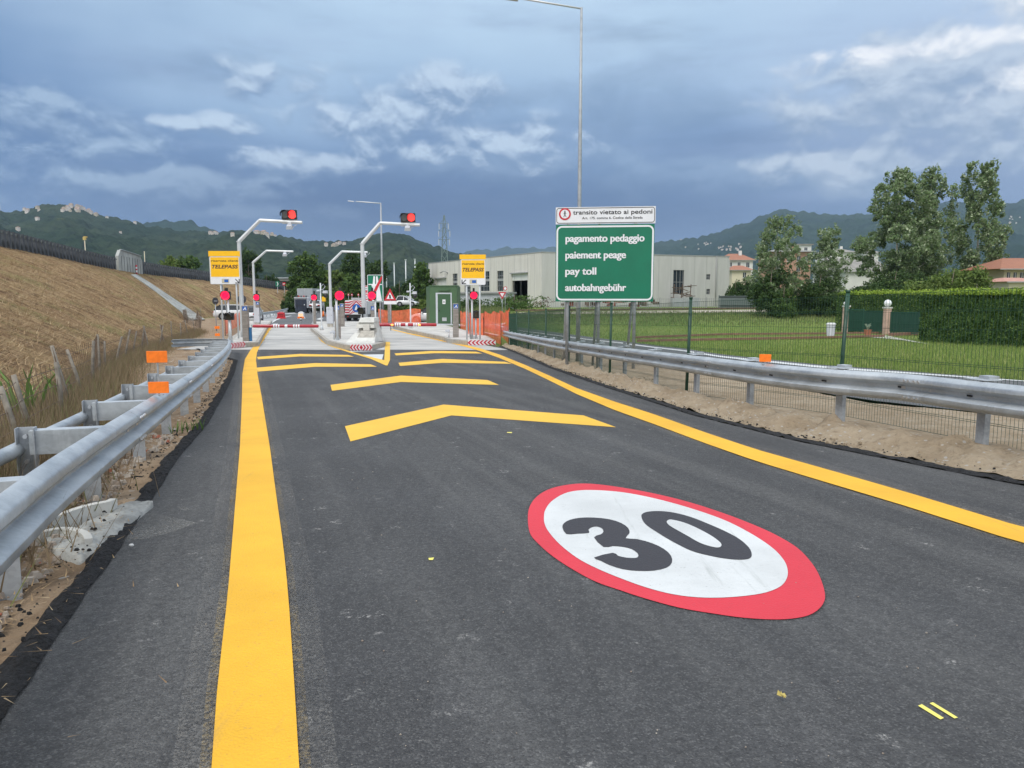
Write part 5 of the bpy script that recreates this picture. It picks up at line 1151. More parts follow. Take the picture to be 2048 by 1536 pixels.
# ================= vehicles
m_wpaint = mat('car_white', (.62, .63, .65, 1), .25, coat=.8, var=.02, vs=2); m_glass = mat('car_glass', (.02, .025, .03, 1), .08, spec=.6); m_rim = mat('wheel_rim', (.35, .36, .38, 1), .35, .8); m_tail = mat('tail_light', (.35, .01, .01, 1), .3); m_head = mat('head_light', (.6, .62, .65, 1), .15)
def car(label, loc, rz, L, Wd, H, roofprof, beltprof, mt=None, name='parked_car', cat='car', group=None, nwin=None):
    """+x is forward, origin at the middle on the ground"""
    o = thing(name, label, cat, loc, rz, group); mt = mt or m_wpaint; h = Wd/2
    st = []
    xs = np.linspace(-.5, .5, 25)
    def itp(pf, x):
        for (a, b), (c, d_) in zip(pf, pf[1:]):
            if a <= x <= c: return b+(d_-b)*(x-a)/(c-a)
        return pf[-1][1]
    m = MB(); vs = []
    for x in xs:
        e = 1-.10*max(0, (abs(x)-.38)/.12)**2; zb = .22*H/1.6*(1+.6*max(0, abs(x)-.44)/.06*.6); zbelt = itp(beltprof, x)*H; zw = zb+(zbelt-zb)*.6
        vs += [(x*L, -h*e*.94, zb), (x*L, -h*e, zw*.8), (x*L, -h*e*.985, zbelt-.05), (x*L, -h*e*.93, zbelt), (x*L, h*e*.93, zbelt), (x*L, h*e*.985, zbelt-.05), (x*L, h*e, zw*.8), (x*L, h*e*.94, zb)]
    k = 8; n = len(xs); m.add(vs, [(i*k+j, (i+1)*k+j, (i+1)*k+(j+1) % k, i*k+(j+1) % k) for i in range(n-1) for j in range(k)]+[tuple(range(k)), tuple((n-1)*k+j for j in range(k))[::-1]]); m.build('body', mt, o, True)
    # cabin glass + roof
    g = MB(); vs = []; xr_ = [x for x, z in roofprof]
    for x, z in roofprof:
        zb = itp(beltprof, x)*H-.02; zt_ = z*H; q = .93-.17*(zt_-zb)/(H*.42)
        vs += [(x*L, -h*.90, zb), (x*L, -h*q, zt_-.02), (x*L, h*q, zt_-.02), (x*L, h*.90, zb)]
    n = len(roofprof); g.add(vs, [(i*4+j, (i+1)*4+j, (i+1)*4+(j+1) % 4, i*4+(j+1) % 4) for i in range(n-1) for j in range(4)]+[(0, 1, 2, 3), ((n-1)*4+3, (n-1)*4+2, (n-1)*4+1, (n-1)*4)]); g.build('windows', m_glass, o)
    rf = MB(); tops = [(x, z) for x, z in roofprof if z > .9]; vs = []
    for x, z in tops: q = .93-.17*(z*H-itp(beltprof, x)*H)/(H*.42); vs += [(x*L, -h*q*1.03, z*H-.06), (x*L, -h*q*.95, z*H), (x*L, h*q*.95, z*H), (x*L, h*q*1.03, z*H-.06)]
    n = len(tops); rf.add(vs, [(i*4+j, (i+1)*4+j, (i+1)*4+j+1, i*4+j+1) for i in range(n-1) for j in range(3)]+[(0, 3, 2, 1), ((n-1)*4, (n-1)*4+1, (n-1)*4+2, (n-1)*4+3)]); rf.build('roof', mt, o, True)
    for sd in (-1, 1):
        pm = MB(); 
        full = list(roofprof)
        for (xa, za), (xb, zb_) in ((full[0], tops[0]), (tops[-1], full[-1])):
            q = .93-.17*(max(za, zb_)*H-.6*H)/(H*.42); pm.bar((xa*L, sd*h*.93 if za < zb_ else sd*h*q*1.02, za*H), (xb*L, sd*h*q*1.02 if za < zb_ else sd*h*.93, zb_*H), .07, .09)
        for x in (nwin or (-.12, .12)): pm.bar((x*L, sd*h*.925, itp(beltprof, x)*H-.02), (x*L+.02, sd*h*(.93-.17*.38/.42)*1.015, H*.96), .08, .05)
        pm.build('pillar', mt if not nwin else m_plast, o)
    r_ = .33*H/1.6 if H < 1.9 else .34
    for x in (-.30, .315):
        for sd in (-1, 1):
            y0 = sd*(h-.20); y1 = sd*(h+.01); w_ = MB().tube([(x*L, y0, r_), (x*L, y1, r_)], r_, 20).build('wheel', m_rubber, o, 'auto'); MB().tube([(x*L, y1-sd*.02, r_), (x*L, y1+sd*.012, r_)], r_*.62, 12).build('rim', m_rim, w_)
            MB().tube([(x*L, sd*(h-.3), r_+.02), (x*L, sd*(h+.004), r_+.02)], r_*1.18, 20).build('wheel_arch', m_plast, o)
    zl = itp(beltprof, -.48)*H
    for sd in (-1, 1):
        MB().box((-.49*L, sd*h*.72, zl-.16), (.14, h*.38, .16)).build('tail_light', m_tail, o, bevel=.02); MB().box((.475*L, sd*h*.66, itp(beltprof, .47)*H-.10), (.2, h*.42, .15)).build('headlight', m_head, o, bevel=.02)
    MB().box((-.502*L, 0, zl-.33), (.03, .5, .12)).build('number_plate', m_boomw, o); MB().box((-.495*L, 0, .35*H), (.08, Wd*.9, .16)).box((.49*L, 0, .3*H), (.10, Wd*.86, .16)).build('bumper', m_plast, o, bevel=.02)
    for sd in (-1, 1): MB().box((.17*L, sd*(h+.07), itp(beltprof, .15)*H+.05), (.12, .16, .13)).build('mirror', mt, o, bevel=.02)
    return o
SUVr = [(-.47, .66), (-.42, .90), (-.34, .985), (-.1, 1.0), (.05, .985), (.12, .94), (.27, .66)]; SUVb = [(-.5, .56), (-.47, .62), (.2, .64), (.3, .62), (.45, .52), (.5, .42)]
f = Fr(474, 638.5, 0); car('white car parked side-on below the grassy bank, behind the left yellow sign', (f.o.x+.1, f.o.y, f.o.z), R(8), 5.1, 1.9, 1.72, SUVr, SUVb, nwin=(-.2, .03))
HBr = [(-.46, .66), (-.38, .92), (-.28, .99), (-.05, 1.0), (.08, .95), (.29, .62)]; HBb = [(-.5, .5), (-.46, .62), (.25, .62), (.34, .58), (.46, .46), (.5, .36)]
f = Fr(858, 648, 0); car('white small car half hidden behind the green cabin and orange netting', (f.o.x-.0, f.o.y+2, f.o.z), R(180-8), 4.0, 1.7, 1.62, HBr, HBb, nwin=(-.05, .0))
f = Fr(633.5, 611, 0, 118); car('far white car seen from behind, right of the truck', (f.o.x, f.o.y, f.o.z+.6), R(95), 4.2, 1.75, 1.5, HBr, HBb)
# van: cab + dark load
f = Fr(815, 612, 0, 96); vz = f.z(612.5)
VNr = [(-.49, .62), (-.40, .97), (-.30, 1.0), (-.12, .985), (.05, .85), (.26, .60)]; VNb = [(-.5, .52), (-.3, .56), (.2, .56), (.3, .52), (.45, .42), (.5, .34)]
car('white van with a short sloping nose parked on the scrubby slope by the trees', (f.o.x, f.o.y, f.o.z+vz), R(-6), 2.6, 1.8, 1.35, VNr, VNb, name='parked_van', cat='van')
f = Fr(504, 647, 0, 77); car('white van end showing between the steel column and the grey cabinet', (f.o.x, f.o.y, f.o.z), R(100), 4.4, 1.8, 1.75, SUVr, SUVb, name='parked_van', cat='van')
# trucks
def wheels(o, xs, ys, r_, w_):
    for x in xs:
        for y in ys:
            k = MB().tube([(x-w_/2, y, r_), (x+w_/2, y, r_)], r_, 18).build('wheel', m_rubber, o, 'auto'); MB().tube([(x-w_/2-.01, y, r_), (x+w_/2+.01, y, r_)], r_*.5, 10).build('rim', m_rim, k)
m_tdark = mat('truck_dark_blue', (.022, .030, .050, 1), .4, var=.15, vs=2); m_tgrey = mat('truck_box_grey', (.34, .37, .40, 1), .6, var=.06, vs=1)
f = Fr(603, 627, 0); o = thing('tipper_truck', 'dark blue rear of a parked utility truck, in front of the grey box truck', 'truck', f.o, R(0)); mm = f.m
MB().bb(f.x(589.5), f.x(612), 0, .25, f.z(624), f.z(598.5)).build('rear_door', m_tdark, o, bevel=.04); MB().bb(f.x(588), f.x(616), .26, 5.0, f.z(616), f.z(594.5)).build('body', m_cab, o, bevel=.04); MB().bb(f.x(588), f.x(613), .0, .9, f.z(596.8), f.z(594)).build('roof_rack', m_alu, o)
for px in (591, 596, 601, 606, 611): MB().box((f.x(px), .5, f.z(592.5)), (.22, .25, .2)).build('beacon', m_tdark if px % 2 else m_tail, o, bevel=.03)
MB().bb(f.x(594), f.x(594.4), -.03, 0, f.z(622), f.z(601)).bb(f.x(605), f.x(605.4), -.03, 0, f.z(622), f.z(601)).bb(f.x(591), f.x(610), -.03, 0, f.z(612), f.z(611.5)).build('door_seam', m_plast, o)
MB().bb(f.x(588.5), f.x(612.5), .05, .4, f.z(626), f.z(624.2)).build('bumper', m_plast, o); wheels(o, (f.x(591), f.x(611)), (.9, 4.0), .5, .35)
MB().disc((f.x(608.6), -.06, f.z(609.5)), .09, .04, 10).build('lamp', m_head, o)
f = Fr(614, 623.5, 0); o = thing('box_truck', 'tall grey box truck parked behind the dark blue one', 'truck', f.o, 0); MB().bb(f.x(594.5), f.x(625.5), 0, 6, f.z(612), f.z(577)).build('box', m_tgrey, o, bevel=.04)
MB().bb(f.x(595), f.x(625), -.03, -.002, f.z(611), f.z(610)).bb(f.x(609.8), f.x(610.2), -.03, -.002, f.z(611), f.z(579)).build('door_edge', m_alu, o); MB().bb(f.x(604), f.x(625), .2, 6, f.z(618), f.z(612.3)).build('chassis', m_plast, o); MB().bb(f.x(611), f.x(622), -.4, .1, f.z(616), f.z(606)).build('locker', m_cab, o, bevel=.03); wheels(o, (f.x(609), f.x(622)), (.9, 4.4), .5, .4)
f = Fr(713, 642.5, 0); o = thing('maintenance_truck', 'maintenance truck with a red and white striped rear and a blue round sign', 'truck', f.o, 0); mm = f.m
MB().bb(f.x(689), f.x(732), .1, 6, f.z(629), f.z(601)).build('body', m_boomw, o, bevel=.03); 
sp = MB().bb(f.x(699), f.x(727), -.15, -.05, f.z(629), f.z(600)).build('rear_panel', m_boomw, o, bevel=.02)
m = MB(); cxp = f.x(713); 
for k in range(6):
    zc = f.z(632-k*6.2); hw = 14*mm
    for sd in (-1, 1):
        q = [(cxp, zc+12*mm), (cxp+sd*hw, zc-2*mm), (cxp+sd*hw, zc-5*mm), (cxp, zc+9*mm)]
        q = [(a, min(max(b, f.z(629)), f.z(600))) for a, b in q]
        if max(b for a, b in q)-min(b for a, b in q) > .05: m.prism(q[::sd], -.165, -.152)
m.build('stripes', m_kred, sp)
m = MB()
for k in range(5): m.bb(f.x(689.3), f.x(698.5), .07, .098, f.z(606+k*5), f.z(603.5+k*5))
m.build('side_stripes', m_kred, o)
rd = MB().disc((f.x(713), -.20, f.z(616)), 8*mm, .03, 28).build('blue_roundel', m_signb, sp); MB().prism([(f.x(709.5), f.z(620)), (f.x(716), f.z(620)), (f.x(715), f.z(615)), (f.x(713.6), f.z(610)), (f.x(711), f.z(615))], -.225, -.205).build('arrow', m_boomw, rd)
MB().bb(f.x(703), f.x(723), -.1, .1, f.z(599.5), f.z(595.5)).build('light_bar', m_alu, o); MB().bb(f.x(689), f.x(731), -.1, .2, f.z(636), f.z(629.5)).build('bumper', m_plast, o)
MB().bb(f.x(694), f.x(697), -.14, -.1, f.z(634), f.z(632)).bb(f.x(722), f.x(725), -.14, -.1, f.z(634), f.z(632)).build('tail_light', m_tail, o)
for px in (697, 704, 717): t_ = MB().prism([(f.x(px)-2.6*mm, f.z(591)), (f.x(px)+2.6*mm, f.z(591)), (f.x(px), f.z(586))], 0, .03).build('stowed_sign', m_signr, o); MB().prism([(f.x(px)-1.3*mm, f.z(590.2)), (f.x(px)+1.3*mm, f.z(590.2)), (f.x(px), f.z(587.8))], -.01, -.002).build('sign_field', m_white, t_); MB().bb(f.x(px)-.02, f.x(px)+.02, .03, .06, f.z(600.5), f.z(588)).build('sign_stem', m_alu, o)
wheels(o, (f.x(693), f.x(728)), (.9, 4.4), .48, .4)
# plastic barriers
m_rplast = mat('red_plastic', (.52, .02, .03, 1), .45, var=.08, vs=3)
def pbar(label, px0, px1, py0, py1, mt, stripes=False):
    f = Fr((px0+px1)/2, py1, 0); w_ = f.x(px1)-f.x(px0); H = f.z(py0); o = thing('plastic_barrier', label, 'plastic barrier', f.o, 0)
    b = MB().prism([(-w_/2, .0), (w_/2, 0), (w_/2, .12*H), (w_*.40, .3*H), (w_*.36, H), (-w_*.36, H), (-w_*.40, .3*H), (-w_/2, .12*H)], -.2, .25).build('shell', mt, o, bevel=.03)
    MB().bb(-w_*.3, w_*.3, -.215, -.202, H*.42, H*.5).bb(-w_*.3, w_*.3, -.215, -.202, H*.66, H*.74).build('groove', m_plast if not stripes else m_amb, b)
    if stripes: MB().bb(-w_*.46, w_*.46, -.23, -.203, .1*H, .34*H).build('orange_foot', m_oref, b)
    MB().tube([(-w_*.2, 0, H), (-w_*.2, 0, H+.06), (w_*.2, 0, H+.06), (w_*.2, 0, H)], .03, 6).build('grip', mt, b)
pbar('red plastic road barrier beyond the left boom', 553.5, 571.5, 625, 637.5, m_rplast)
pbar('white plastic barrier with an orange foot beyond the left boom', 595.5, 610, 624.5, 638, m_boomw, True)
f = Fr(602, 644.5, 0); o = thing('bollard', 'small white and dark delineator post in front of the white plastic barrier', 'bollard', f.o, 0); MB().tube([(0, 0, 0), (0, 0, f.z(635))], .07, 10).build('post', m_boomw, o, True); MB().tube([(0, 0, .16), (0, 0, .3)], .074, 10).tube([(0, 0, .42), (0, 0, .52)], .074, 10).build('bands', m_plast, o)
f = Fr(648, 610, 0, 100); o = thing('temporary_signal', 'yellow box of a temporary signal standing behind the thin camera pole', 'signal box', f.o, 0); MB().bb(-.22, .25, -.2, .2, f.z(603), f.z(593.5)).build('box', m_signy, o, bevel=.02); MB().tube([(0, 0, 0), (0, 0, f.z(602))], .05, 8).build('post', m_alu, o)
for lab, px, py in (('tiny orange cone beside the yellow box', 646, 611), ('tiny orange cone right of the yellow box', 654, 610)):
    f = Fr(px, py, 0, 98); o = thing('traffic_cone', lab, 'traffic cone', (f.o.x, f.o.y, f.o.z), 0, 'orange cones beyond the toll'); MB().tube([(0, 0, 0), (0, 0, .75)], [.2, .04], 10).build('cone', m_oref, o, True); MB().box((0, 0, .02), (.45, .45, .04)).build('base', m_plast, o)
# far guardrail
fg_ = thing('guardrail', 'distant guardrail at the foot of the grassy bank beyond the left boom', 'guardrail', (0, 0, 0))
pth = roadpath(gp((521, 638), (545, 634), (568, 628), (588, 620), (600, 615)), 2.)
sweep(pth, WB, 1).build('beam', m_galv, fg_, 'auto')
for s in range(1, int(plen(pth)), 3): p, t = frame_at(pth, s); MB().box((p.x-.1, p.y+.1, p.z+.35), (.1, .1, .75)).build('post', m_galvd, fg_)
# ================= warehouse
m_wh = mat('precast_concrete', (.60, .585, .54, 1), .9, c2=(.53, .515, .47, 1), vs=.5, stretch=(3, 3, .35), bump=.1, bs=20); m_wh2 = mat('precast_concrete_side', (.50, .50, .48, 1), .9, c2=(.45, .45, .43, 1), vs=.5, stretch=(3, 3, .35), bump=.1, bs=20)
m_dark = mat('dark_interior', (.012, .014, .020, 1), .8); m_win = mat('window_glass', (.03, .04, .05, 1), .15, spec=.6); m_trim = mat('roof_trim', (.30, .31, .31, 1), .6); m_shut = mat('shutter_white', (.62, .63, .62, 1), .6, var=.05, vs=8)
def cnr(px, Y): q = P(px, 600, Y); return (q.x, q.y)
C_, L_, R_ = cnr(1083, 115), cnr(858, 154), cnr(1456, 128)
zg = gh(C_[0], C_[1])-.2
wh = thing('warehouse', 'long low pale concrete industrial building with tall dark windows behind the toll signs', 'warehouse', (C_[0], C_[1], zg)); O = wh.location
def face(A, B, mt, name, pan):
    L = math.hypot(B[0]-A[0], B[1]-A[1]); ux, uy = (B[0]-A[0])/L, (B[1]-A[1])/L; nx_, ny_ = uy, -ux
    if (nx_*-A[0]+ny_*-A[1]) < 0: nx_, ny_ = -nx_, -ny_
    def pt(s_, z, d_): return (A[0]+ux*s_+nx_*d_-O.x, A[1]+uy*s_+ny_*d_-O.y, z-O.z)
    def quadbox(m, s0, s1, z0, z1, d0, d1, mi=0):
        vs = [pt(s_, z, d_) for z in (z0, z1) for s_, d_ in ((s0, d0), (s1, d0), (s1, d1), (s0, d1))]
        return m.add(vs, [(0, 3, 2, 1), (4, 5, 6, 7), (0, 1, 5, 4), (1, 2, 6, 5), (2, 3, 7, 6), (3, 0, 4, 7)], mi)
    return L, pt, quadbox
ztop = onplane(1083, 505, C_, L_)[1]
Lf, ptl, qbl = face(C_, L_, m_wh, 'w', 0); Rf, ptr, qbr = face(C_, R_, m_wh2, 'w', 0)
bx = (L_[0]+R_[0]-C_[0], L_[1]+R_[1]-C_[1])
# openings measured on the wall planes, then the wall is built round them
def openings(lst, A, B): 
    out = []
    for x0, x1, y0, y1 in lst:
        s0, z1 = onplane(x0, y0, A, B); s1, z0 = onplane(x1, y1, A, B); out.append((min(s0, s1), max(s0, s1), z0, z1))
    return out
def wall(qb, L, ops, mt, name, z0, z1, th=.3):
    m = MB(); cuts = sorted({0, L, *[o[0] for o in ops], *[o[1] for o in ops]})
    for a, b in zip(cuts, cuts[1:]):
        zs = [z0]; 
        for o in sorted([o for o in ops if o[0] <= a+1e-6 and o[1] >= b-1e-6], key=lambda o: o[2]):
            if o[2] > zs[-1]+.02: qb(m, a, b, zs[-1], o[2], -th, 0)
            zs.append(max(o[3], zs[-1]))
        if z1 > zs[-1]: qb(m, a, b, zs[-1], z1, -th, 0)
    return m.build(name, mt, wh)
opl = openings([(1023.5, 1055, 548, 614), (994, 1006.7, 542, 582), (960, 979, 543.5, 582), (905, 915, 547.5, 585), (871, 893, 557.5, 600), (929, 941, 560, 586)], C_, L_)
opr = openings([(1347, 1367.5, 540, 588), (1413, 1420.5, 548.5, 559), (1413, 1420, 578, 588.5)], C_, R_)
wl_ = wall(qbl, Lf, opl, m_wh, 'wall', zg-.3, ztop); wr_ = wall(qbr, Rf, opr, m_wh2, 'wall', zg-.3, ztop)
m = MB(); 
for k in range(1, 21): qbl(m, Lf*k/21-.02, Lf*k/21+.02, zg, ztop-.01, .001, .012)
m.build('panel_joints', m_trim, wl_)
m = MB()
for k in range(1, 15): qbr(m, Rf*k/15-.02, Rf*k/15+.02, zg, ztop-.01, .001, .012)
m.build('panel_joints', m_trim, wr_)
m = MB(); qbl(m, -.05, Lf, ztop+.003, ztop+.14, -.4, .06); m.build('parapet_cap', m_trim, wh); m = MB(); qbr(m, .05, Rf+.05, ztop+.003, ztop+.14, -.4, .06); m.build('parapet_cap', m_trim, wh)
MB().add([(0, .4, ztop-O.z-.3), (L_[0]-O.x, L_[1]-O.y, ztop-O.z-.3), (bx[0]-O.x, bx[1]-O.y, ztop-O.z-.3), (R_[0]-O.x, R_[1]-O.y, ztop-O.z-.3)], [(0, 1, 2, 3)]).build('roof', m_trim, wh)
m = MB(); m.bar((L_[0]-O.x, L_[1]-O.y, 4), (bx[0]-O.x, bx[1]-O.y, 4), .3, 8).bar((R_[0]-O.x, R_[1]-O.y, 4), (bx[0]-O.x, bx[1]-O.y, 4), .3, 8); m.build('back_wall', m_wh2, wh)
for i, (s0, s1, z0, z1) in enumerate(opl):
    m = MB(); qbl(m, s0, s1, z0, z1, -.22 if i not in (0, 4) else -.29, -.18 if i not in (0, 4) else -.25)
    if i == 0:
        m = MB(); qbl(m, s0-.3, s1+.3, z0-.2, z1+.2, -6., -5.8); g = m.build('loading_opening', m_dark, wh); m = MB(); qbl(m, s0, s1, z1-1.1, z1, -.2, -.12); m.build('shutter', m_shut, g); m = MB(); qbl(m, s0-.15, s1+.15, z1+.0, z1+.18, .013, .35); m.build('hood', m_trim, g)
    elif i == 4: g = m.build('roller_door', m_shut, wh); m = MB(); qbl(m, s0-.15, s1+.15, z1, z1+.18, .013, .3); m.build('hood', m_trim, g)
    else:
        g = m.build('window', m_win, wh); m = MB(); n = 4
        for k in range(1, 3): qbl(m, s0+(s1-s0)*k/3-.03, s0+(s1-s0)*k/3+.03, z0, z1, -.17, -.12)
        for k in range(1, n): qbl(m, s0, s1, z0+(z1-z0)*k/n-.03, z0+(z1-z0)*k/n+.03, -.115, -.08)
        m.build('window_bars', m_trim, g)
        m = MB(); qbl(m, s0, s1, z0+(z1-z0)*.50, z0+(z1-z0)*.62, -.165, -.125); m.build('panel', m_trim, g)
for s0, s1, z0, z1 in opr:
    m = MB(); qbr(m, s0, s1, z0, z1, -.22, -.18); g = m.build('window', m_win, wh); m = MB()
    for k in (1, 2): qbr(m, s0+(s1-s0)*k/3-.025, s0+(s1-s0)*k/3+.025, z0, z1, -.17, -.12)
    qbr(m, s0, s1, (z0+z1)/2-.03, (z0+z1)/2+.03, -.115, -.08); m.build('window_bars', m_trim, g)
sp_ = onplane(1432, 540, C_, R_)[0]; m = MB(); a, b = ptr(sp_, ztop, .1), ptr(sp_, zg, .1); m.tube([a, (a[0], a[1], (a[2]+b[2])*.6), b], .07, 6); m.build('drainpipe', m_trim, wh, True)
s_ = onplane(896, 546, C_, L_)[0]; z_ = onplane(896, 546, C_, L_)[1]; p_ = ptl(s_, z_, 0); q_ = ptl(s_+1.2, z_, 1.2); MB().tube([p_, (p_[0]*.5+q_[0]*.5, p_[1]*.5+q_[1]*.5, p_[2]+.4), q_], .1, 6).build('vent_pipe', m_trim, wh, True)
# annex and sheet metal fence before the left face
a_, b_ = P(915, 600, 108), P(1023, 600, 104); o = thing('metal_annex', 'low pale sheet metal annex with a dark flat roof in front of the warehouse windows', 'annex', (a_.x, a_.y, gh(a_.x, a_.y))); O2 = o.location
m_sheet = mat('sheet_metal', (.48, .51, .54, 1), .5, c2=(.40, .43, .46, 1), vs=2, stretch=(6, 6, .3)); z0_ = P(960, 587, 106).z-O2.z
MB().bar((0, 0, z0_/2), (b_.x-a_.x, b_.y-a_.y, z0_/2), 1.6, z0_).build('wall', m_sheet, o)
MB().bar((-.3, .1, z0_+.1), (b_.x-a_.x+.2, b_.y-a_.y, z0_+.1), 2.4, .2).build('roof', m_trim, o)
for k in (.28, .62): p_ = Vector((0, -.83, 0)).lerp(Vector((b_.x-a_.x, b_.y-a_.y-.83, 0)), k); MB().bb(p_.x-.06, p_.x+.06, p_.y-.06, p_.y, 0, z0_).build('seam', m_trim, o)
p_ = Vector((0, -.85, 0)).lerp(Vector((b_.x-a_.x, b_.y-a_.y-.85, 0)), .06); MB().bb(p_.x-.5, p_.x+.5, p_.y-.05, p_.y, .9, z0_-.3).build('window', m_win, o)
# yard odds along the right wall
def onwall(s_, d_): q = ptr(s_, zg+.2, d_); return Vector((q[0]+O.x, q[1]+O.y, gh(q[0]+O.x, q[1]+O.y)))
m_rust = mat('rusty_metal', (.12, .085, .06, 1), .8, var=.4, vs=5); rg = random.Random(5)
s0 = onplane(1336, 600, C_, R_)[0]; q = onwall(s0+.9, 1.8); o = thing('scrap_rack', 'rack of dark scrap metal on grey crates beside the tall window of the warehouse', 'scrap rack', q)
MB().bb(-1.2, 3.2, -.6, .6, 0, 1.4).build('crates', m_galvd, o); m = MB()
for k in range(16): x = rg.uniform(-.8, 1.9); z = rg.uniform(1.5, 3.6); m.bar((x-rg.uniform(.4, 1), -.2, z), (x+rg.uniform(.4, 1), .1, z+rg.uniform(-.5, .5)), .12, .1)
for x in (-.9, .4, 1.8): m.bar((x, 0, 1.2), (x+.1, 0, 3.6), .12, .12)
m.build('scrap', m_rust, o)
s0 = onplane(1200, 600, C_, R_)[0]; q = onwall(s0, 2.2); o = thing('scrap_heap', 'heap of red and grey scrap pallets behind the posts of the green toll sign', 'scrap heap', q); m = MB(); m2 = MB()
for k in range(40): (m if k % 3 else m2).box((rg.uniform(-7, 8), rg.uniform(-.8, .8), rg.uniform(.1, 1.3)), (rg.uniform(.4, 1.3), rg.uniform(.2, .8), rg.uniform(.15, .7)), rg.uniform(0, 3))
m.build('pallets', m_rust, o); m2.build('crates', mat('red_crate', (.22, .07, .05, 1), .8), o)
for lab, px in (('tangle of dark rusty machinery near the corner of the warehouse', 1094), ('dark heap of bicycles and bars just left of the warehouse corner', 1072)):
    q = P(px, 600, 110); q.z = gh(q.x, q.y); o = thing('scrap_machinery', lab, 'scrap heap', q); m = MB()
    for k in range(26): x, z = rg.uniform(-1.1, 1.1), rg.uniform(.1, 1.5 if px > 1080 else .9); m.bar((x, rg.uniform(-.4, .4), z), (x+rg.uniform(-.8, .8), rg.uniform(-.4, .4), max(.05, z+rg.uniform(-.8, .6))), .07, .07)
    m.build('bars', m_rust, o)
# palisade fence and railing along the tracks
def bars(label, p0, p1, h, sp, r_, mt, name='railing', cat='fence', rails=(.2, .9), solid=0, postmt=None, psp=3.):
    a, b = p0, p1; o = thing(name, label, cat, (a.x, a.y, a.z)); d_ = b-a; L = d_.length; m = MB(); n = int(L/sp)
    for k in range(n+1):
        q = d_*(k/max(1, n)); m.bb(q.x-r_, q.x+r_, q.y-r_, q.y+r_, 0, h)
    for rl in rails: m.bar((0, 0, h*rl), tuple(d_*1.0+Vector((0, 0, h*rl))), r_*2, r_*2)
    m.build('bars', mt, o); 
    for k in range(int(L/psp)+1): q = d_*(k*psp/L); MB().bb(q.x-.05, q.x+.05, q.y-.05, q.y+.05, 0, h+.1).build('post', postmt or mt, o)
    return o
def gp3(px, Y): q = P(px, 600, Y); q.z = gh(q.x, q.y); return q
bars('thin grey railing along the tracks in front of the warehouse', gp3(1085, 100), gp3(1440, 102), 1.5, .3, .022, m_trim, psp=3.2)
bars('dark grey slatted fence right of the warehouse', gp3(1438, 104), gp3(1530, 104), 1.75, .15, .07, mat('slat_grey', (.12, .15, .15, 1), .7), psp=2.2)
# gravel track strip
m_grav = mat('track_gravel', (.42, .37, .31, 1), .95, var=.2, vs=2, bump=1., bs=20)
strip('gravel_track', [(gp3(1030, 86).x, 86), (gp3(1560, 92).x, 92)], [(gp3(1030, 91).x, 91), (gp3(1560, 99).x, 99)], m_grav, .03, px=False, kind='structure', n=40)
r_ = thing('rail_track', 'dark rail running along the gravel strip in front of the warehouse', 'rail track', gp3(1030, 93)); q0, q1 = gp3(1030, 93), gp3(1560, 101)
for dd in (0, 1.5): MB().bar((0, dd, .14), (q1.x-q0.x, q1.y-q0.y+dd, q1.z-q0.z+.14), .1, .22).build('rail', m_rust, r_)
# ================= houses
m_roof = mat('roof_tile', (.34, .15, .09, 1), .85, c2=(.26, .12, .08, 1), vs=1.2, bump=.5, bs=4, stretch=(1, 6, 1)); m_plw = mat('plaster_white', (.60, .60, .58, 1), .85, var=.05, vs=.6); m_plc = mat('plaster_cream', (.58, .53, .40, 1), .85, var=.05, vs=.6); m_plp = mat('plaster_brick', (.40, .24, .17, 1), .85, var=.1, vs=.8); m_roofg = mat('roof_grey', (.24, .23, .21, 1), .8, var=.15, vs=1)
def house(label, px0, px1, ye, yb, Y, D, wm, rm, rh, rz=0, wins=(), zb=None, over=.5, hip=True, name='house', cat='house', chim=True):
    a, b = P(px0, 600, Y), P(px1, 600, Y); cx = (a.x+b.x)/2; Wd = b.x-a.x; z0 = gh(cx, Y) if zb is None else zb; ze = P(1024, ye, Y).z-z0
    o = thing(name, label, cat, (cx, Y, z0), rz); MB().bb(-Wd/2, Wd/2, 0, D, -1, ze).build('wall', wm, o)
    w2 = Wd/2+over; i_ = min(w2*.6, D/2) if hip else 0
    if rh > 0:
        rf = MB().add([(-w2, -over, ze+.003), (w2, -over, ze+.003), (w2, D+over, ze+.003), (-w2, D+over, ze+.003), (-w2+i_, D/2, ze+rh), (w2-i_, D/2, ze+rh)], [(0, 1, 5, 4), (1, 2, 5), (2, 3, 4, 5), (3, 0, 4), (0, 3, 2, 1)]).build('roof', rm, o)
        MB().bb(-w2, w2, -over-.03, -over+.05, ze-.12, ze+.002).build('gutter', m_trim, rf)
    else: rf = MB().bb(-w2, w2, -over, D+over, ze+.003, ze+.3).build('roof', rm, o)
    if chim and rh: MB().bb(Wd*.12, Wd*.12+.6, D*.35, D*.35+.6, ze, ze+rh+.6).build('chimney', wm, rf)
    for x0, x1, y0, y1 in wins:
        X0, X1, Z0, Z1 = P(x0, 600, Y).x-cx, P(x1, 600, Y).x-cx, P(1024, y1, Y).z-z0, P(1024, y0, Y).z-z0
        w_ = MB().bb(X0, X1, -.05, -.01, Z0, Z1).build('window', m_win, o); MB().bb(X0-.1, X1+.1, -.12, -.052, Z0-.12, Z0).bb((X0+X1)/2-.03, (X0+X1)/2+.03, -.08, -.052, Z0, Z1).build('frame', m_shut, w_)
    return o
house('white house with a red tiled roof right behind the end of the warehouse', 1452, 1503, 520, 560, 165, 9, m_plw, m_roof, 1.6, wins=((1455, 1461, 525, 533), (1473, 1478, 525, 535), (1490, 1496, 525, 535)))
house('small porch house with a red roof below the white house by the warehouse', 1462, 1500, 540, 562, 155, 5, m_plc, m_roof, 1., wins=((1484, 1490, 545, 555),), chim=False)
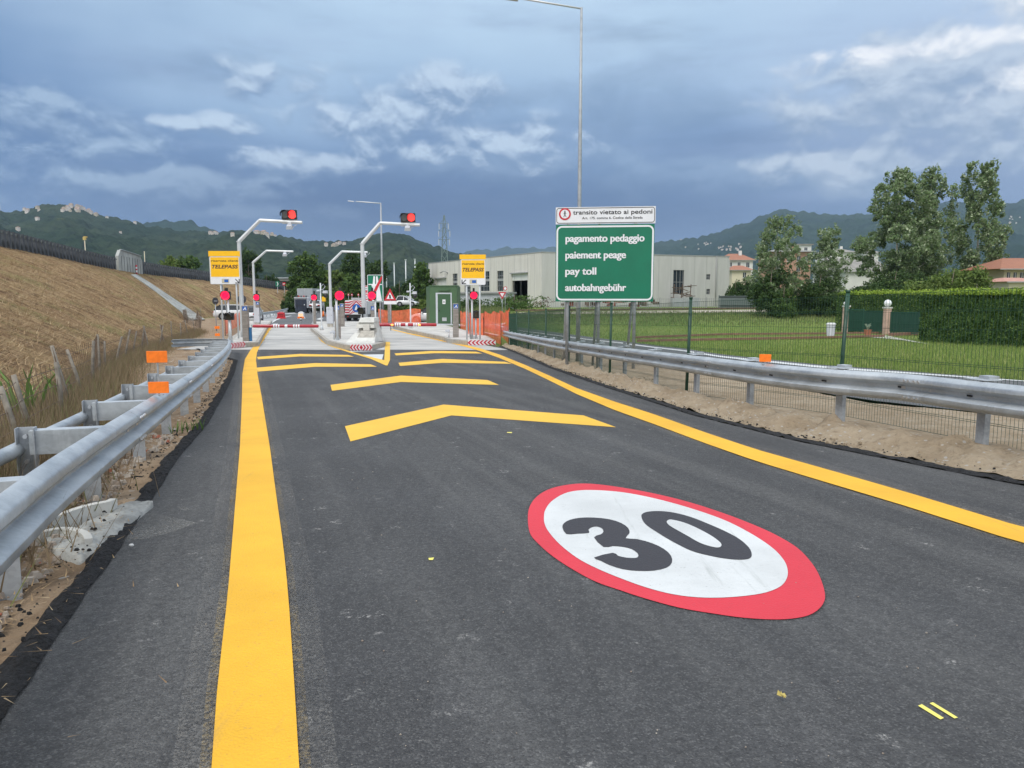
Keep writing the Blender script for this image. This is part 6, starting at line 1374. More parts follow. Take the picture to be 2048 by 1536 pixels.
house('tall apartment house with brick walls between the two vine covered trees', 1545, 1618, 503, 570, 190, 12, m_plp, m_roofg, .9, wins=((1551, 1557, 512, 522), (1570, 1576, 512, 522), (1590, 1597, 512, 522), (1605, 1611, 512, 522), (1551, 1557, 530, 542), (1590, 1597, 530, 542)), over=1)
house('white upper block of flats behind the brick apartment house', 1585, 1618, 490, 520, 230, 10, m_plw, m_roofg, 0, wins=((1590, 1596, 495, 501), (1604, 1610, 495, 501)))
house('white flat roofed house behind the right vine covered tree', 1655, 1706, 504, 560, 210, 10, m_plw, m_roofg, 1.2, wins=((1660, 1665, 510, 516), (1694, 1700, 510, 516)))
house('long low grey roofed shed between the poplars and the vine tree', 1688, 1775, 543, 575, 130, 14, m_plw, m_roofg, 2.6, hip=False, name='shed', cat='shed', chim=False)
house('pale blue grey hall roof behind the long shed', 1686, 1752, 524, 560, 170, 14, m_plw, m_roofg, 1.2, name='hall', cat='hall', chim=False)
house('white house with a dark roof left of the big poplar', 1722, 1752, 505, 530, 220, 9, m_plw, m_roofg, 1.2, wins=((1727, 1732, 510, 516),))
house('big cream house with a terracotta roof at the right edge behind the hedge', 2004, 2140, 538, 600, 95, 6, m_plc, m_roof, 1.5, wins=((2010, 2016, 545, 558), (2023, 2029, 545, 558), (2036, 2043, 545, 558)), over=1.4)
house('lower wing of the cream house at the right edge with a pinkish roof', 2015, 2090, 563, 600, 86, 6, m_plc, mat('roof_pink', (.45, .24, .19, 1), .8, var=.1, vs=2), .5, chim=False)
# hill villages : small houses on the slopes
def ridge_pt(name, px, k_up):  # point on the ridge sheet: k_up px below the skyline
    D0, D1, top = HR[name]; py = top(px)+k_up
    return px, py
m_vr = mat('village_roof', (.34, .24, .19, 1), .9, var=.15, vs=.05); m_vw = [mat('village_white', (.62, .58, .52, 1), .9), mat('village_rose', (.62, .56, .50, 1), .9), mat('village_sand', (.52, .45, .34, 1), .9)]
import bmesh
from mathutils.bvhtree import BVHTree
def bvh(o): 
    me = o.data; return BVHTree.FromPolygons([v_.co for v_ in me.vertices], [p.vertices for p in me.polygons])
BV = {n: bvh(o) for n, o in (('wooded_hill_left', left_hill), ('mountains_right', right_hill), ('hill_behind', back_hill))}
vp = []
for i in range(3):
    o = thing('village_house', 'tiny pale house in a village high on the wooded hills', 'house', (0, -4000-50*i, -500), 0, 'tiny houses of the hill villages')
    MB().bb(-5, 5, -4, 4, -6, 7).build('wall', m_vw[i], o); MB().add([(-5.6, -4.6, 7.05), (5.6, -4.6, 7.05), (5.6, 4.6, 7.05), (-5.6, 4.6, 7.05), (-3, 0, 9.6), (3, 0, 9.6)], [(0, 1, 5, 4), (1, 2, 5), (2, 3, 4, 5), (3, 0, 4), (0, 3, 2, 1)]).build('roof', m_vr, o); m = MB()
    for x in (-3, 0, 3):
        for z in (1, 4.2): m.bb(x-.5, x+.5, -4.06, -4.01, z, z+1.4)
    m.build('window', m_win, o); vp.append(o)
VG = {'a': ('village_house', 'tiny house crowded on the crest of the left hill', 'crest houses of the left hill village')}
def vill(hill, pts, lab, grp, scale=1.):
    k = 0
    for px, py in pts:
        r = ray(px, py).normalized(); h = BV[hill].ray_cast(Vector((0, 0, EYE)), r, 30000)
        if h[0] is None: 
            h = BV[hill].ray_cast(Vector((0, 0, EYE)), ray(px, py+4).normalized(), 30000)
            if h[0] is None: continue
        src = vp[rg.randrange(3)]; c = dup(src, (h[0].x, h[0].y, h[0].z), rg.uniform(-.6, .6), lab, scale*rg.uniform(.7, 1.2)); c['group'] = grp; k += 1
    return k
rv_ = random.Random(3)
crest_pts = [(rv_.gauss(158, 16), rv_.uniform(411, 424)) for _ in range(26)]+[(rv_.uniform(22, 60), rv_.uniform(414, 425)) for _ in range(6)]+[(75, 417), (78, 421), (175, 424), (182, 427), (192, 431)]
vill('wooded_hill_left', crest_pts, 'tiny pale house in the village on the crest of the far left hill', 'houses of the far left hilltop village', .62)
vill('wooded_hill_left', [(rv_.uniform(508, 592), 464+rv_.uniform(-3, 5)+max(0, (540-0))*0) for _ in range(24)]+[(rv_.uniform(420, 445), 468) for _ in range(3)], 'tiny pale house in the village on the ridge above the left gantry arms', 'houses of the middle ridge village', .6)
vill('wooded_hill_left', [(rv_.uniform(650, 690), rv_.uniform(488, 494)) for _ in range(8)], 'tiny pale house low on the saddle between the two front gantry poles', 'houses on the saddle of the hills', .6)
for px, py, lab in ((270, 447, 'lone pale house on the crest line right of the hilltop village'), (241, 467, 'small house in the clearing below the lone crest house'), (36, 460, 'lone white house low on the slope near the left pylon'), (75, 440, 'lone pale house halfway up the slope below the hilltop village'), (214, 432, 'lone house on the descending crest just right of the hilltop village'), (425, 468, 'lone pale house on the ridge above the left yellow sign'), (465, 471, 'lone pale house on the ridge left of the tall left gantry pole')):
    vill('wooded_hill_left', [(px, py)], lab, 'lone houses on the wooded hill', .65)
vill('mountains_right', [(rv_.uniform(1395, 1440), rv_.uniform(485, 492)) for _ in range(6)]+[(rv_.uniform(1430, 1500), rv_.uniform(492, 502)) for _ in range(12)]+[(rv_.uniform(2010, 2045), rv_.uniform(432, 450)) for _ in range(7)]+[(rv_.uniform(1340, 1480), rv_.uniform(480, 500)) for _ in range(8)], 'tiny pale house in the village low on the far right mountain', 'houses at the foot of the right mountain', .6)
for o in vp:
    for c in list(bpy.data.objects):
        if c.parent == o: bpy.data.objects.remove(c)
    bpy.data.objects.remove(o)
# ================= underpass bridge
f = Fr(560, 600, 0, 190); o = thing('bridge', 'grey concrete bridge over the road at the far end of the grassy bank', 'bridge', f.o, R(-10)); mm = f.m
MB().bb(-26*mm, 40*mm, 0, 9, f.z(562), f.z(557)).build('deck', mat('bridge_concrete', (.17, .17, .16, 1), .9, var=.1, vs=.5), o); MB().bb(-26*mm, 40*mm, -.2, 0, f.z(557), f.z(554.5)).build('parapet', m_galvd, o)
for x in (-22, -6, 34): MB().bb((x-2)*mm, (x+2)*mm, 1, 8, -1, f.z(562)).build('pier', m_kerb, o)
# ================= bank furniture
m_bf = mat('dark_barrier', (.060, .068, .080, 1), .8, var=.2, vs=2); m_bf2 = mat('barrier_panel', (.15, .17, .165, 1), .8, var=.25, vs=1); m_shel = mat('weathered_concrete', (.33, .345, .33, 1), .9, var=.22, vs=.8, bump=.4, bs=9, stretch=(1, 1, .5))
def crest_path(t0, t1, n): return [crest(t0+(t1-t0)*k/(n-1)) for k in range(n)]
def bank_fence(label, t0, t1, h, sp):
    pth = crest_path(t0, t1, 160); o = thing('motorway_barrier', label, 'barrier', tuple(pth[0])); O = o.location; L = plen(pth); s = 0; k = 0
    while s < L:
        p, t = frame_at(pth, s); MB().box((p.x-O.x, p.y-O.y, p.z-O.z+h/2), (.26, .26, h+.05), math.atan2(t.y, t.x)).build('post', m_bf, o); s += sp; k += 1
        if k > 97: break
    for hh, w_ in ((h*.88, .16),):
        m = MB()
        for i in range(0, 159, 3): a, b = pth[i], pth[min(i+3, 159)]; m.bar((a.x-O.x, a.y-O.y, a.z-O.z+hh), (b.x-O.x, b.y-O.y, b.z-O.z+hh), .06, w_)
        m.build('rail', m_bf2, o)
    m = MB()
    for i in range(0, 159, 3): a, b = pth[i], pth[min(i+3, 159)]; m.bar((a.x-O.x-.15, a.y-O.y, a.z-O.z+h*.2), (b.x-O.x-.15, b.y-O.y, b.z-O.z+h*.2), .15, h*.5)
    m.build('low_wall', m_bf2, o)
bank_fence('dark post barrier on top of the dry grass bank, left of the concrete shelter', 4.7, 5.86, 1.35, .8)
bank_fence('dark post barrier on top of the bank, from the concrete shelter to the bridge', 6.13, 7.9, 1.5, .95)
emb_bvh = BVHTree.FromPolygons([v_.co for v_ in embank.data.vertices], [p.vertices for p in embank.data.polygons])
p0, p1 = crest(5.87), crest(6.12); o = thing('noise_shelter', 'weathered concrete noise wall with sloping ends on top of the dry bank', 'noise wall', tuple(p0)); d_ = p1-p0
Lw = math.hypot(d_.x, d_.y); rzw = math.atan2(d_.y, d_.x); o.rotation_euler = (0, 0, rzw); dz_ = d_.z
MB().prism([(0, -.6), (Lw, dz_-.6), (Lw, dz_+1.5), (Lw*.93, dz_+2.15), (Lw*.10, 2.35), (0, 1.6)], -.1, .25).build('wall', m_shel, o)
m = MB()
for k in range(1, 9): m.bb(Lw*k/9-.02, Lw*k/9+.02, -.13, -.101, dz_*k/9-.4, dz_*k/9+1.7)
m.build('panel_joints', m_bf, o); MB().bar((Lw*.1, -.1, 2.4), (Lw*.93, -.1, dz_+2.2), .25, .08).build('coping', m_galvd, o)
f = Fr(1, 480, 0, 88); pc_ = crest(6.16); o = thing('pole', 'thin pale pole at the right end of the concrete noise wall', 'pole', tuple(pc_)); MB().tube([(0, 0, -.3), (0, 0, 2.9)], .05, 8).build('shaft', bpy.data.materials['pale_pole'], o, True)
e_ = emb(6.02, .93); o = thing('marker_post', 'small red and white marker post below the concrete noise wall', 'marker post', tuple(e_)); MB().tube([(0, 0, -.1), (0, 0, 1.2)], .09, 8).build('post', m_kred, o, True); MB().tube([(0, 0, .3), (0, 0, .55)], .095, 8).tube([(0, 0, .75), (0, 0, .95)], .095, 8).build('bands', m_boomw, o)
# drainage chute down the bank
m = MB(); vs = []; n = 40
def on_bank(px, py):
    h = emb_bvh.ray_cast(Vector((0, 0, EYE)), ray(px, py).normalized(), 400)[0]; return h if h else G(px, py)
eA = resamp([on_bank(*q) for q in ((262, 551), (290, 569), (335, 603), (362, 625), (385, 641))], n); eB = resamp([on_bank(*q) for q in ((273, 550), (305, 570), (354, 603), (384, 623), (410, 641))], n)
for a, b in zip(eA, eB): vs += [(a.x, a.y, a.z+.12), (b.x, b.y, b.z+.12), (a.x, a.y, a.z-.25), (b.x, b.y, b.z-.25)]
m.add(vs, [(4*i, 4*i+1, 4*i+5, 4*i+4) for i in range(n-1)]+[(4*i, 4*i+4, 4*i+6, 4*i+2) for i in range(n-1)]+[(4*i+1, 4*i+3, 4*i+7, 4*i+5) for i in range(n-1)])
o = m.build('drainage_chute', m_shel); tag(o, 'grey concrete drainage channel running down the dry bank below the noise wall', 'drainage channel')
# wire fence at the foot of the bank
m_wood = mat('grey_wood', (.20, .18, .15, 1), .9, var=.25, vs=8, bump=.6, bs=20); o = thing('wire_fence', 'old leaning wooden post and wire fence among dead stalks below the bank', 'fence', (0, 0, 0)); rg = random.Random(8)
tops = []
for k in range(34):
    t = 1.35+k*.105*(1+.02*k); q = foot(t); q = Vector((q.x+.55, q.y, gh(q.x, q.y))); a = rg.uniform(-.3, .3); b = rg.uniform(-.12, .12); h = rg.uniform(.62, .82)*(1+.03*k)
    MB().tube([(q.x, q.y, q.z-.2), (q.x+a*.5, q.y+b, q.z+h*.5), (q.x+a, q.y+b, q.z+h)], [.032, .03, .026], 7).build('post', m_wood, o, True); tops.append((q, Vector((q.x+a, q.y+b, q.z+h))))
m = MB()
for (q, tp_), (q2, tp2) in zip(tops, tops[1:]):
    for k in (.15, .4, .65, .9): m.bar(tuple(q.lerp(tp_, k)), tuple(q2.lerp(tp2, k)), .006, .006)
    L = (q2-q).length
    for j in range(int(L/.16)): f_ = j*.16/L; m.bar(tuple(q.lerp(q2, f_)), tuple(tp_.lerp(tp2, f_)), .004, .004)
m.build('wire', m_rust, o)
# ================= garden side on the right
f = Fr(1772, 668, 0); o = thing('gate_pillar', 'pink stone gate pillar with a white globe lamp beside the hedge', 'gate pillar', f.o); m_pink = mat('pink_stone', (.52, .36, .29, 1), .8, var=.15, vs=3); w_ = f.x(1778)-f.x(1766)
MB().bb(-w_/2, w_/2, -.2, .2, -.1, f.z(617)).build('shaft', m_pink, o, bevel=.01); MB().bb(-w_*.62, w_*.62, -.25, .25, f.z(617)+.002, f.z(614)).build('capstone', m_concn, o, bevel=.01)
MB().ball((0, 0, f.z(606.5)), 7.2*f.m, 20, 14).build('globe', mat('globe_white', (.72, .74, .76, 1), .15, coat=1.), o, True); MB().tube([(0, 0, f.z(614)), (0, 0, f.z(612))], .08, 10).build('globe_base', m_plast, o)
f2 = Fr(1690, 664, 0); o = thing('gate_pillar', 'pink stone gate pillar partly hidden behind the tall green fence post', 'gate pillar', f2.o); MB().bb(-w_*.42, w_*.42, -.2, .2, -.1, f2.z(614)).build('shaft', m_pink, o, bevel=.01); MB().bb(-w_*.55, w_*.55, -.25, .25, f2.z(614)+.002, f2.z(611)).build('capstone', m_concn, o)
MB().ball((-.1, 0, f2.z(607)), .13, 12, 8).build('lamp', m_shut, o, True)
o = thing('garden_gate', 'dark green garden gate and fence panels between and right of the pink pillars', 'gate', (f2.o.x, f2.o.y, f2.o.z)); dx = f.o-f2.o; m_gate = mat('gate_green', (.015, .075, .05, 1), .5)
def gpanel(k0, k1, h):
    a, b = dx*k0, dx*k1; m = MB(); 
    for z in (.12, h*.5, h-.05): m.bar((a.x, a.y, z), (b.x, b.y, z), .04, .04)
    n = 26
    for k in range(n+1): q = a.lerp(b, k/n); m.bb(q.x-.009, q.x+.009, q.y-.009, q.y+.009, .12, h)
    m.bar((a.x, a.y, 0), (a.x, a.y, h), .06, .06); m.bar((b.x, b.y, 0), (b.x, b.y, h), .06, .06); m.build('gate_leaf', m_gate, o)
gpanel(.08, .44, 1.75); gpanel(.45, .93, 1.65); gpanel(1.1, 1.75, 1.6)
MB().bar((0, .06, .9), (dx.x*1.75, dx.y*1.75+.06, .9), .02, 1.4).build('windscreen_mesh', mat('green_screen', (.018, .06, .045, 1), .9), o)
f = Fr(1735, 671, 0); o = thing('plant_pot', 'terracotta pot with a spiky grey green agave in front of the gate', 'plant pot', f.o); MB().tube([(0, 0, 0), (0, 0, .05), (0, 0, .36), (0, 0, .40)], [.17, .19, .25, .28], 16).build('pot', mat('terracotta', (.34, .13, .07, 1), .8), o, 'auto'); m = MB()
for k in range(16): a = k*2.4; h = .18+.28*rg.random(); r_ = .26-.1*rg.random(); m.tube([(0, 0, .36), (math.cos(a)*r_*.6, math.sin(a)*r_*.6, .42+h*.7), (math.cos(a)*r_, math.sin(a)*r_, .4+h)], [.035, .028, .004], 5)
m.build('agave', mat('agave', (.20, .27, .19, 1), .6), o)
f = Fr(1661, 672, 0); o = thing('bin', 'grey plastic lidded bin standing on the low brick kerb', 'bin', f.o); h = f.z(645.5); w_ = 8.4*f.m; MB().tube([(0, 0, 0), (0, 0, h*.86)], [w_*.78, w_], 20).build('body', mat('bin_grey', (.50, .52, .54, 1), .5), o, 'auto'); MB().tube([(0, 0, h*.86+.002), (0, 0, h*.93), (0, 0, h)], [w_*1.15, w_*1.12, w_*.75], 20).build('lid', mat('bin_lid', (.55, .56, .56, 1), .5), o, 'auto')
m = MB(); 
for k in range(12): a = k*math.pi/6; m.tube([(math.cos(a)*w_*.8, math.sin(a)*w_*.8, .05), (math.cos(a)*w_*.99, math.sin(a)*w_*.99, h*.8)], .015, 4)
m.build('ribs', m_cab, o)
m_brick = mat('brick_kerb', (.26, .135, .10, 1), .85, c2=(.18, .10, .075, 1), vs=3, bump=.5, bs=12)
def lowwall(label, pts, h, w_):
    q = [G(*p) for p in pts]; o = thing('low_brick_wall', label, 'low wall', tuple(q[0])); 
    for a, b in zip(q, q[1:]): MB().bar(tuple(a-q[0]+Vector((0, 0, h/2))), tuple(b-q[0]+Vector((0, 0, h/2))), w_, h).build('brick_course', m_brick, o)
lowwall('far low brick kerb wall crossing the lawn, behind the bin', [(1268, 677), (1450, 670), (1660, 668.5), (1770, 667)], .13, .14)
lowwall('near low brick kerb wall crossing the lawn, in front of the bin', [(1275, 684), (1450, 680.5), (1660, 676.5), (1768, 673.5)], .14, .14)
lowwall('short low brick kerb wall right of the globe lamp pillar', [(1780, 672), (1850, 669)], .2, .25)
strip('garden_path', gp((1290, 679), (1660, 672), (1770, 670), (1780, 672)), gp((1290, 682), (1660, 676), (1770, 673.5), (1860, 688)), m_conc, -.01, px=False, kind='structure')
# hedges
def hedge(label, A, B, h, th, n, seed, grp=None):
    """A, B plan ends of the front face; body extends th behind"""
    A, B = Vector((*A, 0)), Vector((*B, 0)); d_ = (B-A); L = d_.length; u_ = d_/L; nb = Vector((-u_.y, u_.x, 0)); z0 = gh(A.x, A.y)
    if nb.y < 0: nb = -nb
    o = thing('hedge', label, 'hedge', (A.x, A.y, z0), 0); m = MB(); c0, c1, c2, c3 = Vector((0, 0, 0))+nb*.28+u_*.25, d_+nb*.28, d_+nb*(th-.2), nb*(th-.2)+u_*.25
    m.prismz([(c.x, c.y) for c in (c0, c1, c2, c3)], 0, h-.3); m.build('dark_core', mat('hedge_core_dark', (.022, .035, .012, 1), .95), o)  # solid dark core added so the foliage is not see-through
    r = np.random.default_rng(seed)
    def cloud(name, k, fn, mt, size):
        s_ = r.uniform(0, L, k); a, b = fn(k); bump = .12*np.array([noise.noise(Vector((x*1.1, y*1.6, seed))) for x, y in zip(s_, a)])
        return s_, a, b, bump
    def emit(name, pts, mt, size, nrm):
        k = len(pts); e = nrm+r.normal(size=(k, 3))*.7; e /= np.linalg.norm(e, axis=1)[:, None]; a = np.cross(e, r.normal(size=(k, 3))); a /= np.linalg.norm(a, axis=1)[:, None]; c = np.cross(e, a); sz = size*r.uniform(.6, 1.4, (k, 1))
        V = np.stack([pts-a*sz, pts-c*sz*.55, pts+a*sz, pts+c*sz*.55], 1).reshape(-1, 3); npmesh(name, V, np.arange(4*k).reshape(-1, 4), mt, o)
    U = np.array(u_)[None]; Nn = np.array(nb)[None]; Zv = np.array([[0, 0, 1.]])
    k = n; s_ = r.uniform(-.05, L, k); z = r.uniform(0, h-.1, k); dd = r.exponential(.07, k)-.06; bump = np.array([.16*noise.noise(Vector((x*.9, y*1.3, seed)))+.05*noise.noise(Vector((x*4, y*4, seed))) for x, y in zip(s_, z)])
    emit('foliage', U*s_[:, None]+Nn*(dd+bump+.08)[:, None]+Zv*z[:, None], L_hedge, .066, -Nn+.3*Zv)
    k = n//2; s_ = r.uniform(-.05, L, k); y = r.uniform(-.05, th, k); bump = np.array([.14*noise.noise(Vector((x*.8, q*1.3, seed+5))) for x, q in zip(s_, y)]); z = h-.14+np.minimum(.35, r.exponential(.07, k))+bump
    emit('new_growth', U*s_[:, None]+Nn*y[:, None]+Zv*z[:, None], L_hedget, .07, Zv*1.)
    k = n//6; y = r.uniform(0, th, k); z = r.uniform(0, h, k); dd = r.normal(0, .06, k); emit('side_foliage', U*dd[:, None]+Nn*y[:, None]+Zv*z[:, None], L_hedge, .055, -U+.2*Zv)
    return o
hA = G(1838, 681); hB = G(2048, 694); hB = hA+(hB-hA)*1.6
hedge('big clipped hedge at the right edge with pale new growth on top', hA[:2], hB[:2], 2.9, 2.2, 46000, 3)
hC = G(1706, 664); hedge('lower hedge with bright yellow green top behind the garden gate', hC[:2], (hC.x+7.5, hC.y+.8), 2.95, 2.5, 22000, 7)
# ================= trees
def at(px, Y): q = P(px, 600, Y); return (q.x, q.y, gh(q.x, q.y))
def Hh(py, px, Y): return P(1024, py, Y).z-at(px, Y)[2]
def W_(a, b, Y): return (b-a)*Y/F
TR = [
 ('tallest broad poplar with silvery leaves standing behind the right hedge', 1788, 100, 338, 1700, 1880, 'poplar', L_pop, 40000, .17, m_barkp, .08),
 ('poplar crown leaning right from behind the tallest poplar', 1848, 103, 334, 1790, 1900, 'poplar', L_pop, 16000, .17, m_barkp, .2),
 ('slender tall poplar standing alone at the far right', 1948, 104, 322, 1886, 2008, 'poplar', L_pop, 26000, .17, m_barkp, .08),
 ('silvery young poplar rising from a vine covered base right of the warehouse', 1550, 84, 430, 1490, 1608, 'poplar', L_pop, 17000, .12, m_barkp, .1),
 ('smaller silvery poplar over a dark vine arch, left of the poplars', 1650, 86, 455, 1600, 1706, 'poplar', L_pop, 13000, .12, m_barkp, .1)]
for i, (lab, px, Y, top, x0, x1, kd, lm, n, ls, bk, bs_) in enumerate(TR):
    tree(lab, at(px, Y), Hh(top, px, Y), W_(x0, x1, Y), lm, 100+i, kd, n, ls, name='poplar_tree', base=bs_, bark=bk)
BS = [
 ('dark vine covered bush wrapping the base of the young poplar', 1542, 82, 522, 1500, 1600, 'bush', L_dark, 9000, .11),
 ('dark arching vine thicket below the smaller poplar', 1640, 84, 536, 1580, 1692, 'bush', L_dark, 9000, .11),
 ('round light green shrub in front of the vine thicket', 1568, 80, 562, 1543, 1600, 'bush', L_mid, 4000, .09),
 ('low dark shrub at the end of the slatted fence', 1605, 88, 590, 1500, 1700, 'bush', L_mid, 5000, .09),
 ('dark shrub left of the vine covered bush by the warehouse end', 1490, 120, 541, 1464, 1522, 'bush', L_dark, 3500, .14),
 ('small dark shrub directly right of the warehouse', 1470, 118, 556, 1452, 1492, 'bush', L_dark, 2500, .14),
 ('dark undergrowth at the foot of the tallest poplar', 1790, 92, 530, 1722, 1880, 'bush', L_dark, 8000, .14),
 ('dark shrub between the vine thicket and the long shed', 1722, 100, 560, 1690, 1775, 'bush', L_dark, 4500, .13),
 ('broad yellow green tree crown rising behind the big hedge', 1905, 66, 521, 1812, 2005, 'bush', L_lite, 22000, .12),
 ('dark evergreen crown beside the cream house roof', 2000, 110, 500, 1985, 2042, 'bush', L_dark, 3500, .16),
 ('dome of a distant umbrella pine above the warehouse roof', 1387, 165, 504, 1363, 1410, 'bush', L_mid, 2500, .2)]
for i, (lab, px, Y, top, x0, x1, kd, lm, n, ls) in enumerate(BS):
    tree(lab, at(px, Y), Hh(top, px, Y), W_(x0, x1, Y), lm, 200+i, kd, int(n*1.6), ls, cat='shrub' if kd == 'bush' and 'crown' not in lab and 'tree' not in lab else 'tree', name='shrub', trunk=.12)
LT = [
 ('large bright green tree between the short gantry poles, left of the street lamp', 612, 150, 505, 570, 655, L_mid, 11000),
 ('dark tree left of the large bright green tree, behind the short gantry', 500, 175, 492, 478, 532, L_dark, 7000),
 ('dark tree right beside the short left gantry pole above the bridge', 535, 180, 538, 510, 560, L_dark, 4500),
 ('tall dark tree behind the centre gantry poles', 705, 170, 493, 680, 735, L_dark, 6500),
 ('pale willow like tree left of the centre gantry pole', 672, 150, 540, 650, 704, L_lite, 6000),
 ('medium green tree behind the striped maintenance truck', 700, 145, 545, 675, 728, L_mid, 6000),
 ('dark tree right of the centre gantry pole behind the green sign', 755, 165, 518, 728, 792, L_dark, 7000),
 ('low dark trees behind the warning triangle', 800, 160, 552, 776, 830, L_dark, 5000),
 ('green tree at the left end of the warehouse', 842, 150, 521, 822, 866, L_mid, 5500),
 ('dark shrub at the end of the dry bank beside the trucks', 583, 125, 585, 566, 602, L_dark, 3500),
 ('dense green undergrowth left of the maintenance truck', 660, 128, 578, 630, 690, L_mid, 4500),
 ('dark wide bush behind the red signals', 735, 125, 582, 705, 770, L_dark, 4500),
 ('scrubby bush under the light masts', 800, 120, 580, 770, 835, L_mid, 4500),
 ('pale shrub between the white van and the green cabin', 838, 112, 595, 820, 858, L_lite, 2500)]
for i, (lab, px, Y, top, x0, x1, lm, n) in enumerate(LT):
    tree(lab, at(px, Y), Hh(top, px, Y), W_(x0, x1, Y)*1.1, lm, 300+i, 'round' if n > 5000 else 'bush', int(n*1.7), .26 if Y > 140 else .18, base=.05)
for i, (lab, px, top, x0, x1, lm, Y) in enumerate([('bright green tree rising behind the barrier of the bank, left one', 345, 511, 322, 366, L_lite, 165), ('bright green tree rising behind the barrier of the bank, right one', 382, 509, 362, 412, L_mid, 168), ('low green scrub behind the bank barrier beside the left yellow sign', 410, 548, 385, 440, L_lite, 160), ('yellow green bush seen through the bank barrier at the far left', 56, 495, 32, 92, L_lite, 75)]):
    q = P(px, 600, Y); z0 = P(px, top+70, Y).z; tree(lab, (q.x, q.y, z0), P(1024, top, Y).z-z0, W_(x0, x1, Y)*1.15, lm, 400+i, 'round' if i < 2 else 'bush', 4500, .3 if i < 3 else .12, base=.05)
# roadside weeds
def weeds(name, label, spots, hgt, mt, seed, kind=None, cat='plant', w_=.02, bl=9):
    r = random.Random(seed); m = MB()
    for (x, y, z) in spots:
        for k in range(bl):
            a = r.uniform(0, 6.28); h = hgt*r.uniform(.5, 1.1); l = h*r.uniform(.2, .7); ca, sa = math.cos(a), math.sin(a); q = (-sa*w_/2, ca*w_/2)
            m.add([(x+q[0], y+q[1], z), (x-q[0], y-q[1], z), (x+ca*l*.4+q[0]*.8, y+sa*l*.4+q[1]*.8, z+h*.65), (x+ca*l*.4-q[0]*.8, y+sa*l*.4-q[1]*.8, z+h*.65), (x+ca*l, y+sa*l, z+h)], [(0, 1, 3, 2), (2, 3, 4)])
    o = m.build(name, mt); tag(o, label, cat); 
    if kind: tag(o, kind=kind)
    return o
L_reed = leafmat('reed_green', (.10, .19, .045, 1), (.16, .26, .07, 1)); L_straw = leafmat('straw', (.46, .33, .18, 1), (.20, .12, .065, 1), (.60, .47, .29, 1)); L_dead = leafmat('dead_stalks', (.27, .20, .12, 1), (.13, .10, .06, 1), (.17, .19, .07, 1))
def emb_near(px, py):   # on the verge between guardrail and bank
    return G(px, py)
for lab, px, py, h in (('green reed clump growing at the old wire fence near the left edge', 52, 850, .8), ('green reed clump further along the old wire fence', 132, 812, .62)):
    q = G(px, py); weeds('reed_clump', lab, [(q.x+.05*i, q.y+.04*i, q.z) for i in range(-2, 3)], h, L_reed, int(px), w_=.05, bl=4)
q = G(375, 868); weeds('weed', 'small green weed growing at the asphalt edge below the left guardrail', [(q.x+.04*i, q.y+.05*i, q.z+.02) for i in range(-3, 4)], .16, L_reed, 5, w_=.012, bl=6)
def blades(name, n, fn, hgt, w_, mt, seed, lay=0., kind='stuff', lab=None, cat=None):
    r = np.random.default_rng(seed); pts = np.array([fn(r) for _ in range(n)]); a = r.uniform(0, 2*np.pi, n); h = hgt*r.uniform(.4, 1.2, n); l = h*r.uniform(.1, .6, n)*(1+lay*4); h = h*(1-lay*r.uniform(.5, 1, n)) if lay else h
    d_ = np.stack([np.cos(a), np.sin(a), 0*a], 1); q = np.stack([-np.sin(a), np.cos(a), 0*a], 1)*(w_*r.uniform(.6, 1.3, n)/2)[:, None]; top = pts+d_*l[:, None]; top[:, 2] += h
    V = np.stack([pts-q, pts+q, top], 1).reshape(-1, 3); o = npmesh(name, V, np.arange(3*n).reshape(-1, 3), mt); tag(o, lab, cat, kind=kind); return o
def f_dead(r):
    t = 1.2+3.6*r.random()**1.3; q = foot(t); x = q.x+.55+r.normal()*.35; return (x, q.y+r.normal()*.2, gh(x, q.y)-.02)
blades('dead_vegetation', 60000, f_dead, .44, .010, L_dead, 3, lay=.10, lab='tangle of dead grey brown stalks along the old wire fence', cat='dry plants')
def f_slope(r):
    t = 1.6+4.9*r.random()**1.1; v_ = r.random()**1.1; q = emb(t, v_*.99); return (q.x, q.y, q.z-.02)
blades('dry_grass', 130000, f_slope, .30, .020, L_straw, 4, lay=.72, lab='mown dry straw lying over the bank', cat='dry grass')
def f_ditch(r):
    t = 1.25+2.9*r.random()**1.2; q = foot(t); k = r.random()**1.3; x = q.x+.3+k*(.75+.25*t); return (x, q.y+r.normal()*.1, gh(x, q.y)+.03)
blades('straw_litter', 15000, f_ditch, .10, .007, L_straw, 6, lay=.85, lab='loose straw strewn between the left guardrail and the wire fence', cat='straw')
# lawn
L_grass = leafmat('grass_blade', (.13, .21, .045, 1), (.24, .31, .08, 1), (.38, .38, .15, 1)); L_tall = leafmat('tall_grass', (.12, .17, .05, 1), (.24, .25, .11, 1), (.07, .13, .03, 1))
redge = [G(1035, 655.5), G(1122, 667), G(1246, 683), G(1366, 698), G(1440, 710), G(1645, 732)]
def lawn(r):
    while True:
        y = 14+56*r.random()**1.25; x = None
        xe = np.interp(y, [12, *[p.y for p in redge[::-1]]], [12.3, *[p.x for p in redge[::-1]]]); x = xe+.1+r.random()*(y*.75-xe)
        if x > xe: break
    return (x, y, gh(x, y)-.05)
blades('lawn_grass', 100000, lawn, .17, .022, L_grass, 9, lab='green field grass beyond the side road', cat='grass')
def fringe(r):
    y = 66+26*r.random()**.6; x = P(960+1150*r.random(), 600, y).x; return (x, y, gh(x, y)-.05)
blades('tall_field_grass', 26000, fringe, .38, .05, L_tall, 10, lab='taller seeding grass at the back of the field', cat='grass')
def scrub(r):
    y = 76+34*r.random(); x = P(762+250*r.random(), 600, y).x; return (x, y, gh(x, y)-.05)
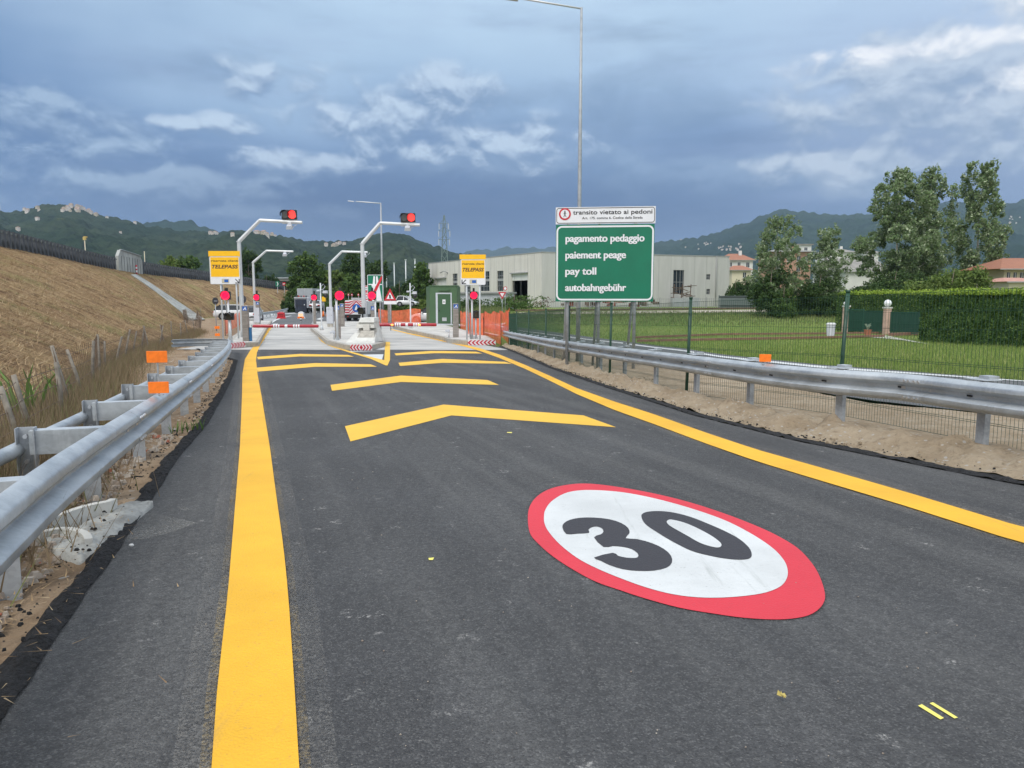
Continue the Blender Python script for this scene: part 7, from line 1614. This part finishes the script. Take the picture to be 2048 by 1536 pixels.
blades('roadside_scrub', 14000, scrub, .8, .06, L_tall, 11, lab='yellowish scrub beyond the orange netting', cat='scrub')
q = P(985, 600, 96); tree('dark spreading weeds in front of the pale metal annex', at(935, 96), 1.9, 7, L_dark, 61, 'bush', 2500, .12, cat='shrub', name='shrub'); tree('dark grassy mound of weeds beside the warehouse loading door', at(1030, 98), 2.4, 8, L_mid, 62, 'bush', 3000, .12, cat='shrub', name='shrub')
# ================= stones, litter, cement channel
m_stone = mat('stone', (.40, .36, .31, 1), .85, c2=(.24, .19, .15, 1), vs=2.5); m_bricks = mat('brick_rubble', (.34, .12, .075, 1), .9)
def stones(name, n, fn, s0, s1, mt, seed, lab):
    r = random.Random(seed); m = MB()
    for k in range(n):
        x, y, z = fn(r); s_ = s0+(s1-s0)*r.random()**3; a = r.uniform(0, 6.28); vs = []
        for i in range(8):
            th = a+i%4*1.57+r.uniform(-.3, .3); rr0 = s_*(1 if i < 4 else .6)*r.uniform(.7, 1.2); vs.append((x+rr0*math.cos(th), y+rr0*math.sin(th)*.75, z+(-.3*s_ if i < 4 else .55*s_)))
        m.add(vs, [(0, 1, 5, 4), (1, 2, 6, 5), (2, 3, 7, 6), (3, 0, 4, 7), (4, 5, 6, 7)])
    o = m.build(name, mt); tag(o, lab, 'stones', kind='stuff'); return o
vl = [Vector((p[0], p[1], 0)) for p in offs(edgeL, .12)]; Lv = plen(vl)
def f_st(r):
    y_ = r.random()**1.3*7+1.6; s = 0; i = min(range(len(vl)), key=lambda i: abs(vl[i].y-y_)); i = min(i, len(vl)-2); q = vl[i]+(vl[i+1]-vl[i])*((y_-vl[i].y)/max(.01, vl[i+1].y-vl[i].y)); w_ = .15+r.random()**1.4*1.3
    return (q.x-w_, y_, gh(q.x, y_)+.012+.05*noise.fractal(Vector(((q.x-w_)*1.6, y_*1.6, 3)), .7, 2, 5)+.03*noise.fractal(Vector(((q.x-w_)*9, y_*9, 3)), .7, 2, 3))
stones('gravel_stones', 3200, f_st, .006, .042, m_stone, 2, 'loose pale stones on the soil below the left guardrail'); stones('brick_rubble', 160, f_st, .008, .035, m_bricks, 4, 'broken red brick bits among the stones')
vr = [Vector((p[0], p[1], 0)) for p in offs(edgeR, -.12)]
def f_sr(r):
    y_ = r.random()**1.2*14+4; i = min(range(len(vr)), key=lambda i: abs(vr[i].y-y_)); q = vr[i]; w_ = .05+r.random()*.9; return (q.x+w_, q.y+r.uniform(-.5, .5), gh(q.x, y_)+.07)
stones('soil_clods', 900, f_sr, .006, .03, m_sand, 7, 'clods of sandy soil on the right verge')
def f_as(r): y_ = 1.8+r.random()**2*14; x = -.27*y_-.6+r.random()*(.62*y_+2.2); return (x, y_, gh(x, y_)+.024)
stones('road_grit', 420, f_as, .0015, .006, m_stone, 12, 'grit scattered on the asphalt')
def f_bead(r):
    k = r.random()**1.6; i = int(k*(len(vl)-2)); q = vl[i]+(vl[i+1]-vl[i])*r.random(); return (q.x-r.gauss(.05, .035), q.y+r.uniform(-.05, .05), gh(q.x, q.y)+.05+r.uniform(-.015, .02))
vl = resamp(vl, 400); vr = resamp(vr, 400)
stones('asphalt_crumbs', 1500, f_bead, .005, .018, m_bead, 21, 'black asphalt crumbs along the left edge of the road')
def f_beadr(r):
    i = int(r.random()**1.2*(len(vr)-2)); q = vr[i]+(vr[i+1]-vr[i])*r.random(); return (q.x+r.gauss(0, .03), q.y+r.uniform(-.05, .05), gh(q.x, q.y)+.05+r.uniform(-.01, .02))
stones('asphalt_crumbs', 1300, f_beadr, .005, .02, m_bead, 22, 'black asphalt crumbs along the right edge of the road')
def f_strawroad(r):
    y_ = 1.5+r.random()*3.2; i = min(range(len(vl)), key=lambda i: abs(vl[i].y-y_)); q = vl[i]; x = q.x+r.exponential(.10)-.12; return (x, q.y+r.normal()*.2, gh(x, y_)+.055)
blades('straw_bits', 260, f_strawroad, .045, .006, L_straw, 13, lay=.9, lab='bits of straw on the black asphalt edge', cat='straw')
# concrete spillway
m = MB()
def slab(name, pts, z, mt, par, dz=0., n=20):
    q = [G(*p, z) for p in pts]; mm_ = MB(); cx = sum(p.x for p in q)/len(q); cy = sum(p.y for p in q)/len(q); c = closed_spline([(p.x, p.y, 0) for p in q], 10); N = len(c); rings = 14; vs = []
    for j in range(rings+1):
        k = j/rings
        for p in c:
            rag = 1+.16*noise.fractal(Vector((p.x*3, p.y*3, 1)), .9, 2, 3); x, y = cx+(p.x-cx)*k*rag, cy+(p.y-cy)*k*rag
            vs.append((x, y, gh(x, y)+z*(1-k**4*.75)+.007*noise.fractal(Vector((x*11, y*11, 2)), .7, 2, 4)-(.05 if j == rings else 0)))
    mm_.add(vs, [(j*N+i, j*N+(i+1) % N, (j+1)*N+(i+1) % N, (j+1)*N+i) for j in range(rings) for i in range(N)]); return mm_.build(name, mt, par, True)
o = thing('spillway', 'small rough concrete spillway with two curved kerb pieces at the left asphalt edge', 'spillway', (0, 0, 0))
strip('cement_bed', [(92, 1092), (112, 1080), (140, 1066), (180, 1045), (235, 1016), (262, 1011), (300, 1012)], [(96, 1100), (112, 1117), (160, 1128), (205, 1113), (250, 1076), (280, 1048), (308, 1020)], m_cem, .0, parent=o, cols=26, n=90, smooth=True,
      nz=lambda x, y, k: .052-.10*abs(2*k-1)**7+.022*noise.fractal(Vector((x*5, y*5, 2)), .8, 2, 5)+.006*noise.noise(Vector((x*60, y*60, 2))))
def curb(pts, h, w_, zb=.0):
    q = [G(*p) for p in pts]; s_ = spline([(p.x, p.y, 0) for p in q], .05); mm_ = MB(); vs = []
    for i, p in enumerate(s_):
        t = (s_[min(i+1, len(s_)-1)]-s_[max(i-1, 0)]).normalized(); n_ = Vector((-t.y, t.x, 0))*w_; z = gh(p.x, p.y)
        vs += [(p.x, p.y, z+zb), (p.x, p.y, z+zb+h), (p.x+n_.x, p.y+n_.y, z+zb+h), (p.x+n_.x, p.y+n_.y, z+zb)]
    N = len(s_); mm_.add(vs, [(4*i+j, 4*(i+1)+j, 4*(i+1)+(j+1) % 4, 4*i+(j+1) % 4) for i in range(N-1) for j in range(4)]+[(0, 1, 2, 3), (4*N-1, 4*N-2, 4*N-3, 4*N-4)]); mm_.build('kerb_piece', m_concn, o, bevel=.004)
curb([(60, 1094), (120, 1068), (180, 1046), (225, 1036), (237, 1030)], .12, .05)
curb([(80, 1095), (120, 1086), (150, 1090), (166, 1098), (170, 1108)], .09, .045)
# dusty cement splash on asphalt
m_spl = dustmat('cement_splash', (.50, .49, .45, 1), .45)
patch('cement_splash', [(266, 1062), (236, 1090), (290, 1085), (350, 1070), (395, 1052), (340, 1040), (300, 1030)], m_spl, .0232, parent=road); patch('cement_splash', [(355, 1020), (372, 1020), (385, 1026), (362, 1027)], m_spl, .0232, parent=road)
# crumpled scraps on the road
for i, (lab, px, py, s_) in enumerate((('crumpled yellowish leaf scrap on the asphalt in the right foreground', 1562, 1418, .016), ('white pebble on the black asphalt edge at the left', 264, 1108, .013))):
    q = G(px, py); m = MB(); r = random.Random(i); vs = []
    for k in range(14): vs.append((r.gauss(0, s_*.6), r.gauss(0, s_*.6), abs(r.gauss(0, s_*.5))+.001))
    if i: 
        m.ball((0, 0, s_*.6), s_, 8, 6, sq=(1.2, .8, .7)); m2_ = m_wht
    else: m.add(vs, [(0, 1, 2), (2, 3, 4), (4, 5, 0), (6, 7, 8), (8, 9, 1), (10, 11, 12), (12, 13, 5), (3, 7, 11)]); m2_ = mat('dry_leaf', (.45, .36, .10, 1), .7)
    ob = m.build('pebble' if i else 'leaf_scrap', m2_, loc=(q.x, q.y, q.z+.045)); tag(ob, lab, 'pebble' if i else 'leaf')
# ================= pylons
def pylon(label, px, Y, top, base, wb, arms, mt, split=None):
    q = P(px, 600, Y); z0 = P(px, base, Y).z; H = P(1024, top, Y).z-z0; o = thing('pylon', label, 'pylon', (q.x, q.y, z0)); w_ = wb*Y/F/2; r_ = .10*Y/400+.04; m = MB()
    def half(z): k = z/H; return w_*(1-k)**.8*.9+w_*.10
    lv = [H*k/12 for k in range(13)]
    for a, b in zip(lv, lv[1:]):
        ha, hb = half(a), half(b)
        for sx, sy in ((-1, -1), (1, -1), (1, 1), (-1, 1)): m.bar((sx*ha, sy*ha, a), (sx*hb, sy*hb, b), r_*1.5, r_*1.5)
        for s1, s2 in (((-1, -1), (1, -1)), ((1, -1), (1, 1)), ((1, 1), (-1, 1)), ((-1, 1), (-1, -1))): m.bar((s1[0]*ha, s1[1]*ha, a), (s2[0]*hb, s2[1]*hb, b), r_, r_); m.bar((s2[0]*ha, s2[1]*ha, a), (s1[0]*hb, s1[1]*hb, b), r_, r_)
    m.build('lattice', mt, o)
    for py, x0, x1 in arms:
        z = P(1024, py, Y).z-z0; xa, xb = x0*Y/F, x1*Y/F; MB().bar((xa, 0, z), (xb, 0, z), r_*1.6, r_*1.6).bar((xa, 0, z), (0, 0, z+1.6), r_, r_).bar((xb, 0, z), (0, 0, z+1.6), r_, r_).build('crossarm', mt, o)
        for x in (xa, xb): MB().tube([(x, 0, z), (x, 0, z-2.2)], .16, 6).build('insulator', m_cab, o)
    return o
m_pyl = mat('pylon_steel', (.15, .20, .20, 1), .7); m_pylr = mat('pylon_red', (.32, .13, .10, 1), .8)
pylon('grey lattice power pylon rising above the left end of the warehouse', 890, 300, 430, 620, 20, ((447, -10, 8), (462, -11, 11), (479, -11, 10)), m_pyl)
pylon('red and white lattice pylon cut by the left edge of the frame', -2, 220, 384, 590, 26, ((392, -12, 11), (405, -10, 16)), m_pylr)
o = bpy.data.objects.new('haze', None); bpy.data.objects.remove(o)
# ================= haze
hm = bpy.data.materials.new('haze_air'); hm.use_nodes = True; t = NT(hm.node_tree)
for n in list(t.n):
    if n.type == 'BSDF_PRINCIPLED': t.n.remove(n)
vol = t.n.new('ShaderNodeVolumePrincipled'); vol.inputs['Density'].default_value = .00009; vol.inputs['Color'].default_value = (.58, .76, 1, 1); vol.inputs['Anisotropy'].default_value = .1
t.l.new(vol.outputs[0], [n for n in t.n if n.type == 'OUTPUT_MATERIAL'][0].inputs['Volume'])
hz = MB().bb(-7900, 7900, -200, 7700, -110, 530).build('haze', hm); tag(hz, kind='stuff'); hz['label'] = 'thin blue haze over the valley'; hz['category'] = 'haze'
for o_ in list(bpy.data.objects):
    if o_.name.startswith('traffic_island') : 
        o_['kind'] = 'structure'
